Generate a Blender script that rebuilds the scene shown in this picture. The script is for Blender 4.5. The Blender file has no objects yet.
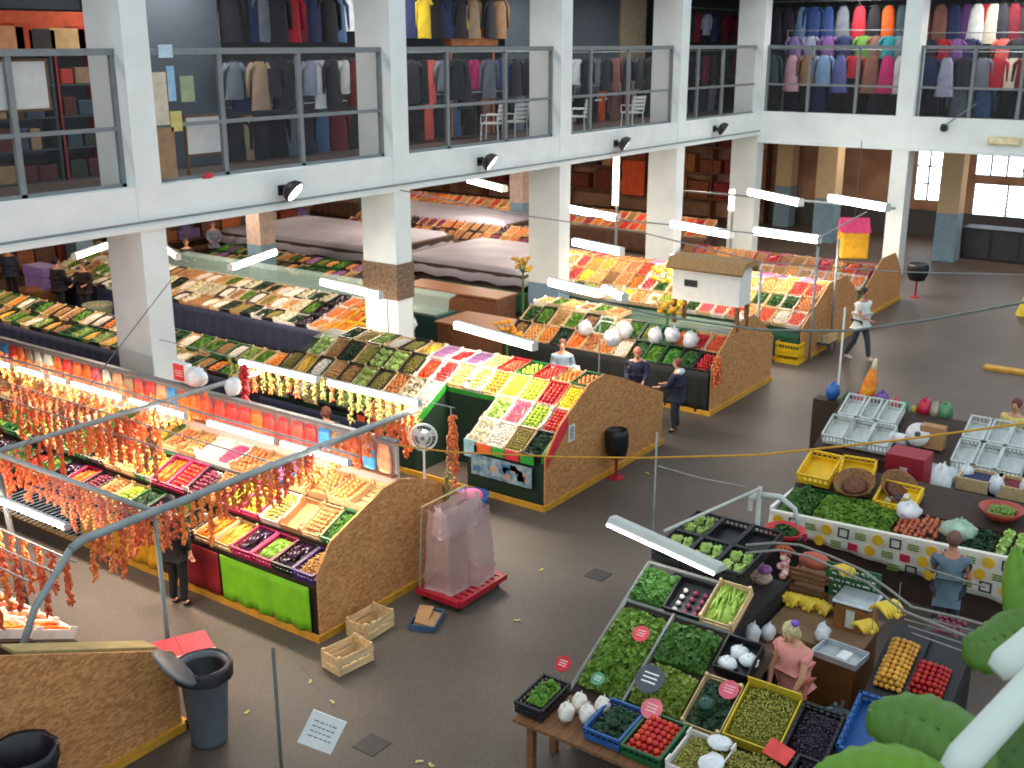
import bpy, math, random
from mathutils import Vector, Matrix, Euler
RN = random.Random(11)
col = bpy.context.scene.collection
PI = math.pi
def rad(a): return math.radians(a)
# ------------------------------------------------------------------ camera
F, PITCH, YAW, HH = 1122.3, .29565, .62137, 7.7
cy, sy, cp, sp = math.cos(YAW), math.sin(YAW), math.cos(PITCH), math.sin(PITCH)
FW = Vector((cy*cp, sy*cp, -sp)); RT = Vector((sy, -cy, 0)); UP = RT.cross(FW)
CAM = Vector((0, 0, HH))
cd = bpy.data.cameras.new('camera'); cam = bpy.data.objects.new('camera', cd); col.objects.link(cam)
mm = Matrix((RT, UP, -FW)).transposed().to_4x4(); mm.translation = CAM; cam.matrix_world = mm
cd.sensor_width = 36; cd.lens = F/1024*36; cd.clip_end = 300; cd.clip_start = .05
cd.dof.use_dof = True; cd.dof.focus_distance = 4.0; cd.dof.aperture_fstop = 7.5      # the phone picture is slightly soft everywhere
bpy.context.scene.camera = cam
def ray(x, y): return FW + RT*((x-512)/F) - UP*((y-384)/F)
def at(x, y, z=0):                       # the spot of height z seen there
    d = ray(x, y); return CAM + d*((z-HH)/d.z)
def yat(px, X, z):                       # how far along a row of known x and height
    lo, hi = -12., 70.
    for _ in range(40):
        m = (lo+hi)/2; v = Vector((X, m, z))-CAM
        w = v.dot(FW); q = 512+F*v.dot(RT)/w if w > 0 else -1e9
        if q > px: lo = m
        else: hi = m
    return lo
# ------------------------------------------------------------------ materials
def lin(c):
    return tuple(((v/255)/12.92 if v/255 <= .04045 else ((v/255+.055)/1.055)**2.4) for v in c)
MC = {}
def mat(name, c, rough=.6, var=.12, scale=6., metal=0., rand=0., alpha=1., emit=0., bump=0., c2=None, stretch=None, trans=0., spec=.5):
    if name in MC: return MC[name]
    m = bpy.data.materials.new(name); m.use_nodes = True; MC[name] = m
    nt = m.node_tree; N = nt.nodes; L = nt.links
    b = N['Principled BSDF']; b.inputs['Roughness'].default_value = rough; b.inputs['Metallic'].default_value = metal
    b.inputs['Specular IOR Level'].default_value = spec
    base = lin(c); other = lin(c2) if c2 else tuple(v*(1-var*2) for v in base)
    tc = N.new('ShaderNodeTexCoord'); no = N.new('ShaderNodeTexNoise'); no.inputs['Scale'].default_value = scale
    no.inputs['Detail'].default_value = 4
    src = tc.outputs['Object']
    if stretch:
        mp = N.new('ShaderNodeMapping'); mp.inputs['Scale'].default_value = stretch; L.new(src, mp.inputs[0]); src = mp.outputs[0]
    L.new(src, no.inputs['Vector'])
    cr = N.new('ShaderNodeValToRGB'); cr.color_ramp.elements[0].position = .35; cr.color_ramp.elements[1].position = .65
    cr.color_ramp.elements[0].color = (*other, 1); cr.color_ramp.elements[1].color = (*base, 1)
    L.new(no.outputs[0], cr.inputs[0]); out = cr.outputs[0]
    if rand:
        oi = N.new('ShaderNodeObjectInfo'); hs = N.new('ShaderNodeHueSaturation')
        m1 = N.new('ShaderNodeMath'); m1.operation = 'MULTIPLY_ADD'; m1.inputs[1].default_value = rand*.1; m1.inputs[2].default_value = .5-rand*.04
        m2 = N.new('ShaderNodeMath'); m2.operation = 'MULTIPLY_ADD'; m2.inputs[1].default_value = rand*2; m2.inputs[2].default_value = 1-rand
        L.new(oi.outputs['Random'], m1.inputs[0]); L.new(oi.outputs['Random'], m2.inputs[0])
        L.new(m1.outputs[0], hs.inputs['Hue']); L.new(m2.outputs[0], hs.inputs['Value']); L.new(out, hs.inputs['Color']); out = hs.outputs[0]
    L.new(out, b.inputs['Base Color'])
    if bump:
        bp = N.new('ShaderNodeBump'); bp.inputs['Strength'].default_value = bump; bp.inputs['Distance'].default_value = .02
        L.new(no.outputs[0], bp.inputs['Height']); L.new(bp.outputs[0], b.inputs['Normal'])
    if alpha < 1: b.inputs['Alpha'].default_value = alpha
    if trans: b.inputs['Transmission Weight'].default_value = trans
    if emit:
        b.inputs['Emission Color'].default_value = (*base, 1); b.inputs['Emission Strength'].default_value = emit
    return m
def osb_mat():
    m = bpy.data.materials.new('chipboard'); m.use_nodes = True; nt = m.node_tree; N = nt.nodes; L = nt.links
    b = N['Principled BSDF']; b.inputs['Roughness'].default_value = .75
    tc = N.new('ShaderNodeTexCoord'); mp = N.new('ShaderNodeMapping'); mp.inputs['Scale'].default_value = (14, 14, 30)
    mp.inputs['Rotation'].default_value = (.3, .5, .2); L.new(tc.outputs['Object'], mp.inputs[0])
    vo = N.new('ShaderNodeTexVoronoi'); vo.inputs['Scale'].default_value = 1.3; L.new(mp.outputs[0], vo.inputs['Vector'])
    no = N.new('ShaderNodeTexNoise'); no.inputs['Scale'].default_value = 2.2; no.inputs['Detail'].default_value = 5; L.new(tc.outputs['Object'], no.inputs['Vector'])
    cr = N.new('ShaderNodeValToRGB'); cr.color_ramp.elements[0].color = (*lin((170, 112, 62)), 1); cr.color_ramp.elements[1].color = (*lin((214, 156, 96)), 1)
    rg = N.new('ShaderNodeSeparateColor'); L.new(vo.outputs['Color'], rg.inputs[0]); L.new(rg.outputs[0], cr.inputs[0])
    mx = N.new('ShaderNodeMix'); mx.data_type = 'RGBA'; mx.blend_type = 'MULTIPLY'; mx.inputs[0].default_value = .6
    L.new(cr.outputs[0], mx.inputs[6]); L.new(no.outputs[1], mx.inputs[7])
    mx2 = N.new('ShaderNodeMix'); mx2.data_type = 'RGBA'; mx2.inputs[0].default_value = .35
    L.new(cr.outputs[0], mx2.inputs[6]); L.new(mx.outputs[2], mx2.inputs[7]); L.new(mx2.outputs[2], b.inputs['Base Color'])
    return m
OSB = osb_mat()
def floor_mat():
    m = bpy.data.materials.new('hall_floor'); m.use_nodes = True; nt = m.node_tree; N = nt.nodes; L = nt.links
    b = N['Principled BSDF']; b.inputs['Roughness'].default_value = .5; b.inputs['Specular IOR Level'].default_value = .25
    tc = N.new('ShaderNodeTexCoord')
    n1 = N.new('ShaderNodeTexNoise'); n1.inputs['Scale'].default_value = .35; n1.inputs['Detail'].default_value = 5; L.new(tc.outputs['Object'], n1.inputs['Vector'])
    n2 = N.new('ShaderNodeTexNoise'); n2.inputs['Scale'].default_value = 30; n2.inputs['Detail'].default_value = 3; L.new(tc.outputs['Object'], n2.inputs['Vector'])
    br = N.new('ShaderNodeTexBrick'); br.inputs['Scale'].default_value = 4.5; br.inputs['Mortar Size'].default_value = .012
    br.inputs['Color1'].default_value = (1, 1, 1, 1); br.inputs['Color2'].default_value = (.9, .9, .9, 1); br.inputs['Mortar'].default_value = (.62, .62, .62, 1)
    L.new(tc.outputs['Object'], br.inputs['Vector'])
    cr = N.new('ShaderNodeValToRGB'); cr.color_ramp.elements[0].position = .3; cr.color_ramp.elements[1].position = .7
    cr.color_ramp.elements[0].color = (*lin((76, 67, 61)), 1); cr.color_ramp.elements[1].color = (*lin((98, 88, 80)), 1); L.new(n1.outputs[0], cr.inputs[0])
    a = N.new('ShaderNodeMix'); a.data_type = 'RGBA'; a.blend_type = 'MULTIPLY'; a.inputs[0].default_value = 1
    L.new(cr.outputs[0], a.inputs[6]); L.new(br.outputs[0], a.inputs[7])
    c = N.new('ShaderNodeMix'); c.data_type = 'RGBA'; c.blend_type = 'OVERLAY'; c.inputs[0].default_value = .35
    L.new(a.outputs[2], c.inputs[6]); L.new(n2.outputs[0], c.inputs[7]); L.new(c.outputs[2], b.inputs['Base Color'])
    return m
def mesh_mat(name, c, hole=.5, rough=.6):         # woven wire or netting: solid threads, open cells
    m = bpy.data.materials.new(name); m.use_nodes = True; nt = m.node_tree; N = nt.nodes; L = nt.links
    b = N['Principled BSDF']; b.inputs['Base Color'].default_value = (*lin(c), 1); b.inputs['Roughness'].default_value = rough
    tr = N.new('ShaderNodeBsdfTransparent'); mx = N.new('ShaderNodeMixShader')
    mx.inputs[0].default_value = 1-hole
    L.new(tr.outputs[0], mx.inputs[1]); L.new(b.outputs[0], mx.inputs[2]); L.new(mx.outputs[0], N['Material Output'].inputs[0])
    return m
# ------------------------------------------------------------------ mesh builder
class MB:
    def __init__(s): s.v = []; s.f = []; s.mi = []; s.cur = 0
    def add(s, vs, fs, M=None):
        o = len(s.v)
        s.v += [(M @ Vector(p)) if M else Vector(p) for p in vs]
        s.f += [tuple(i+o for i in f) for f in fs]; s.mi += [s.cur]*len(fs); return s
    def box(s, a, b, M=None):
        (x0, y0, z0), (x1, y1, z1) = a, b
        return s.add([(x0,y0,z0),(x1,y0,z0),(x1,y1,z0),(x0,y1,z0),(x0,y0,z1),(x1,y0,z1),(x1,y1,z1),(x0,y1,z1)],
              [(0,3,2,1),(4,5,6,7),(0,1,5,4),(1,2,6,5),(2,3,7,6),(3,0,4,7)], M)
    def cbox(s, c, d, M=None):
        return s.box([c[i]-d[i]/2 for i in range(3)], [c[i]+d[i]/2 for i in range(3)], M)
    def path(s, pts, r, n=8, M=None, cap=True):
        pts = [Vector(p) for p in pts]; rs = r if isinstance(r, (list, tuple)) else [r]*len(pts)
        vs = []; fs = []
        d0 = (pts[1]-pts[0]).normalized(); a = d0.orthogonal().normalized()
        for i, p in enumerate(pts):
            d = (pts[min(i+1, len(pts)-1)]-pts[max(i-1, 0)])
            d = d.normalized() if d.length > 1e-9 else d0
            a = (a-d*a.dot(d)); a = a.normalized() if a.length > 1e-6 else d.orthogonal().normalized()
            b = d.cross(a)
            for k in range(n):
                t = 2*PI*k/n; vs.append(p+(a*math.cos(t)+b*math.sin(t))*rs[i])
        for i in range(len(pts)-1):
            for k in range(n):
                k2 = (k+1) % n; fs.append((i*n+k, i*n+k2, (i+1)*n+k2, (i+1)*n+k))
        if cap: fs.append(tuple(range(n-1, -1, -1))); fs.append(tuple(range((len(pts)-1)*n, len(pts)*n)))
        return s.add(vs, fs, M)
    def sph(s, c, r, sc=(1,1,1), n=8, m=5, M=None, rot=None):
        vs = [(0,0,1)]; fs = []
        for j in range(1, m):
            t = PI*j/m
            for k in range(n): p = 2*PI*k/n; vs.append((math.sin(t)*math.cos(p), math.sin(t)*math.sin(p), math.cos(t)))
        vs.append((0,0,-1))
        for k in range(n): fs.append((0, 1+k, 1+(k+1) % n)); fs.append((len(vs)-1, len(vs)-1-n+(k+1) % n, len(vs)-1-n+k))
        for j in range(m-2):
            for k in range(n): a = 1+j*n; fs.append((a+k, a+n+k, a+n+(k+1) % n, a+(k+1) % n))
        T = Matrix.Translation(c) @ (rot.to_matrix().to_4x4() if rot else Matrix()) @ Matrix.Diagonal((r*sc[0], r*sc[1], r*sc[2], 1))
        return s.add(vs, fs, (M @ T) if M else T)
    def lathe(s, prof, n=16, M=None):
        vs = []; fs = []
        for (r, z) in prof:
            for k in range(n): t = 2*PI*k/n; vs.append((r*math.cos(t), r*math.sin(t), z))
        for i in range(len(prof)-1):
            for k in range(n): fs.append((i*n+k, i*n+(k+1) % n, (i+1)*n+(k+1) % n, (i+1)*n+k))
        return s.add(vs, fs, M)
    def prism(s, poly, y0, y1, M=None):     # poly in x,z, swept along y
        n = len(poly); vs = [(x, y0, z) for x, z in poly]+[(x, y1, z) for x, z in poly]
        fs = [tuple(range(n)), tuple(range(2*n-1, n-1, -1))]+[(i, i+n, (i+1) % n+n, (i+1) % n) for i in range(n)]
        return s.add(vs, fs, M)
    def build(s, name, m, parent=None, smooth=False, data_only=False):
        me = bpy.data.meshes.new(name); me.from_pydata([tuple(p) for p in s.v], [], s.f); me.validate()
        ms = m if isinstance(m, (list, tuple)) else [m]
        for x in ms: me.materials.append(x)
        if len(ms) > 1: me.polygons.foreach_set('material_index', s.mi)
        if smooth: me.polygons.foreach_set('use_smooth', [True]*len(me.polygons))
        me.update()
        if data_only: return me
        return link(name, me, parent)
def link(name, me, parent=None):
    o = bpy.data.objects.new(name, me); col.objects.link(o)
    if parent: o.parent = parent
    return o
def tag(o, label, cat, group=None, kind=None):
    o['label'] = label; o['category'] = cat
    if group: o['group'] = group
    if kind: o['kind'] = kind
    return o
def thing(name, label, cat, loc=(0,0,0), rz=0, group=None):
    o = bpy.data.objects.new(name, None); col.objects.link(o); o.location = loc; o.rotation_euler = (0, 0, rz); o.empty_display_size = .1
    return tag(o, label, cat, group)
def struct(name, mb, m, **k):
    o = mb.build(name, m, **k); o['kind'] = 'structure'; return o
def dup(root, loc=None, rot=None, label=None, group=None, scale=None):
    c = root.copy(); col.objects.link(c)
    if loc is not None: c.location = loc
    if rot is not None: c.rotation_euler = rot
    if scale is not None: c.scale = scale
    if label: c['label'] = label
    if group: c['group'] = group
    for ch in root.children:
        d = ch.copy(); col.objects.link(d); d.parent = c
        for g in ch.children:
            e = g.copy(); col.objects.link(e); e.parent = d
    return c
ORD = 'first second third fourth fifth sixth seventh eighth ninth tenth eleventh twelfth thirteenth fourteenth fifteenth sixteenth seventeenth eighteenth nineteenth twentieth twenty-first twenty-second twenty-third twenty-fourth twenty-fifth'.split()
def bevel(o, w=.01, n=2):
    b = o.modifiers.new('bevel', 'BEVEL'); b.width = w; b.segments = n; b.limit_method = 'ANGLE'; return o
# palette
WHITE = mat('white_paint', (226, 232, 230), .7, .04, 1.5)
GREYP = mat('grey_paint', (120, 126, 128), .5, .08)
DGREY = mat('dark_grey_metal', (70, 76, 78), .45, .1)
STEEL = mat('galvanised_steel', (150, 158, 160), .45, .1, metal=.3)
BLACK = mat('black_plastic', (22, 22, 25), .45, .2)
WOODL = mat('pale_wood', (214, 184, 136), .7, .15, 3, stretch=(1, 8, 8))
WOODB = mat('brown_wood', (130, 88, 52), .7, .2, 3, stretch=(1, 8, 8))
YELB = mat('yellow_painted_board', (206, 150, 44), .6, .12)
CARD = mat('cardboard', (176, 132, 88), .85, .1)
PLW = mat('white_plastic', (230, 232, 230), .4, .05)
# ------------------------------------------------------------------ the building
YF, XW = 16.6, 38.33
PER = 6.67
struct('floor', MB().box((-12, -25, -.2), (60, 60, 0)), floor_mat())
CX = [5.4, 12.07, 18.73, 25.38, 32.06]
WARMW = mat('brown_back_wall', (158, 120, 94), .8, .2, .8, c2=(122, 88, 68))
COLW = WHITE
for i, x in enumerate(CX+[XW-.1]):
    d = 1.0
    struct('column', MB().box((x, YF, 0), (x+.53, YF+d, 12.)), COLW)
struct('column', MB().box((XW, 11.3, 0), (XW+.7, 11.85, 12.)), COLW)
struct('column', MB().box((XW, 6.1, 0), (XW+.7, 6.65, 12.)), COLW)
struct('column', MB().box((XW, .8, 0), (XW+.7, 1.35, 12.)), COLW)
# gallery beams and floors
CONC = mat('gallery_underside', (150, 128, 112), .8, .1)
GF = mat('gallery_floor_tiles', (96, 84, 78), .5, .15)
struct('trim_1', MB().box((-9, YF+.02, 4.62), (XW+.3, YF+.4, 5.3)).box((-9, YF-.05, 4.55), (XW+.02, YF+.3, 4.64)), WHITE)
struct('trim_2', MB().box((XW+.02, -12, 4.3), (XW+.4, YF+.3, 5.36)).box((XW-.05, -12, 4.27), (XW+.3, YF+.1, 4.34)), WHITE)
struct('floor_gallery', MB().box((-9, YF+.4, 4.7), (XW+12, 27, 5.2)).box((XW+.4, -12, 4.7), (XW+12, YF+.4, 5.2)), GF)
struct('ceiling', MB().box((-9, YF+.1, 9.4), (XW+12, 27, 9.6)).box((XW+.1, -12, 9.4), (XW+12, YF+.4, 9.6)), CONC)
GW = mat('gallery_wall_grey', (88, 92, 98), .8, .08)
struct('wall_gallery_back', MB().box((-9, 24, 5.2), (XW+8, 24.2, 9.4)), GW)
struct('wall_gallery_right', MB().box((XW+6, -12, 5.2), (XW+6.2, 24, 9.4)), GW)
# back walls of the market under the gallery
struct('wall_back', MB().box((-9, 40, 0), (62, 40.3, 4.7)), WARMW)
struct('ceiling_lower', MB().box((-9, 27, 4.7), (62, 40.3, 5.0)), CONC)
WX = 47.5
# right ground wall with openings
wm = MB(); wins = []
ya = lambda px, z, X=WX: yat(px, X, z)
def zrow(px, py, X=WX):
    d = ray(px, py); return HH+d.z*(X/d.x)
W1 = (yat(943, WX, 3), yat(917, WX, 3), zrow(930, 201), zrow(930, 149))
W2 = (yat(1042, WX, 3.5), yat(977, WX, 3.5), zrow(990, 176), zrow(990, 155))
W3 = (yat(1042, WX, 1.8), yat(973, WX, 1.8), zrow(990, 226), zrow(990, 184))
def wallx(mb, X, y0, y1, z0, z1, holes):
    ys = sorted({y0, y1, *[h[0] for h in holes], *[h[1] for h in holes]}); zs = sorted({z0, z1, *[h[2] for h in holes], *[h[3] for h in holes]})
    for a, b in zip(ys, ys[1:]):
        for c, d in zip(zs, zs[1:]):
            m = ((a+b)/2, (c+d)/2)
            if not any(h[0] < m[0] < h[1] and h[2] < m[1] < h[3] for h in holes): mb.box((X, a, c), (X+.25, b, d))
wallx(wm, WX, -12, 40, 0, 4.7, [W1, W2, W3])
struct('wall_right', wm, WARMW)
GLOW = mat('daylit_frosted_glass', (225, 240, 255), .5, 0, emit=5)
WFR = mat('window_frame_paint', (150, 165, 170), .5, .1)
for i, (w, nx, nz) in enumerate([(W1, 2, 3), (W2, 4, 1), (W3, 2, 1)]):
    g = struct('window_%d' % (i+1), MB().box((WX+.12, w[0], w[2]), (WX+.14, w[1], w[3])), GLOW)
    f = MB()
    for k in range(nx+1):
        y = w[0]+(w[1]-w[0])*k/nx; f.box((WX+.02, y-.035, w[2]), (WX+.12, y+.035, w[3]))
    for k in range(nz+1):
        z = w[2]+(w[3]-w[2])*k/nz; f.box((WX+.02, w[0], z-.03), (WX+.12, w[1], z+.03))
    if i == 2:
        for k in range(11):
            z = w[2]+(w[3]-w[2])*k/11; f.box((WX+.05, w[0], z), (WX+.11, w[1], z+.035))
    f.build('window_frame', WFR, g)
struct('baseboard_right', MB().box((WX-.03, -12, 0), (WX, 20, 1.1)), mat('dark_dado', (60, 58, 60), .6))
# rear columns, blue dado below, cream above
CREAM = mat('cream_paint', (196, 172, 134), .7, .05)
BLUD = mat('blue_dado_paint', (120, 150, 168), .6, .08)
for i, (x, y, w) in enumerate([(42.3, 10.5, .75), (43.7, 15.6, .8), (46.6, 18.6, .7), (23.2, 26.05, .6), (21.2, 32.6, .6), (35.6, 25, .6), (42.0, 22.0, .6), (28.9, 33, .6), (35.6, 33, .6)]):
    struct('column', MB().box((x, y, 1.75), (x+w, y+w, 4.7)), CREAM if i < 3 else mat('column_pinkish', (196, 172, 160), .7))
    struct('column_dado', MB().box((x-.005, y-.005, 0), (x+w+.005, y+w+.005, 1.75)), BLUD)
# blue dado on two front columns
for i, x in ((2, CX[3]),):
    struct('trim_3', MB().box((x-.006, YF-.006, 0), (x+.536, YF+1.006, 1.3)), BLUD)
# ------------------------------------------------------------------ gallery screens
MESH = mesh_mat('wire_mesh', (58, 64, 66), .9)
def screen(a, b, axis, base, posts, label):
    t = thing('safety_screen', label, 'railing', (0,0,0), 0, None)
    z0, z1 = 5.3, 7.6
    def P(s, d, z): return (s, base+d, z) if axis == 'x' else (base+d, s, z)
    def bx(mb, s0, s1, za, zb, h=.04):
        p, q = P(s0, -h, za), P(s1, h, zb); mb.box([min(p[i], q[i]) for i in range(3)], [max(p[i], q[i]) for i in range(3)])
    f = MB(); bx(f, a, b, z1-.11, z1, .05); bx(f, a, b, z0, z0+.06); bx(f, a, a+.08, z0, z1); bx(f, b-.08, b, z0, z1)
    f.build('frame', GREYP, t)
    m = MB(); bx(m, a, b, 6.25, 6.32, .03); m.build('mid_rail', GREYP, t)
    for s in posts:
        m = MB(); bx(m, s-.05, s+.05, z0, z1); m.build('post', GREYP, t)
    m = MB(); bx(m, a+.08, b-.08, z0+.06, z1-.1, .004); m.build('mesh_panel', MESH, t)
    return t
def xat(px, Y, z):
    lo, hi = .5, 70.
    for _ in range(40):
        m = (lo+hi)/2; v = Vector((m, Y, z))-CAM; q = 512+F*v.dot(RT)/v.dot(FW) if v.dot(FW) > .01 else -1e9
        if q < px: lo = m
        else: hi = m
    return lo
SY = YF+.3; SX = XW+.3
names = ['wire mesh railing screen left of the first white column', 'wire mesh railing screen between first and second white columns',
 'wire mesh railing screen between second and third white columns', 'wire mesh railing screen between third and fourth white columns', 'short looking wire mesh railing screen beside the corner column']
pp = [[15], [222, 300], [447, 505], [590, 628], [697, 722]]
for i in range(5):
    a = CX[i]+.53; b = (CX+[XW])[i+1]
    screen(a, b, 'x', SY, [xat(p, SY, 6.4) for p in pp[i] if a < xat(p, SY, 6.4) < b], names[i])
screen(11.85, YF, 'y', SX, [yat(p, SX, 6.4) for p in (809, 857)], 'wire mesh railing screen on right facade beside the corner column')
screen(6.65, 11.3, 'y', SX, [yat(p, SX, 6.4) for p in (972, 1021)], 'wire mesh railing screen at far right in front of hanging clothes')
# floodlights on the beam
FL = mat('floodlight_glass', (250, 252, 255), .3, 0, emit=5)
for k, (px, py, w) in enumerate([(292, 191, 'first'), (489, 162, 'second'), (624, 144, 'third'), (722, 129, 'fourth')]):
    x = xat(px, YF-.25, 4.95); d = ray(px, py); z = HH+d.z*((YF-.25)/d.y)
    t = thing('floodlight', 'black domed floodlight on the white gallery beam, %s from the left' % w, 'floodlight', (x, YF, z), 0)
    MB().box((-.04, -.12, -.04), (.04, .03, .04)).box((-.12, 0, -.1), (.12, .03, .1)).build('bracket', BLACK, t)
    h = MB().lathe([(0, .17), (.12, .16), (.22, .1), (.27, .0), (.26, -.05)], 16, Matrix.Translation((0, -.3, 0)) @ Euler((rad(-55), 0, rad(25))).to_matrix().to_4x4() @ Matrix.Diagonal((1.15, .8, 1, 1)))
    o = h.build('hood', BLACK, t, True); s = o.modifiers.new('s', 'SOLIDIFY'); s.thickness = .01
    MB().lathe([(0, -.03), (.24, -.03), (.24, -.045), (0, -.045)], 16, Matrix.Translation((0, -.3, 0)) @ Euler((rad(-55), 0, rad(25))).to_matrix().to_4x4() @ Matrix.Diagonal((1.15, .8, 1, 1))).build('lens', FL, t)
o = MB(); [o.sph((.05*k-.08, 0, .03*(k % 2)), .05, n=7, m=5) for k in range(4)]; o = o.build('red_flower', mat('red_flower', (206, 40, 60), .6), None, True); o.location = (xat(214, YF-.05, 5.3), YF+.1, 5.33); tag(o, 'small red flower lying on the left beam edge', 'flower')
# emergency light, cable and small spotlight on the right beam
y = yat(1005, XW-.05, 4.9)
t = thing('emergency_light', 'cream emergency light box on the right white beam', 'light', (XW+.02, y, zrow(1005, 141, XW)), 0)
bevel(MB().box((-.12, -.5, -.13), (0, .5, .13)).build('housing', mat('cream_plastic', (226, 208, 160), .5), t), .03)
MB().box((-.14, -.42, -.08), (-.119, .42, .08)).build('diffuser', mat('cream_diffuser', (240, 226, 184), .4), t)
y = yat(943, XW-.2, 5)
t = thing('spotlight', 'small dark spotlight on the right beam right of the column', 'light', (XW+.02, y, zrow(943, 127, XW-.2)), 0)
MB().path([(0, 0, 0), (-.15, 0, 0), (-.2, -.1, .1), (-.1, -.9, .75)], .02).build('arm', GREYP, t)
MB().lathe([(0, .1), (.07, .1), (.13, -.1), (0, -.1)], 12, Matrix.Translation((-.2, 0, 0)) @ Euler((0, rad(-60), 0)).to_matrix().to_4x4()).build('lamp_head', BLACK, t, True)
# conduit along the left beam
tag(MB().path([(-9, YF-.08, 4.7), (4, YF-.09, 4.69), (12, YF-.08, 4.71), (25, YF-.09, 4.69), (XW-.2, YF-.08, 4.7)], .022).build('conduit', GREYP), 'thin grey conduit running along the lower edge of left beam', 'pipe')
tag(MB().path([(12.6, YF-.02, 3.6), (9, 14, 2.9), (7, 12.6, 2.8)], .008).build('thin_cable', DGREY), 'thin dark cable slung from the first column over peppers', 'cable')
# ------------------------------------------------------------------ upper gallery: clothes and stands
def garment_mesh(kind, v):
    r = random.Random(v*7+len(kind)); mb = MB()
    L = {'dress': 1.25, 'shirt': .75, 'coat': 1.0, 'trousers': 1.05}[kind]; W = {'dress': .24, 'shirt': .25, 'coat': .27, 'trousers': .2}[kind]
    n, rows = 14, 8
    def ring(t):
        if kind == 'trousers': return W*(1-.05*t), .05+.02*t
        if t < .12: return W*(.45+.55*t/.12), .05
        if kind == 'dress': return W*(.82+.5*t), .06+.05*t
        return W*(.9+.15*t), .07
    vs = []; fs = []
    for i in range(rows+1):
        t = i/rows; a, b = ring(t)
        for k in range(n):
            th = 2*PI*k/n; f = 1+.12*math.sin(th*5+v)*t+.06*r.uniform(-1, 1)*t
            vs.append((b*f*math.sin(th), a*f*math.cos(th), -t*L+.01*r.uniform(-1, 1)))
    for i in range(rows):
        for k in range(n): fs.append((i*n+k, i*n+(k+1) % n, (i+1)*n+(k+1) % n, (i+1)*n+k))
    mb.add(vs, fs); mb.add(vs[:n], [tuple(range(n))])
    if kind in ('shirt', 'coat'):
        for s in (-1, 1):
            mb.path([(0, s*W*.7, -.05), (.01, s*(W+.07), -.18), (.02, s*(W+.1), -L*.72)], [.07, .065, .045], 7)
    return mb.build(kind, [FAB0], data_only=True, smooth=True)
FAB0 = mat('cloth', (120, 120, 120), .85)
HANG = MB().path([(0, 0, .16), (.0, .03, .2), (0, .06, .17), (0, .02, .1), (0, 0, .05)], .006, 5).path([(0, -.22, -.03), (0, 0, .05), (0, .22, -.03)], .008, 5).build('hanger', DGREY, data_only=True)
GM = {}
def garment(kind, c, X, Y, z, rz, label, group, sc=1.):
    k = (kind, RN.randrange(3))
    if k not in GM: GM[k] = garment_mesh(*k)
    o = bpy.data.objects.new(kind, GM[k]); col.objects.link(o); o.location = (X, Y, z); o.rotation_euler = (0, 0, rz+RN.uniform(-.15, .15)); o.scale = (sc, sc, sc)
    o.material_slots[0].link = 'OBJECT'; o.material_slots[0].material = mat('cloth_%d_%d_%d' % c, c, .85, .12, 4)
    tag(o, label, {'dress': 'dress', 'shirt': 'shirt', 'coat': 'coat', 'trousers': 'trousers'}[kind], group)
    h = link('hanger', HANG, o); return o
CN = {'pink': (222, 170, 186), 'teal': (60, 84, 96), 'tan': (150, 116, 84), 'light blue': (122, 154, 190), 'blue violet': (92, 96, 156), 'red': (176, 34, 50), 'brown': (136, 92, 80), 'magenta': (190, 40, 110),
 'white floral': (196, 190, 188), 'dark': (44, 44, 54), 'blue': (46, 74, 132), 'grey': (110, 118, 130), 'purple': (84, 50, 106), 'orange': (232, 96, 30), 'lilac': (140, 122, 172), 'pale blue': (160, 164, 190), 'violet': (124, 84, 150),
 'green': (96, 150, 60), 'turquoise': (40, 140, 150), 'navy': (38, 48, 88), 'cream': (216, 206, 186), 'maroon': (110, 24, 40), 'white': (220, 222, 222), 'coral': (214, 96, 84), 'yellow': (220, 190, 50), 'black': (26, 26, 30), 'beige': (170, 146, 120), 'denim blue': (70, 100, 140)}
def rail_of(pts, axis, base, z, y_or, kind, where, gname, dz=0.):
    # pts: list of (px, colour[, kind]); the rail itself is one thing
    s = []
    for p in pts:
        px, cn = p[0], p[1]; kd = p[2] if len(p) > 2 else kind
        if axis == 'y': yy = yat(px, base, z-.4); garment(kd, CN[cn], base+RN.uniform(-.05, .05), yy, z-.2, 0, '%s %s hanging %s, %s' % (cn, kd, where, nth(gname, px)), gname); s.append(yy)
        else: xx = xat(px, base, z-.4); garment(kd, CN[cn], xx, base+RN.uniform(-.05, .05), z-.2, PI/2, '%s %s hanging %s, %s' % (cn, kd, where, nth(gname, px)), gname); s.append(xx)
    a, b = min(s)-.3, max(s)+.3; hgt = 5.2
    t = thing('clothes_rail', 'steel clothes rail carrying %s' % gname, 'clothes rail', (0, 0, 0))
    Pp = (lambda q, zz: (base, q, zz)) if axis == 'y' else (lambda q, zz: (q, base, zz))
    MB().path([Pp(a, z), Pp(b, z)], .018, 6).build('bar', STEEL, t)
    for q in (a, b): MB().path([Pp(q, hgt), Pp(q, z)], .018, 6).build('post', STEEL, t)
NTH = {}
def nth(g, px):
    NTH[g] = NTH.get(g, 0)+1; return '%s from the left' % ORD[NTH[g]-1]
B5 = XW+1.7
rail_of([(772, 'teal'), (792, 'pink', 'dress'), (808, 'tan'), (824, 'light blue'), (841, 'blue violet', 'dress'), (855, 'red', 'shirt'), (872, 'brown', 'dress'), (888, 'magenta', 'dress'), (901, 'white floral', 'dress')], 'y', B5, 7.45, 0, 'coat', 'on the lower rail beside corner column', 'lower garments beside the corner column')
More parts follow.
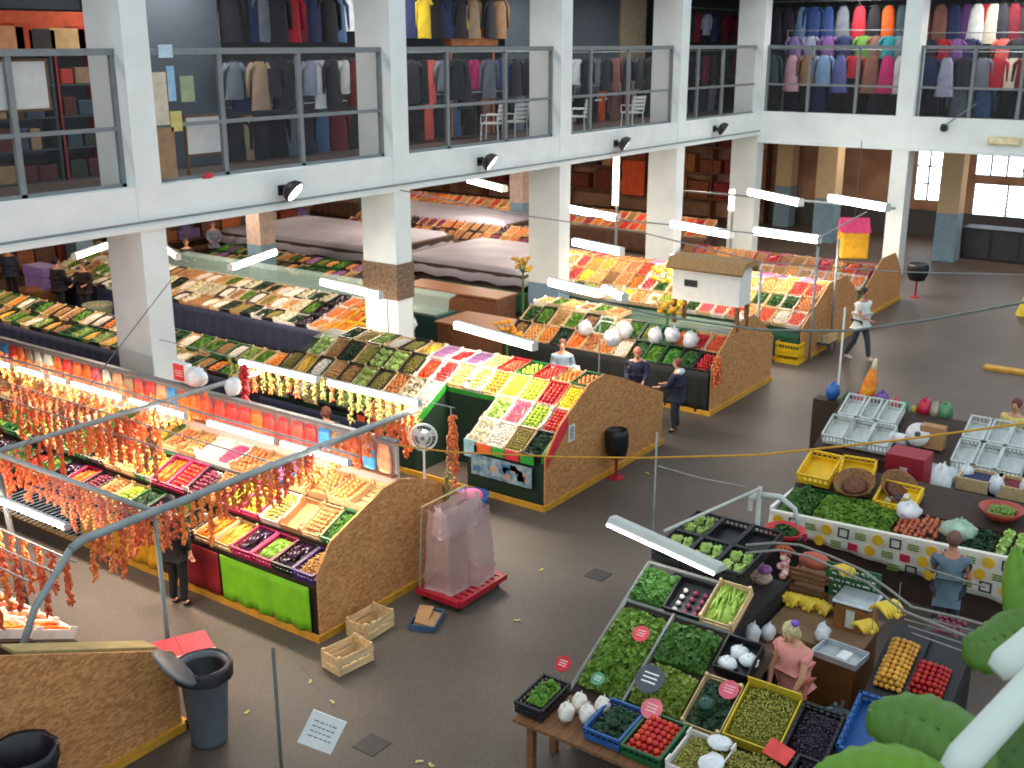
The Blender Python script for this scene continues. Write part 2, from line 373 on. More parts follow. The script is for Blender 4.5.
rail_of([(776, 'dark'), (788, 'dark', 'coat'), (802, 'light blue'), (814, 'blue', 'coat'), (828, 'blue'), (843, 'grey'), (860, 'red'), (876, 'black'), (889, 'orange'), (902, 'teal')], 'y', B5+.6, 9.1, 0, 'dress', 'on the upper rail beside corner column', 'upper garments beside the corner column')
rail_of([(795, 'lilac'), (810, 'pale blue'), (828, 'violet'), (845, 'navy'), (864, 'green'), (877, 'brown'), (890, 'turquoise'), (901, 'grey')], 'y', B5+.35, 8.1, 0, 'shirt', 'on the middle rail beside corner column', 'middle garments beside the corner column')
rail_of([(930, 'navy'), (947, 'pale blue', 'dress'), (964, 'dark'), (982, 'grey'), (997, 'red'), (1013, 'cream'), (1026, 'maroon')], 'y', B5, 7.4, 0, 'coat', 'on the lower rail at far right', 'lower garments at far right')
rail_of([(925, 'maroon'), (941, 'brown'), (955, 'navy'), (967, 'purple'), (978, 'white'), (986, 'red'), (994, 'cream'), (1003, 'dark'), (1015, 'maroon'), (1028, 'dark')], 'y', B5+.6, 9.1, 0, 'dress', 'on the upper rail at far right', 'upper garments at far right')
rail_of([(928, 'dark'), (942, 'red'), (956, 'violet'), (970, 'navy'), (1004, 'coral'), (1018, 'dark')], 'y', B5+.35, 8.0, 0, 'shirt', 'on the middle rail at far right', 'middle garments at far right')
rail_of([(934, 'dark'), (960, 'grey'), (985, 'denim blue'), (1008, 'black'), (790, 'dark'), (820, 'navy'), (850, 'black'), (876, 'dark')], 'y', B5+.5, 6.5, 0, 'coat', 'on the low floor rail of right gallery', 'garments on the low floor rail')
B1 = SY+2.0
rail_of([(232, 'grey', 'shirt'), (242, 'navy'), (258, 'beige'), (270, 'dark', 'shirt'), (283, 'dark'), (296, 'grey', 'trousers'), (312, 'pale blue', 'shirt'), (320, 'white', 'trousers'), (333, 'dark'), (346, 'white', 'shirt'), (352, 'maroon', 'trousers')], 'x', B1, 7.5, 0, 'coat', 'behind the screen between first and second columns', 'lower garments in second bay')
rail_of([(228, 'dark'), (240, 'black'), (252, 'navy'), (262, 'grey'), (275, 'dark'), (290, 'red', 'coat'), (302, 'maroon'), (313, 'navy'), (326, 'black'), (336, 'denim blue', 'coat'), (348, 'white', 'shirt')], 'x', B1+.6, 8.9, 0, 'coat', 'on high rail between first and second columns', 'upper garments in second bay')
rail_of([(412, 'dark'), (424, 'black', 'trousers'), (432, 'coral', 'trousers'), (442, 'grey', 'shirt'), (456, 'black'), (466, 'dark', 'dress'), (476, 'magenta', 'shirt'), (488, 'grey'), (500, 'blue', 'shirt'), (515, 'dark'), (528, 'black'), (538, 'dark', 'shirt')], 'x', B1, 7.45, 0, 'coat', 'behind the screen of third bay', 'lower garments in third bay')
rail_of([(410, 'navy'), (424, 'yellow'), (436, 'black'), (448, 'navy'), (460, 'dark'), (465, 'yellow', 'shirt'), (474, 'beige'), (490, 'dark'), (499, 'tan')], 'x', B1+.6, 9.0, 0, 'coat', 'on high rail of third bay', 'upper garments in third bay')
rail_of([(577, 'white', 'shirt'), (586, 'black'), (596, 'grey', 'shirt'), (606, 'dark'), (616, 'brown'), (628, 'black'), (640, 'dark'), (652, 'black')], 'x', B1+.3, 7.4, 0, 'coat', 'behind the screen of fourth bay', 'garments in fourth bay')
rail_of([(690, 'black'), (698, 'navy', 'shirt'), (707, 'maroon'), (716, 'dark'), (727, 'black'), (735, 'maroon', 'shirt')], 'x', B1+.3, 7.4, 0, 'coat', 'on lower rail of fifth bay', 'lower garments in fifth bay')
rail_of([(690, 'dark'), (698, 'maroon'), (706, 'pale blue', 'shirt'), (715, 'navy'), (726, 'maroon'), (736, 'maroon')], 'x', B1+.8, 8.9, 0, 'coat', 'on upper rail of fifth bay', 'upper garments in fifth bay')
rail_of([(236, 'dark'), (250, 'beige'), (262, 'dark'), (276, 'black'), (292, 'grey', 'trousers'), (306, 'dark'), (322, 'denim blue', 'trousers'), (338, 'maroon'), (350, 'black')], 'x', B1+.5, 6.35, 0, 'coat', 'on the low rail of second bay', 'low garments in second bay')
rail_of([(414, 'black', 'trousers'), (428, 'coral', 'trousers'), (440, 'dark'), (455, 'denim blue', 'trousers'), (470, 'black'), (486, 'brown'), (502, 'dark'), (520, 'grey', 'trousers'), (534, 'black')], 'x', B1+.9, 6.35, 0, 'coat', 'on the low rail of third bay', 'low garments in third bay')
rail_of([(580, 'black'), (592, 'dark'), (603, 'orange', 'trousers'), (614, 'brown'), (626, 'maroon'), (642, 'black'), (653, 'dark')], 'x', B1+.9, 6.35, 0, 'coat', 'on the low rail of fourth bay', 'low garments in fourth bay')
rail_of([(692, 'black'), (702, 'dark'), (712, 'grey'), (722, 'black'), (732, 'dark')], 'x', B1+.6, 6.4, 0, 'coat', 'on the low rail of fifth bay', 'low garments in fifth bay')
# white notice boards hung behind the mesh
def board(px0, px1, py0, py1, Y, label):
    x0, x1 = xat(px0, Y, 6.6), xat(px1, Y, 6.6); z1 = HH+ray(px0, py0).z*(Y/ray(px0, py0).y); z0 = HH+ray(px0, py1).z*(Y/ray(px0, py1).y)
    t = thing('notice_board', label, 'board', ((x0+x1)/2, Y, z0)); w = (x1-x0)/2; h = z1-z0
    MB().box((-w, -.01, 0), (w, .01, h)).build('panel', PLW, t)
    MB().box((-w-.04, -.02, -.04), (w+.04, .02, .0)).box((-w-.04, -.02, h), (w+.04, .02, h+.04)).box((-w-.04, -.02, 0), (-w, .02, h)).box((w, -.02, 0), (w+.04, .02, h)).build('wooden_frame', WOODB, t)
    return t, w, h
board(-14, 50, 62, 111, SY+.08, 'white board in wooden frame on the leftmost railing screen')
t, w, h = board(184, 223, 118, 155, SY+.25, 'white board on legs behind screen between first two columns')
for s in (-1, 1): MB().box((s*w-.03, 0, -.72), (s*w+.03, .04, 0)).build('leg', WOODB, t)
# grey shutters / partitions of the gallery shops
PART = mat('slate_blue_partition', (66, 76, 86), .7, .06)
def part(px0, px1, Y, z0, z1, m, label, nm='partition'):
    x0, x1 = xat(px0, Y, 7), xat(px1, Y, 7); o = MB().box((x0, Y, z0), (x1, Y+.12, z1)).build(nm, m); bevel(o, .01); return tag(o, label, 'partition')
part(150, 222, 19.2, 5.2, 9.4, PART, 'slate grey partition wall behind the white board')
part(573, 618, 21, 5.2, 9.4, PART, 'slate grey shutter above benches in fourth bay', 'shutter')
part(505, 530, 20, 5.2, 9.4, PART, 'slate grey partition at right end of third bay')
part(-30, 88, 20.5, 8.3, 9.4, PART, 'slate grey fascia above the red shelving')
part(620, 645, 21.5, 5.2, 9.4, mat('cream_panel', (190, 176, 146), .7), 'cream door panel at back of fourth bay', 'door_panel')
# papers on the screen
for k, (px, z, w, h, c, d) in enumerate([(160, 6.75, .35, .9, (206, 196, 176), 'cream'), (172, 7.0, .16, .6, (150, 190, 220), 'light blue'), (188, 6.9, .3, .45, (150, 160, 130), 'olive grey'), (177, 6.35, .25, .35, (196, 186, 110), 'yellow'), (165, 5.8, .5, .9, (150, 120, 90), 'brown'), (166, 7.55, .3, .22, (190, 216, 230), 'pale blue')]):
    x = xat(px, SY-.09, z); o = MB().cbox((0, 0, 0), (w, .012, h)).build('poster', mat('paper_'+d.replace(' ', '_'), c, .8)); o.location = (x, SY-.07, z); tag(o, '%s paper notice on the screen right of first column' % d, 'notice')
# orange and red stock above the leftmost screen, red shelving behind
RED = mat('red_enamel', (176, 30, 40), .5, .1)
def shelf_unit(px0, px1, Y, z0, z1, m, n, label):
    x0, x1 = xat(px0, Y, 6.5), xat(px1, Y, 6.5); t = thing('shelving', label, 'shelves', ((x0+x1)/2, Y, z0)); w = (x1-x0)/2; h = z1-z0
    for s in (-1, 1): MB().box((s*w-.05, 0, 0), (s*w+.05, .45, h)).build('upright', m, t)
    for k in range(n+1): MB().box((-w+.05, 0, h*k/n), (w-.05, .45, h*k/n+.03)).build('shelf', DGREY, t)
    return x0, x1
PC = [(60, 76, 96), (176, 186, 190), (190, 160, 60), (90, 40, 40), (70, 60, 56), (160, 130, 100), (200, 60, 50), (50, 60, 50)]
k = 0
for (a, b, lab) in ((-40, 58, 'dark metal shelving behind the leftmost screen'), (60, 104, 'red shelving unit beside the first column')):
    x0, x1 = shelf_unit(a, b, 19.3, 5.2, 7.5, RED if a > 0 else DGREY, 4, lab)
    for lv in range(4):
        x = x0+.12; j = 0
        while x < x1-.4:
            w = RN.uniform(.18, .4); h = RN.uniform(.25, .48); c = RN.choice(PC); j += 1
            o = MB().box((0, 0, 0), (w, .35, h)).build('carton', mat('carton_%d_%d_%d' % c, c, .7)); bevel(o, .015); o.location = (x, 19.33, 5.23+lv*.575)
            tag(o, 'small carton, %s along the %s shelf up, %s' % (ORD[j-1], ORD[lv], 'red shelving' if a > 0 else 'dark metal shelving'), 'box', 'cartons on gallery shelving'); x += w+.05
for k, (px, w, h, c, d) in enumerate([(8, .5, .45, (214, 150, 100), 'tan'), (20, .35, .5, (200, 70, 30), 'rust red'), (38, .55, .4, (60, 50, 46), 'black'), (64, .75, .42, (226, 180, 120), 'pale orange'), (80, .28, .45, (220, 40, 40), 'bright red')]):
    x = xat(px, 19.45, 7.7); o = MB().box((-w/2, -.2, 0), (w/2, .2, h)).build('carton', mat('carton_'+d.replace(' ', '_'), c, .7)); bevel(o, .02); o.location = (x, 19.5, 7.53 if True else 0)
    tag(o, '%s carton on top of the shelving left of first column' % d, 'box')
o = MB().box((xat(-30, 19.9, 8), 19.76, 7.5), (xat(84, 19.9, 8), 19.95, 8.25)).build('fascia_board', mat('orange_panel', (216, 84, 34), .6)); bevel(o, .02); tag(o, 'long orange panel behind cartons at top left', 'panel')
o = MB().box((xat(440, 20, 8), 19.6, 7.6), (xat(487, 20, 8), 19.9, 8.15)).box((xat(442, 20, 8), 19.7, 5.2), (xat(442, 20, 8)+.05, 19.75, 7.6)).box((xat(485, 20, 8), 19.7, 5.2), (xat(485, 20, 8)+.05, 19.75, 7.6)).build('orange_display_panel', mat('orange_board', (236, 148, 90), .6)); bevel(o, .02); tag(o, 'orange display panel between hanging coats in third bay', 'panel')
# white plastic chairs on the gallery
def gchair(px, py, rz, label):
    p = at(px, py, 5.2); t = thing('plastic_chair', label, 'chair', p, rz, 'white plastic chairs on the gallery')
    for sx in (-.22, .22):
        for syy in (-.22, .22): MB().path([(sx*1.1, syy*1.1, 0), (sx, syy, .43)], .02, 6).build('leg', PLW, t)
    MB().box((-.24, -.24, .42), (.24, .24, .46)).build('seat', PLW, t)
    b = MB()
    for k in range(4): b.box((-.25, .2+.02*k, .52+.11*k), (.25, .23+.02*k, .6+.11*k))
    b.path([(-.25, .22, .44), (-.25, .3, .94)], .02, 6).path([(.25, .22, .44), (.25, .3, .94)], .02, 6).build('backrest', PLW, t)
    for s in (-1, 1): MB().path([(s*.26, .25, .66), (s*.27, -.22, .66), (s*.25, -.24, .44)], .018, 6).build('armrest', PLW, t)
gchair(492, 140, rad(200), 'white plastic chair, left of pair behind third bay screen')
gchair(515, 138, rad(170), 'white plastic chair, right of pair behind third bay screen')
gchair(578, 132, rad(200), 'white plastic chair beside third column behind fourth bay screen')
gchair(632, 127, rad(165), 'white plastic chair at right of the fourth bay')
o = MB().box((-.9, -.4, 0), (.9, .4, .06)).box((-.85, -.35, -.65), (-.78, .35, 0)).box((.78, -.35, -.65), (.85, .35, 0)).build('white_table', PLW); o.location = (xat(597, 20.2, 7.3), 20.2, 7.45); tag(o, 'white slatted box high on stack below slate shutter', 'table')
o.location.z = 5.2+.65; 
# ------------------------------------------------------------------ produce, crates and displays
def crate_mesh(kind, m, L=.56, W=.38, H=.14):
    b = MB(); x, y = L/2, W/2
    if kind == 'wood':
        for sx in (-1, 1):
            for s2 in (-1, 1): b.cbox((sx*(x-.015), s2*(y-.015), H/2+.01), (.03, .03, H+.02))
            for z in (.035, .1): b.cbox((sx*x, 0, z), (.01, W, .05))
        for s2 in (-1, 1):
            for z in (.035, .1): b.cbox((0, s2*y, z), (L, .01, .05))
        for k in range(5): b.cbox((-x+.06+k*(L-.12)/4, 0, .008), (.085, W-.02, .01))
    elif kind == 'card':
        for sx in (-1, 1): b.cbox((sx*x, 0, H*.42), (.012, W, H*.84))
        for s2 in (-1, 1): b.cbox((0, s2*y, H*.42), (L, .012, H*.84)); [b.cbox((sx*(x-.05), s2*(y), H*.55), (.1, .014, H*1.1)) for sx in (-1, 1)]
        b.cbox((0, 0, .006), (L-.01, W-.01, .012))
    else:
        for sx in (-1, 1):
            b.cbox((sx*x, 0, .03), (.014, W, .06)); b.cbox((sx*x, 0, H-.015), (.026, W+.02, .03))
            for k in range(7): b.cbox((sx*x, -y+W*k/6, H/2), (.012, .016, H))
        for s2 in (-1, 1):
            b.cbox((0, s2*y, .03), (L, .014, .06)); b.cbox((0, s2*y, H-.015), (L+.02, .026, .03))
            for k in range(9): b.cbox((-x+L*k/8, s2*y, H/2), (.016, .012, H))
        b.cbox((0, 0, .006), (L-.01, W-.01, .012))
    return b.build('crate', m, data_only=True)
CK = {'wooden': ('wood', mat('crate_wood', (222, 190, 140), .75, .15, 3, stretch=(1, 6, 6))), 'white': ('card', mat('white_crate_card', (232, 226, 216), .7)), 'cardboard': ('card', CARD),
 'green': ('plast', mat('green_crate_plastic', (20, 92, 50), .45)), 'blue': ('plast', mat('blue_crate_plastic', (30, 84, 150), .45)), 'black': ('plast', mat('black_crate_plastic', (26, 27, 30), .45)),
 'magenta': ('plast', mat('magenta_crate_plastic', (176, 28, 90), .5)), 'yellow': ('plast', mat('yellow_crate_plastic', (236, 190, 20), .45)), 'purple': ('plast', mat('purple_crate_plastic', (70, 44, 120), .5)),
 'red': ('plast', mat('red_crate_plastic', (190, 26, 34), .5))}
CM = {k: crate_mesh(v[0], v[1]) for k, v in CK.items()}
def pm(name, c, rand=.18, rough=.45, **k): return mat(name, c, rough, .12, 14, rand=rand, **k)
# key: (shape, material, phrase, object name, category, size)
PR = {
 'tomato': ('round', pm('tomato_skin', (206, 44, 30)), 'red tomatoes', 'tomato', 'vegetable', .034),
 'orange': ('round', pm('orange_peel', (240, 132, 24)), 'oranges', 'orange', 'fruit', .038),
 'lemon': ('round', pm('lemon_peel', (246, 214, 50)), 'yellow lemons', 'lemon', 'fruit', .033),
 'lime': ('round', pm('green_apple_skin', (170, 200, 50)), 'yellow green apples', 'apple', 'fruit', .035),
 'red apple': ('round', pm('red_apple_skin', (190, 40, 44)), 'red apples', 'apple', 'fruit', .037),
 'peach': ('round', pm('peach_skin', (240, 160, 90)), 'pale orange peaches', 'peach', 'fruit', .036),
 'potato': ('round', pm('potato_skin', (190, 140, 88), rough=.8), 'brown potatoes', 'potato', 'vegetable', .034),
 'onion': ('round', pm('onion_skin', (206, 120, 66)), 'golden onions', 'onion', 'vegetable', .035),
 'red onion': ('round', pm('red_onion_skin', (120, 40, 70)), 'purple onions', 'onion', 'vegetable', .034),
 'garlic': ('round', pm('garlic_skin', (232, 222, 210)), 'white garlic bulbs', 'garlic', 'vegetable', .028),
 'kiwi': ('round', pm('kiwi_skin', (140, 130, 60), rough=.8), 'green brown kiwis', 'kiwi', 'fruit', .028),
 'carrot': ('long', pm('carrot_skin', (244, 116, 26)), 'orange carrots', 'carrot', 'vegetable', .016),
 'pepper': ('long', pm('red_pepper_skin', (214, 36, 24)), 'red peppers', 'pepper', 'vegetable', .022),
 'bean': ('long', pm('green_bean_skin', (120, 160, 50)), 'green beans', 'bean', 'vegetable', .009),
 'cucumber': ('long', pm('cucumber_skin', (150, 186, 70)), 'pale green courgettes', 'courgette', 'vegetable', .022),
 'gold pepper': ('long', pm('yellow_pepper_skin', (226, 180, 60)), 'yellow peppers', 'pepper', 'vegetable', .022),
 'lettuce': ('leaf', pm('lettuce_leaf', (98, 142, 40), rough=.6), 'green lettuce leaves', 'lettuce', 'vegetable', .05),
 'spinach': ('leaf', pm('spinach_leaf', (50, 96, 34), rough=.6), 'dark green leaves', 'spinach', 'vegetable', .04),
 'dark veg': ('leaf', pm('kale_leaf', (34, 66, 36), rough=.6), 'very dark green leaves', 'kale', 'vegetable', .04),
 'cabbage': ('bighead', pm('cabbage_leaf', (176, 200, 110), rough=.6), 'pale green cabbages', 'cabbage', 'vegetable', .085),
 'cauliflower': ('bighead', pm('cauliflower_curd', (232, 226, 196), rough=.8), 'white cauliflowers', 'cauliflower', 'vegetable', .08),
 'aubergine': ('bigl', pm('aubergine_skin', (46, 24, 50), rough=.25), 'dark purple aubergines', 'aubergine', 'vegetable', .035),
 'grape': ('small', pm('green_grape_skin', (146, 142, 56)), 'green grapes', 'grapes', 'fruit', .013),
 'dark grape': ('small', pm('dark_grape_skin', (44, 28, 48)), 'dark grapes', 'grapes', 'fruit', .013),
 'cherry': ('small', pm('cherry_skin', (160, 20, 44)), 'dark red cherries', 'cherries', 'fruit', .014),
 'nut': ('small', pm('nut_shell', (176, 130, 84), rough=.8), 'brown nuts', 'nuts', 'food', .014),
 'parsley': ('leaf', pm('parsley_leaf', (72, 132, 40), rough=.6), 'fresh green parsley', 'parsley', 'herb', .03),
 'radish': ('round', pm('radish_skin', (226, 70, 110)), 'pink radishes', 'radish', 'vegetable', .02),
 'packet': ('pack', pm('packet_film', (150, 100, 150), rand=.8), 'bright packets', 'packets', 'packet', .05),
}
def leafm(mb, p, s, r):
    E = Euler((r.uniform(-.9, .9), r.uniform(-.9, .9), r.uniform(0, 6.28))).to_matrix()
    pts = [(0, -1, 0), (.6, -.4, .25), (.75, .4, .3), (0, 1, .1), (-.75, .4, .3), (-.6, -.4, .25), (0, 0, 0)]
    vs = [Vector(p)+E @ (Vector(q)*s) for q in pts]
    mb.add(vs, [(6, 0, 1), (6, 1, 2), (6, 2, 3), (6, 3, 4), (6, 4, 5), (6, 5, 0)])
def heap_mb(key, L, W, H, seed=0, dens=1.):
    sh, m, ph, nm, ct, s = PR[key]; r = random.Random(seed+hash_(key)); mb = MB()
    def dome(x, y): return H*(1-.55*((2*x/L)**2+(2*y/W)**2)/1.3)
    if sh == 'round':
        ny = max(2, int(W/(2*s))); nx = max(2, int(L/(2*s)))
        for i in range(nx):
            for j in range(ny-(i % 2)):
                x = -L/2+s+(L-2*s)*i/(nx-1); y = -W/2+s+(W-2*s)*(j+.5*(i % 2))/(ny-1)
                mb.sph((x+r.uniform(-.2, .2)*s, y+r.uniform(-.2, .2)*s, dome(x, y)-s*.3+r.uniform(-.2, .3)*s), s, n=7, m=5)
    elif sh in ('long', 'bigl'):
        n = int(W/(2*s)); l = L*.42 if s > .012 else L*.3
        for k in range(int(n*(3 if s > .012 else 4)*dens)):
            y = r.uniform(-W/2+s, W/2-s); x = r.choice((-.24, .24, 0))*L+r.uniform(-.05, .05)*L; z = dome(x, y)-s+r.uniform(-1, 1)*s; a = r.uniform(-.35, .35)
            dx, dy = math.cos(a)*l/2, math.sin(a)*l/2
            y0 = max(-W/2+s, min(W/2-s, y-dy)); y1 = max(-W/2+s, min(W/2-s, y+dy))
            mb.path([(max(-L/2, x-dx), y0, z), (x, y, z+s*.5), (min(L/2, x+dx), y1, z)], [s*.5, s, s*.75] if sh == 'long' else [s*.6, s*.8, s*1.1], 6)
    elif sh in ('leaf',):
        for k in range(int(260*dens*L*W/.2)):
            x = r.uniform(-L/2+s*.6, L/2-s*.6); y = r.uniform(-W/2+s*.6, W/2-s*.6); leafm(mb, (x, y, dome(x, y)+r.uniform(-.02, .015)), s*r.uniform(.6, 1.1), r)
    elif sh == 'bighead':
        nx = max(1, int(L/(2*s))); ny = max(1, int(W/(2*s)))
        for i in range(nx):
            for j in range(ny):
                x = -L/2+L*(i+.5)/nx; y = -W/2+W*(j+.5)/ny; mb.sph((x, y, H*.6), s*.85, (1, 1, .9), 8, 6)
                for q in range(14): leafm(mb, (x+r.uniform(-1, 1)*s*.6, y+r.uniform(-1, 1)*s*.6, H*.6+s*.6), s*.5, r)
    elif sh == 'small':
        for k in range(int(330*dens*L*W/.2)):
            x = r.uniform(-L/2+s, L/2-s); y = r.uniform(-W/2+s, W/2-s); mb.sph((x, y, dome(x, y)+r.uniform(-.03, .02)), s*r.uniform(.9, 1.2), n=5, m=4)
    elif sh == 'pack':
        for i in range(5):
            for j in range(3): mb.cbox((-L/2+L*(i+.5)/5, -W/2+W*(j+.5)/3, H*.7+r.uniform(-.01, .01)), (L/5-.01, W/3-.01, .06))
    if sh != 'round' and sh != 'pack' and sh != 'bighead': mb.cbox((0, 0, H*.2), (L*.94, W*.94, H*.4))
    return mb
def hash_(s): return sum(ord(c)*(i+1) for i, c in enumerate(s))
HM = {}
def heapmesh(key, L=.52, W=.34, H=.11, v=0):
    k = (key, L, W, H, v)
    if k not in HM: HM[k] = heap_mb(key, L, W, H, v*31).build(PR[key][3], PR[key][1], data_only=True, smooth=PR[key][0] in ('round', 'long', 'bigl', 'small'))
    return HM[k]
FM = {}
def fruitmesh(key, seg=10):
    if key not in FM:
        s = PR[key][5]; b = MB(); b.sph((0, 0, 0), s, (1, 1, .92 if key != 'lemon' else 1.25), seg, 7)
        FM[key] = b.build(PR[key][3], PR[key][1], data_only=True, smooth=True)
    return FM[key]
def Ttilt(X, Y, z, tilt, rz=0): return Matrix.Translation((X, Y, z)) @ Matrix.Rotation(rz, 4, 'Z') @ Matrix.Rotation(-rad(tilt), 4, 'Y')
LABN = {}
FAR = {}
def far_crate(T, ck):
    v = CM[ck]; mb = FAR.setdefault(ck, MB()); mb.add([p.co.copy() for p in v.vertices], [tuple(q.vertices) for q in v.polygons], T)
def put_crate(T, ck, where, key=None, ind=False, L=1, W=1, group=None, v=None):
    o = bpy.data.objects.new('crate', CM[ck]); col.objects.link(o); o.matrix_world = T @ Matrix.Diagonal((L, W, 1, 1))
    ph = PR[key][2] if key else None
    tag(o, '%s crate of %s, %s' % (ck, ph, where) if key else 'empty %s crate, %s' % (ck, where), 'crate', group or 'produce crates')
    if not key: return o
    if ind:
        s = PR[key][5]; l, w = .52*L, .34*W; nx = int(l/(2*s)); ny = int(w/(2*s)); k = 0; r = RN
        for lay in range(2):
            for i in range(nx-lay):
                for j in range(ny-lay):
                    x = -l/2+s+(l-2*s)*(i+.5*lay)/max(1, nx-1); y = -w/2+s+(w-2*s)*(j+.5*lay)/max(1, ny-1)
                    f = bpy.data.objects.new(PR[key][3], fruitmesh(key)); col.objects.link(f)
                    f.matrix_world = T @ Matrix.Translation((x+r.uniform(-.002, .002), y, .04+s+lay*s*1.3)) @ Euler((r.uniform(-.4, .4), r.uniform(-.4, .4), r.uniform(0, 6))).to_matrix().to_4x4()
                    tag(f, 'one of %s, %s' % (ph, where.replace('from corridor', 'crate from corridor')), PR[key][4], '%s, %s' % (ph, where))
        o['group'] = group or 'produce crates'
    else:
        h = bpy.data.objects.new(PR[key][3]+'_heap', heapmesh(key, v=RN.randrange(2) if v is None else v)); col.objects.link(h)
        h.matrix_world = T @ Matrix.Translation((0, 0, .02)) @ Matrix.Diagonal((L, W, 1, 1))
        tag(h, 'heap of %s, %s' % (ph, where), PR[key][4], None, 'stuff')
    return o
def row(stall, tier, X, z, tilt, items, y0, pitch=.41, face=1, far=False):
    # crates side by side from the corridor end inwards
    y = y0+pitch/2
    for n, it in enumerate(items):
        jy, jr = RN.uniform(-.008, .008), RN.uniform(-.02, .02)
        if it is None: y += pitch; continue
        ck, key = it[0], it[1]; ind = len(it) > 2 and it[2]
        if far:
            T = Ttilt(X, y+jy, z, tilt, jr); far_crate(T, ck)
            if key:
                h = bpy.data.objects.new(PR[key][3]+'_heap', heapmesh(key, v=0)); col.objects.link(h); h.matrix_world = T @ Matrix.Translation((0, 0, .02)); tag(h, 'heap of %s, %s from corridor, %s, %s' % (PR[key][2], ORD[n] if n < 25 else ORD[n-25]+' past twenty-fifth', tier, stall), PR[key][4], None, 'stuff')
            y += pitch; continue
        put_crate(Ttilt(X, y+jy, z, tilt, jr), ck, '%s from corridor, %s, %s' % (ORD[n] if n < 25 else 'last', tier, stall), key, ind); y += pitch
def rnd_items(n, keys, cks, seed):
    r = random.Random(seed); return [(r.choice(cks), r.choice(keys)) for _ in range(n)]
# ---- stall blocks
def cloth(name, m, parent, x, y0, y1, z0, z1, amp=.03, per=.35, axis='y', th=.012):
    n = max(6, int((y1-y0)/.05)); vs = []; fs = []
    for i in range(n+1):
        s = y0+(y1-y0)*i/n
        for k in range(6):
            t = k/5; d = amp*t*(math.sin(s*2*PI/per)+.5*math.sin(s*2*PI/per*2.3+1)); z = z1+(z0-z1)*t
            vs.append((x-.02-d, s, z) if axis == 'y' else (s, x-.02-d, z))
    for i in range(n):
        for k in range(5): a = i*6+k; fs.append((a, a+1, a+7, a+6))
    o = MB().add(vs, fs).build(name, m, parent, True); s = o.modifiers.new('s', 'SOLIDIFY'); s.thickness = th; return o
NAVY = mat('navy_skirt_cloth', (34, 42, 72), .8, .15)
DGRN = mat('dark_green_board', (22, 60, 40), .6, .1)
GRN = mat('green_rim_cloth', (40, 150, 40), .7, .1)
def bench(t, tiers, y0, y1, m, notch=None):
    for k, (X, z, tl) in enumerate(tiers):
        a = .29*math.cos(rad(tl)); b = .29*math.sin(rad(tl))
        poly = [(X-a, 0), (X-a, z-b-.012), (X+a, z+b-.012), (X+a, 0)]
        for (p, q) in ([(y0, y1)] if not (notch and X < notch[2]) else [(y0, notch[0]), (notch[1], y1)]):
            MB().prism(poly, p+.005, q-.005).build('display_bench', m, t)
def block(label, x0, x1, y0, y1, prof, tiers, skirts, kick=True, notch=None, frontm=None):
    t = thing('market_stall', label, 'stall', (0, 0, 0))
    MB().prism(prof, y0-.03, y0).build('end_panel', OSB, t)
    if kick: MB().box((x0-.04, y0-.07, 0), (x1, y0-.03, .1)).box((x0-.07, y0-.07, 0), (x0-.03, y1, .1)).build('kick_board', YELB, t)
    bench(t, tiers, y0, y1, frontm or DGRN, notch)
    for (a, b, m, z0, z1) in skirts: cloth('skirt', m, t, x0-.01, a, b, z0, z1)
    return t
LIMEC = mat('lime_green_cloth', (126, 200, 22), .75, .12, 3); REDC = mat('dark_red_cloth', (150, 22, 30), .75, .12, 3); YELC = mat('ochre_cloth', (212, 156, 24), .75, .12, 3)
BENM = mat('dark_bench_board', (62, 44, 34), .7)
PA = [(9.42, 0), (9.42, 1.0), (9.7, 1.36), (10.75, 1.76), (11.1, 1.79), (11.4, 1.71), (11.8, 1.56), (12.5, 1.1), (12.5, 0)]
A = block('plywood ended stall with lime green and red front cloths', 9.42, 12.5, 9.93, 24, PA, [(9.72, .86, 12), (10.27, 1.2, 24), (10.82, 1.48, 14), (11.6, 1.45, -10)], [], frontm=mat('dark_bench_board', (62, 44, 34), .7))
ty = lambda px, z=.4: yat(px, 9.4, z)
cloth('skirt', LIMEC, A, 9.38, 10.02, 11.78, .12, .78, .025); cloth('skirt', REDC, A, 9.38, 11.82, 12.72, .12, .78, .012); cloth('skirt', YELC, A, 9.38, 13.2, 15.1, .12, .78, .03)
cloth('skirt', NAVY, A, 9.38, 15.2, 24, .12, .78)
PB = [(14.8, 0), (14.8, .98), (15.25, 1.44), (16.2, 1.95), (16.7, 2.0), (17.4, 1.75), (18.97, 1.08), (18.97, 0)]
B = block('plywood ended stall with green rim around the vendor pit', 14.8, 18.97, 9.93, 16.9, PB, [(15.1, 1.0, 30), (15.6, 1.29, 30), (16.1, 1.57, 30), (16.6, 1.76, 8), (17.6, 1.4, -24)], [(13.9, 16.9, NAVY, .1, .8)], notch=(11.62, 12.83, 15.85), frontm=mat('deep_green_board', (16, 44, 28), .7, .1))
PC_ = [(21.15, 0), (21.15, 1.1), (21.5, 1.35), (22.2, 1.8), (23.2, 1.85), (23.8, 1.5), (24.4, 1.1), (24.4, 0)]
Cb = block('plywood ended stall with white thatched hut on top', 21.15, 24.4, 9.93, 15.4, PC_, [(21.45, 1.0, 30), (21.97, 1.3, 30), (22.55, 1.5, 2), (23.2, 1.5, 0)], [(9.95, 15.4, mat('black_skirt', (20, 24, 22), .8), .05, .95)])
PD = [(26.2, 0), (26.2, .9), (27.9, 1.75), (29.2, 1.75), (30.2, 1.1), (30.2, 0)]
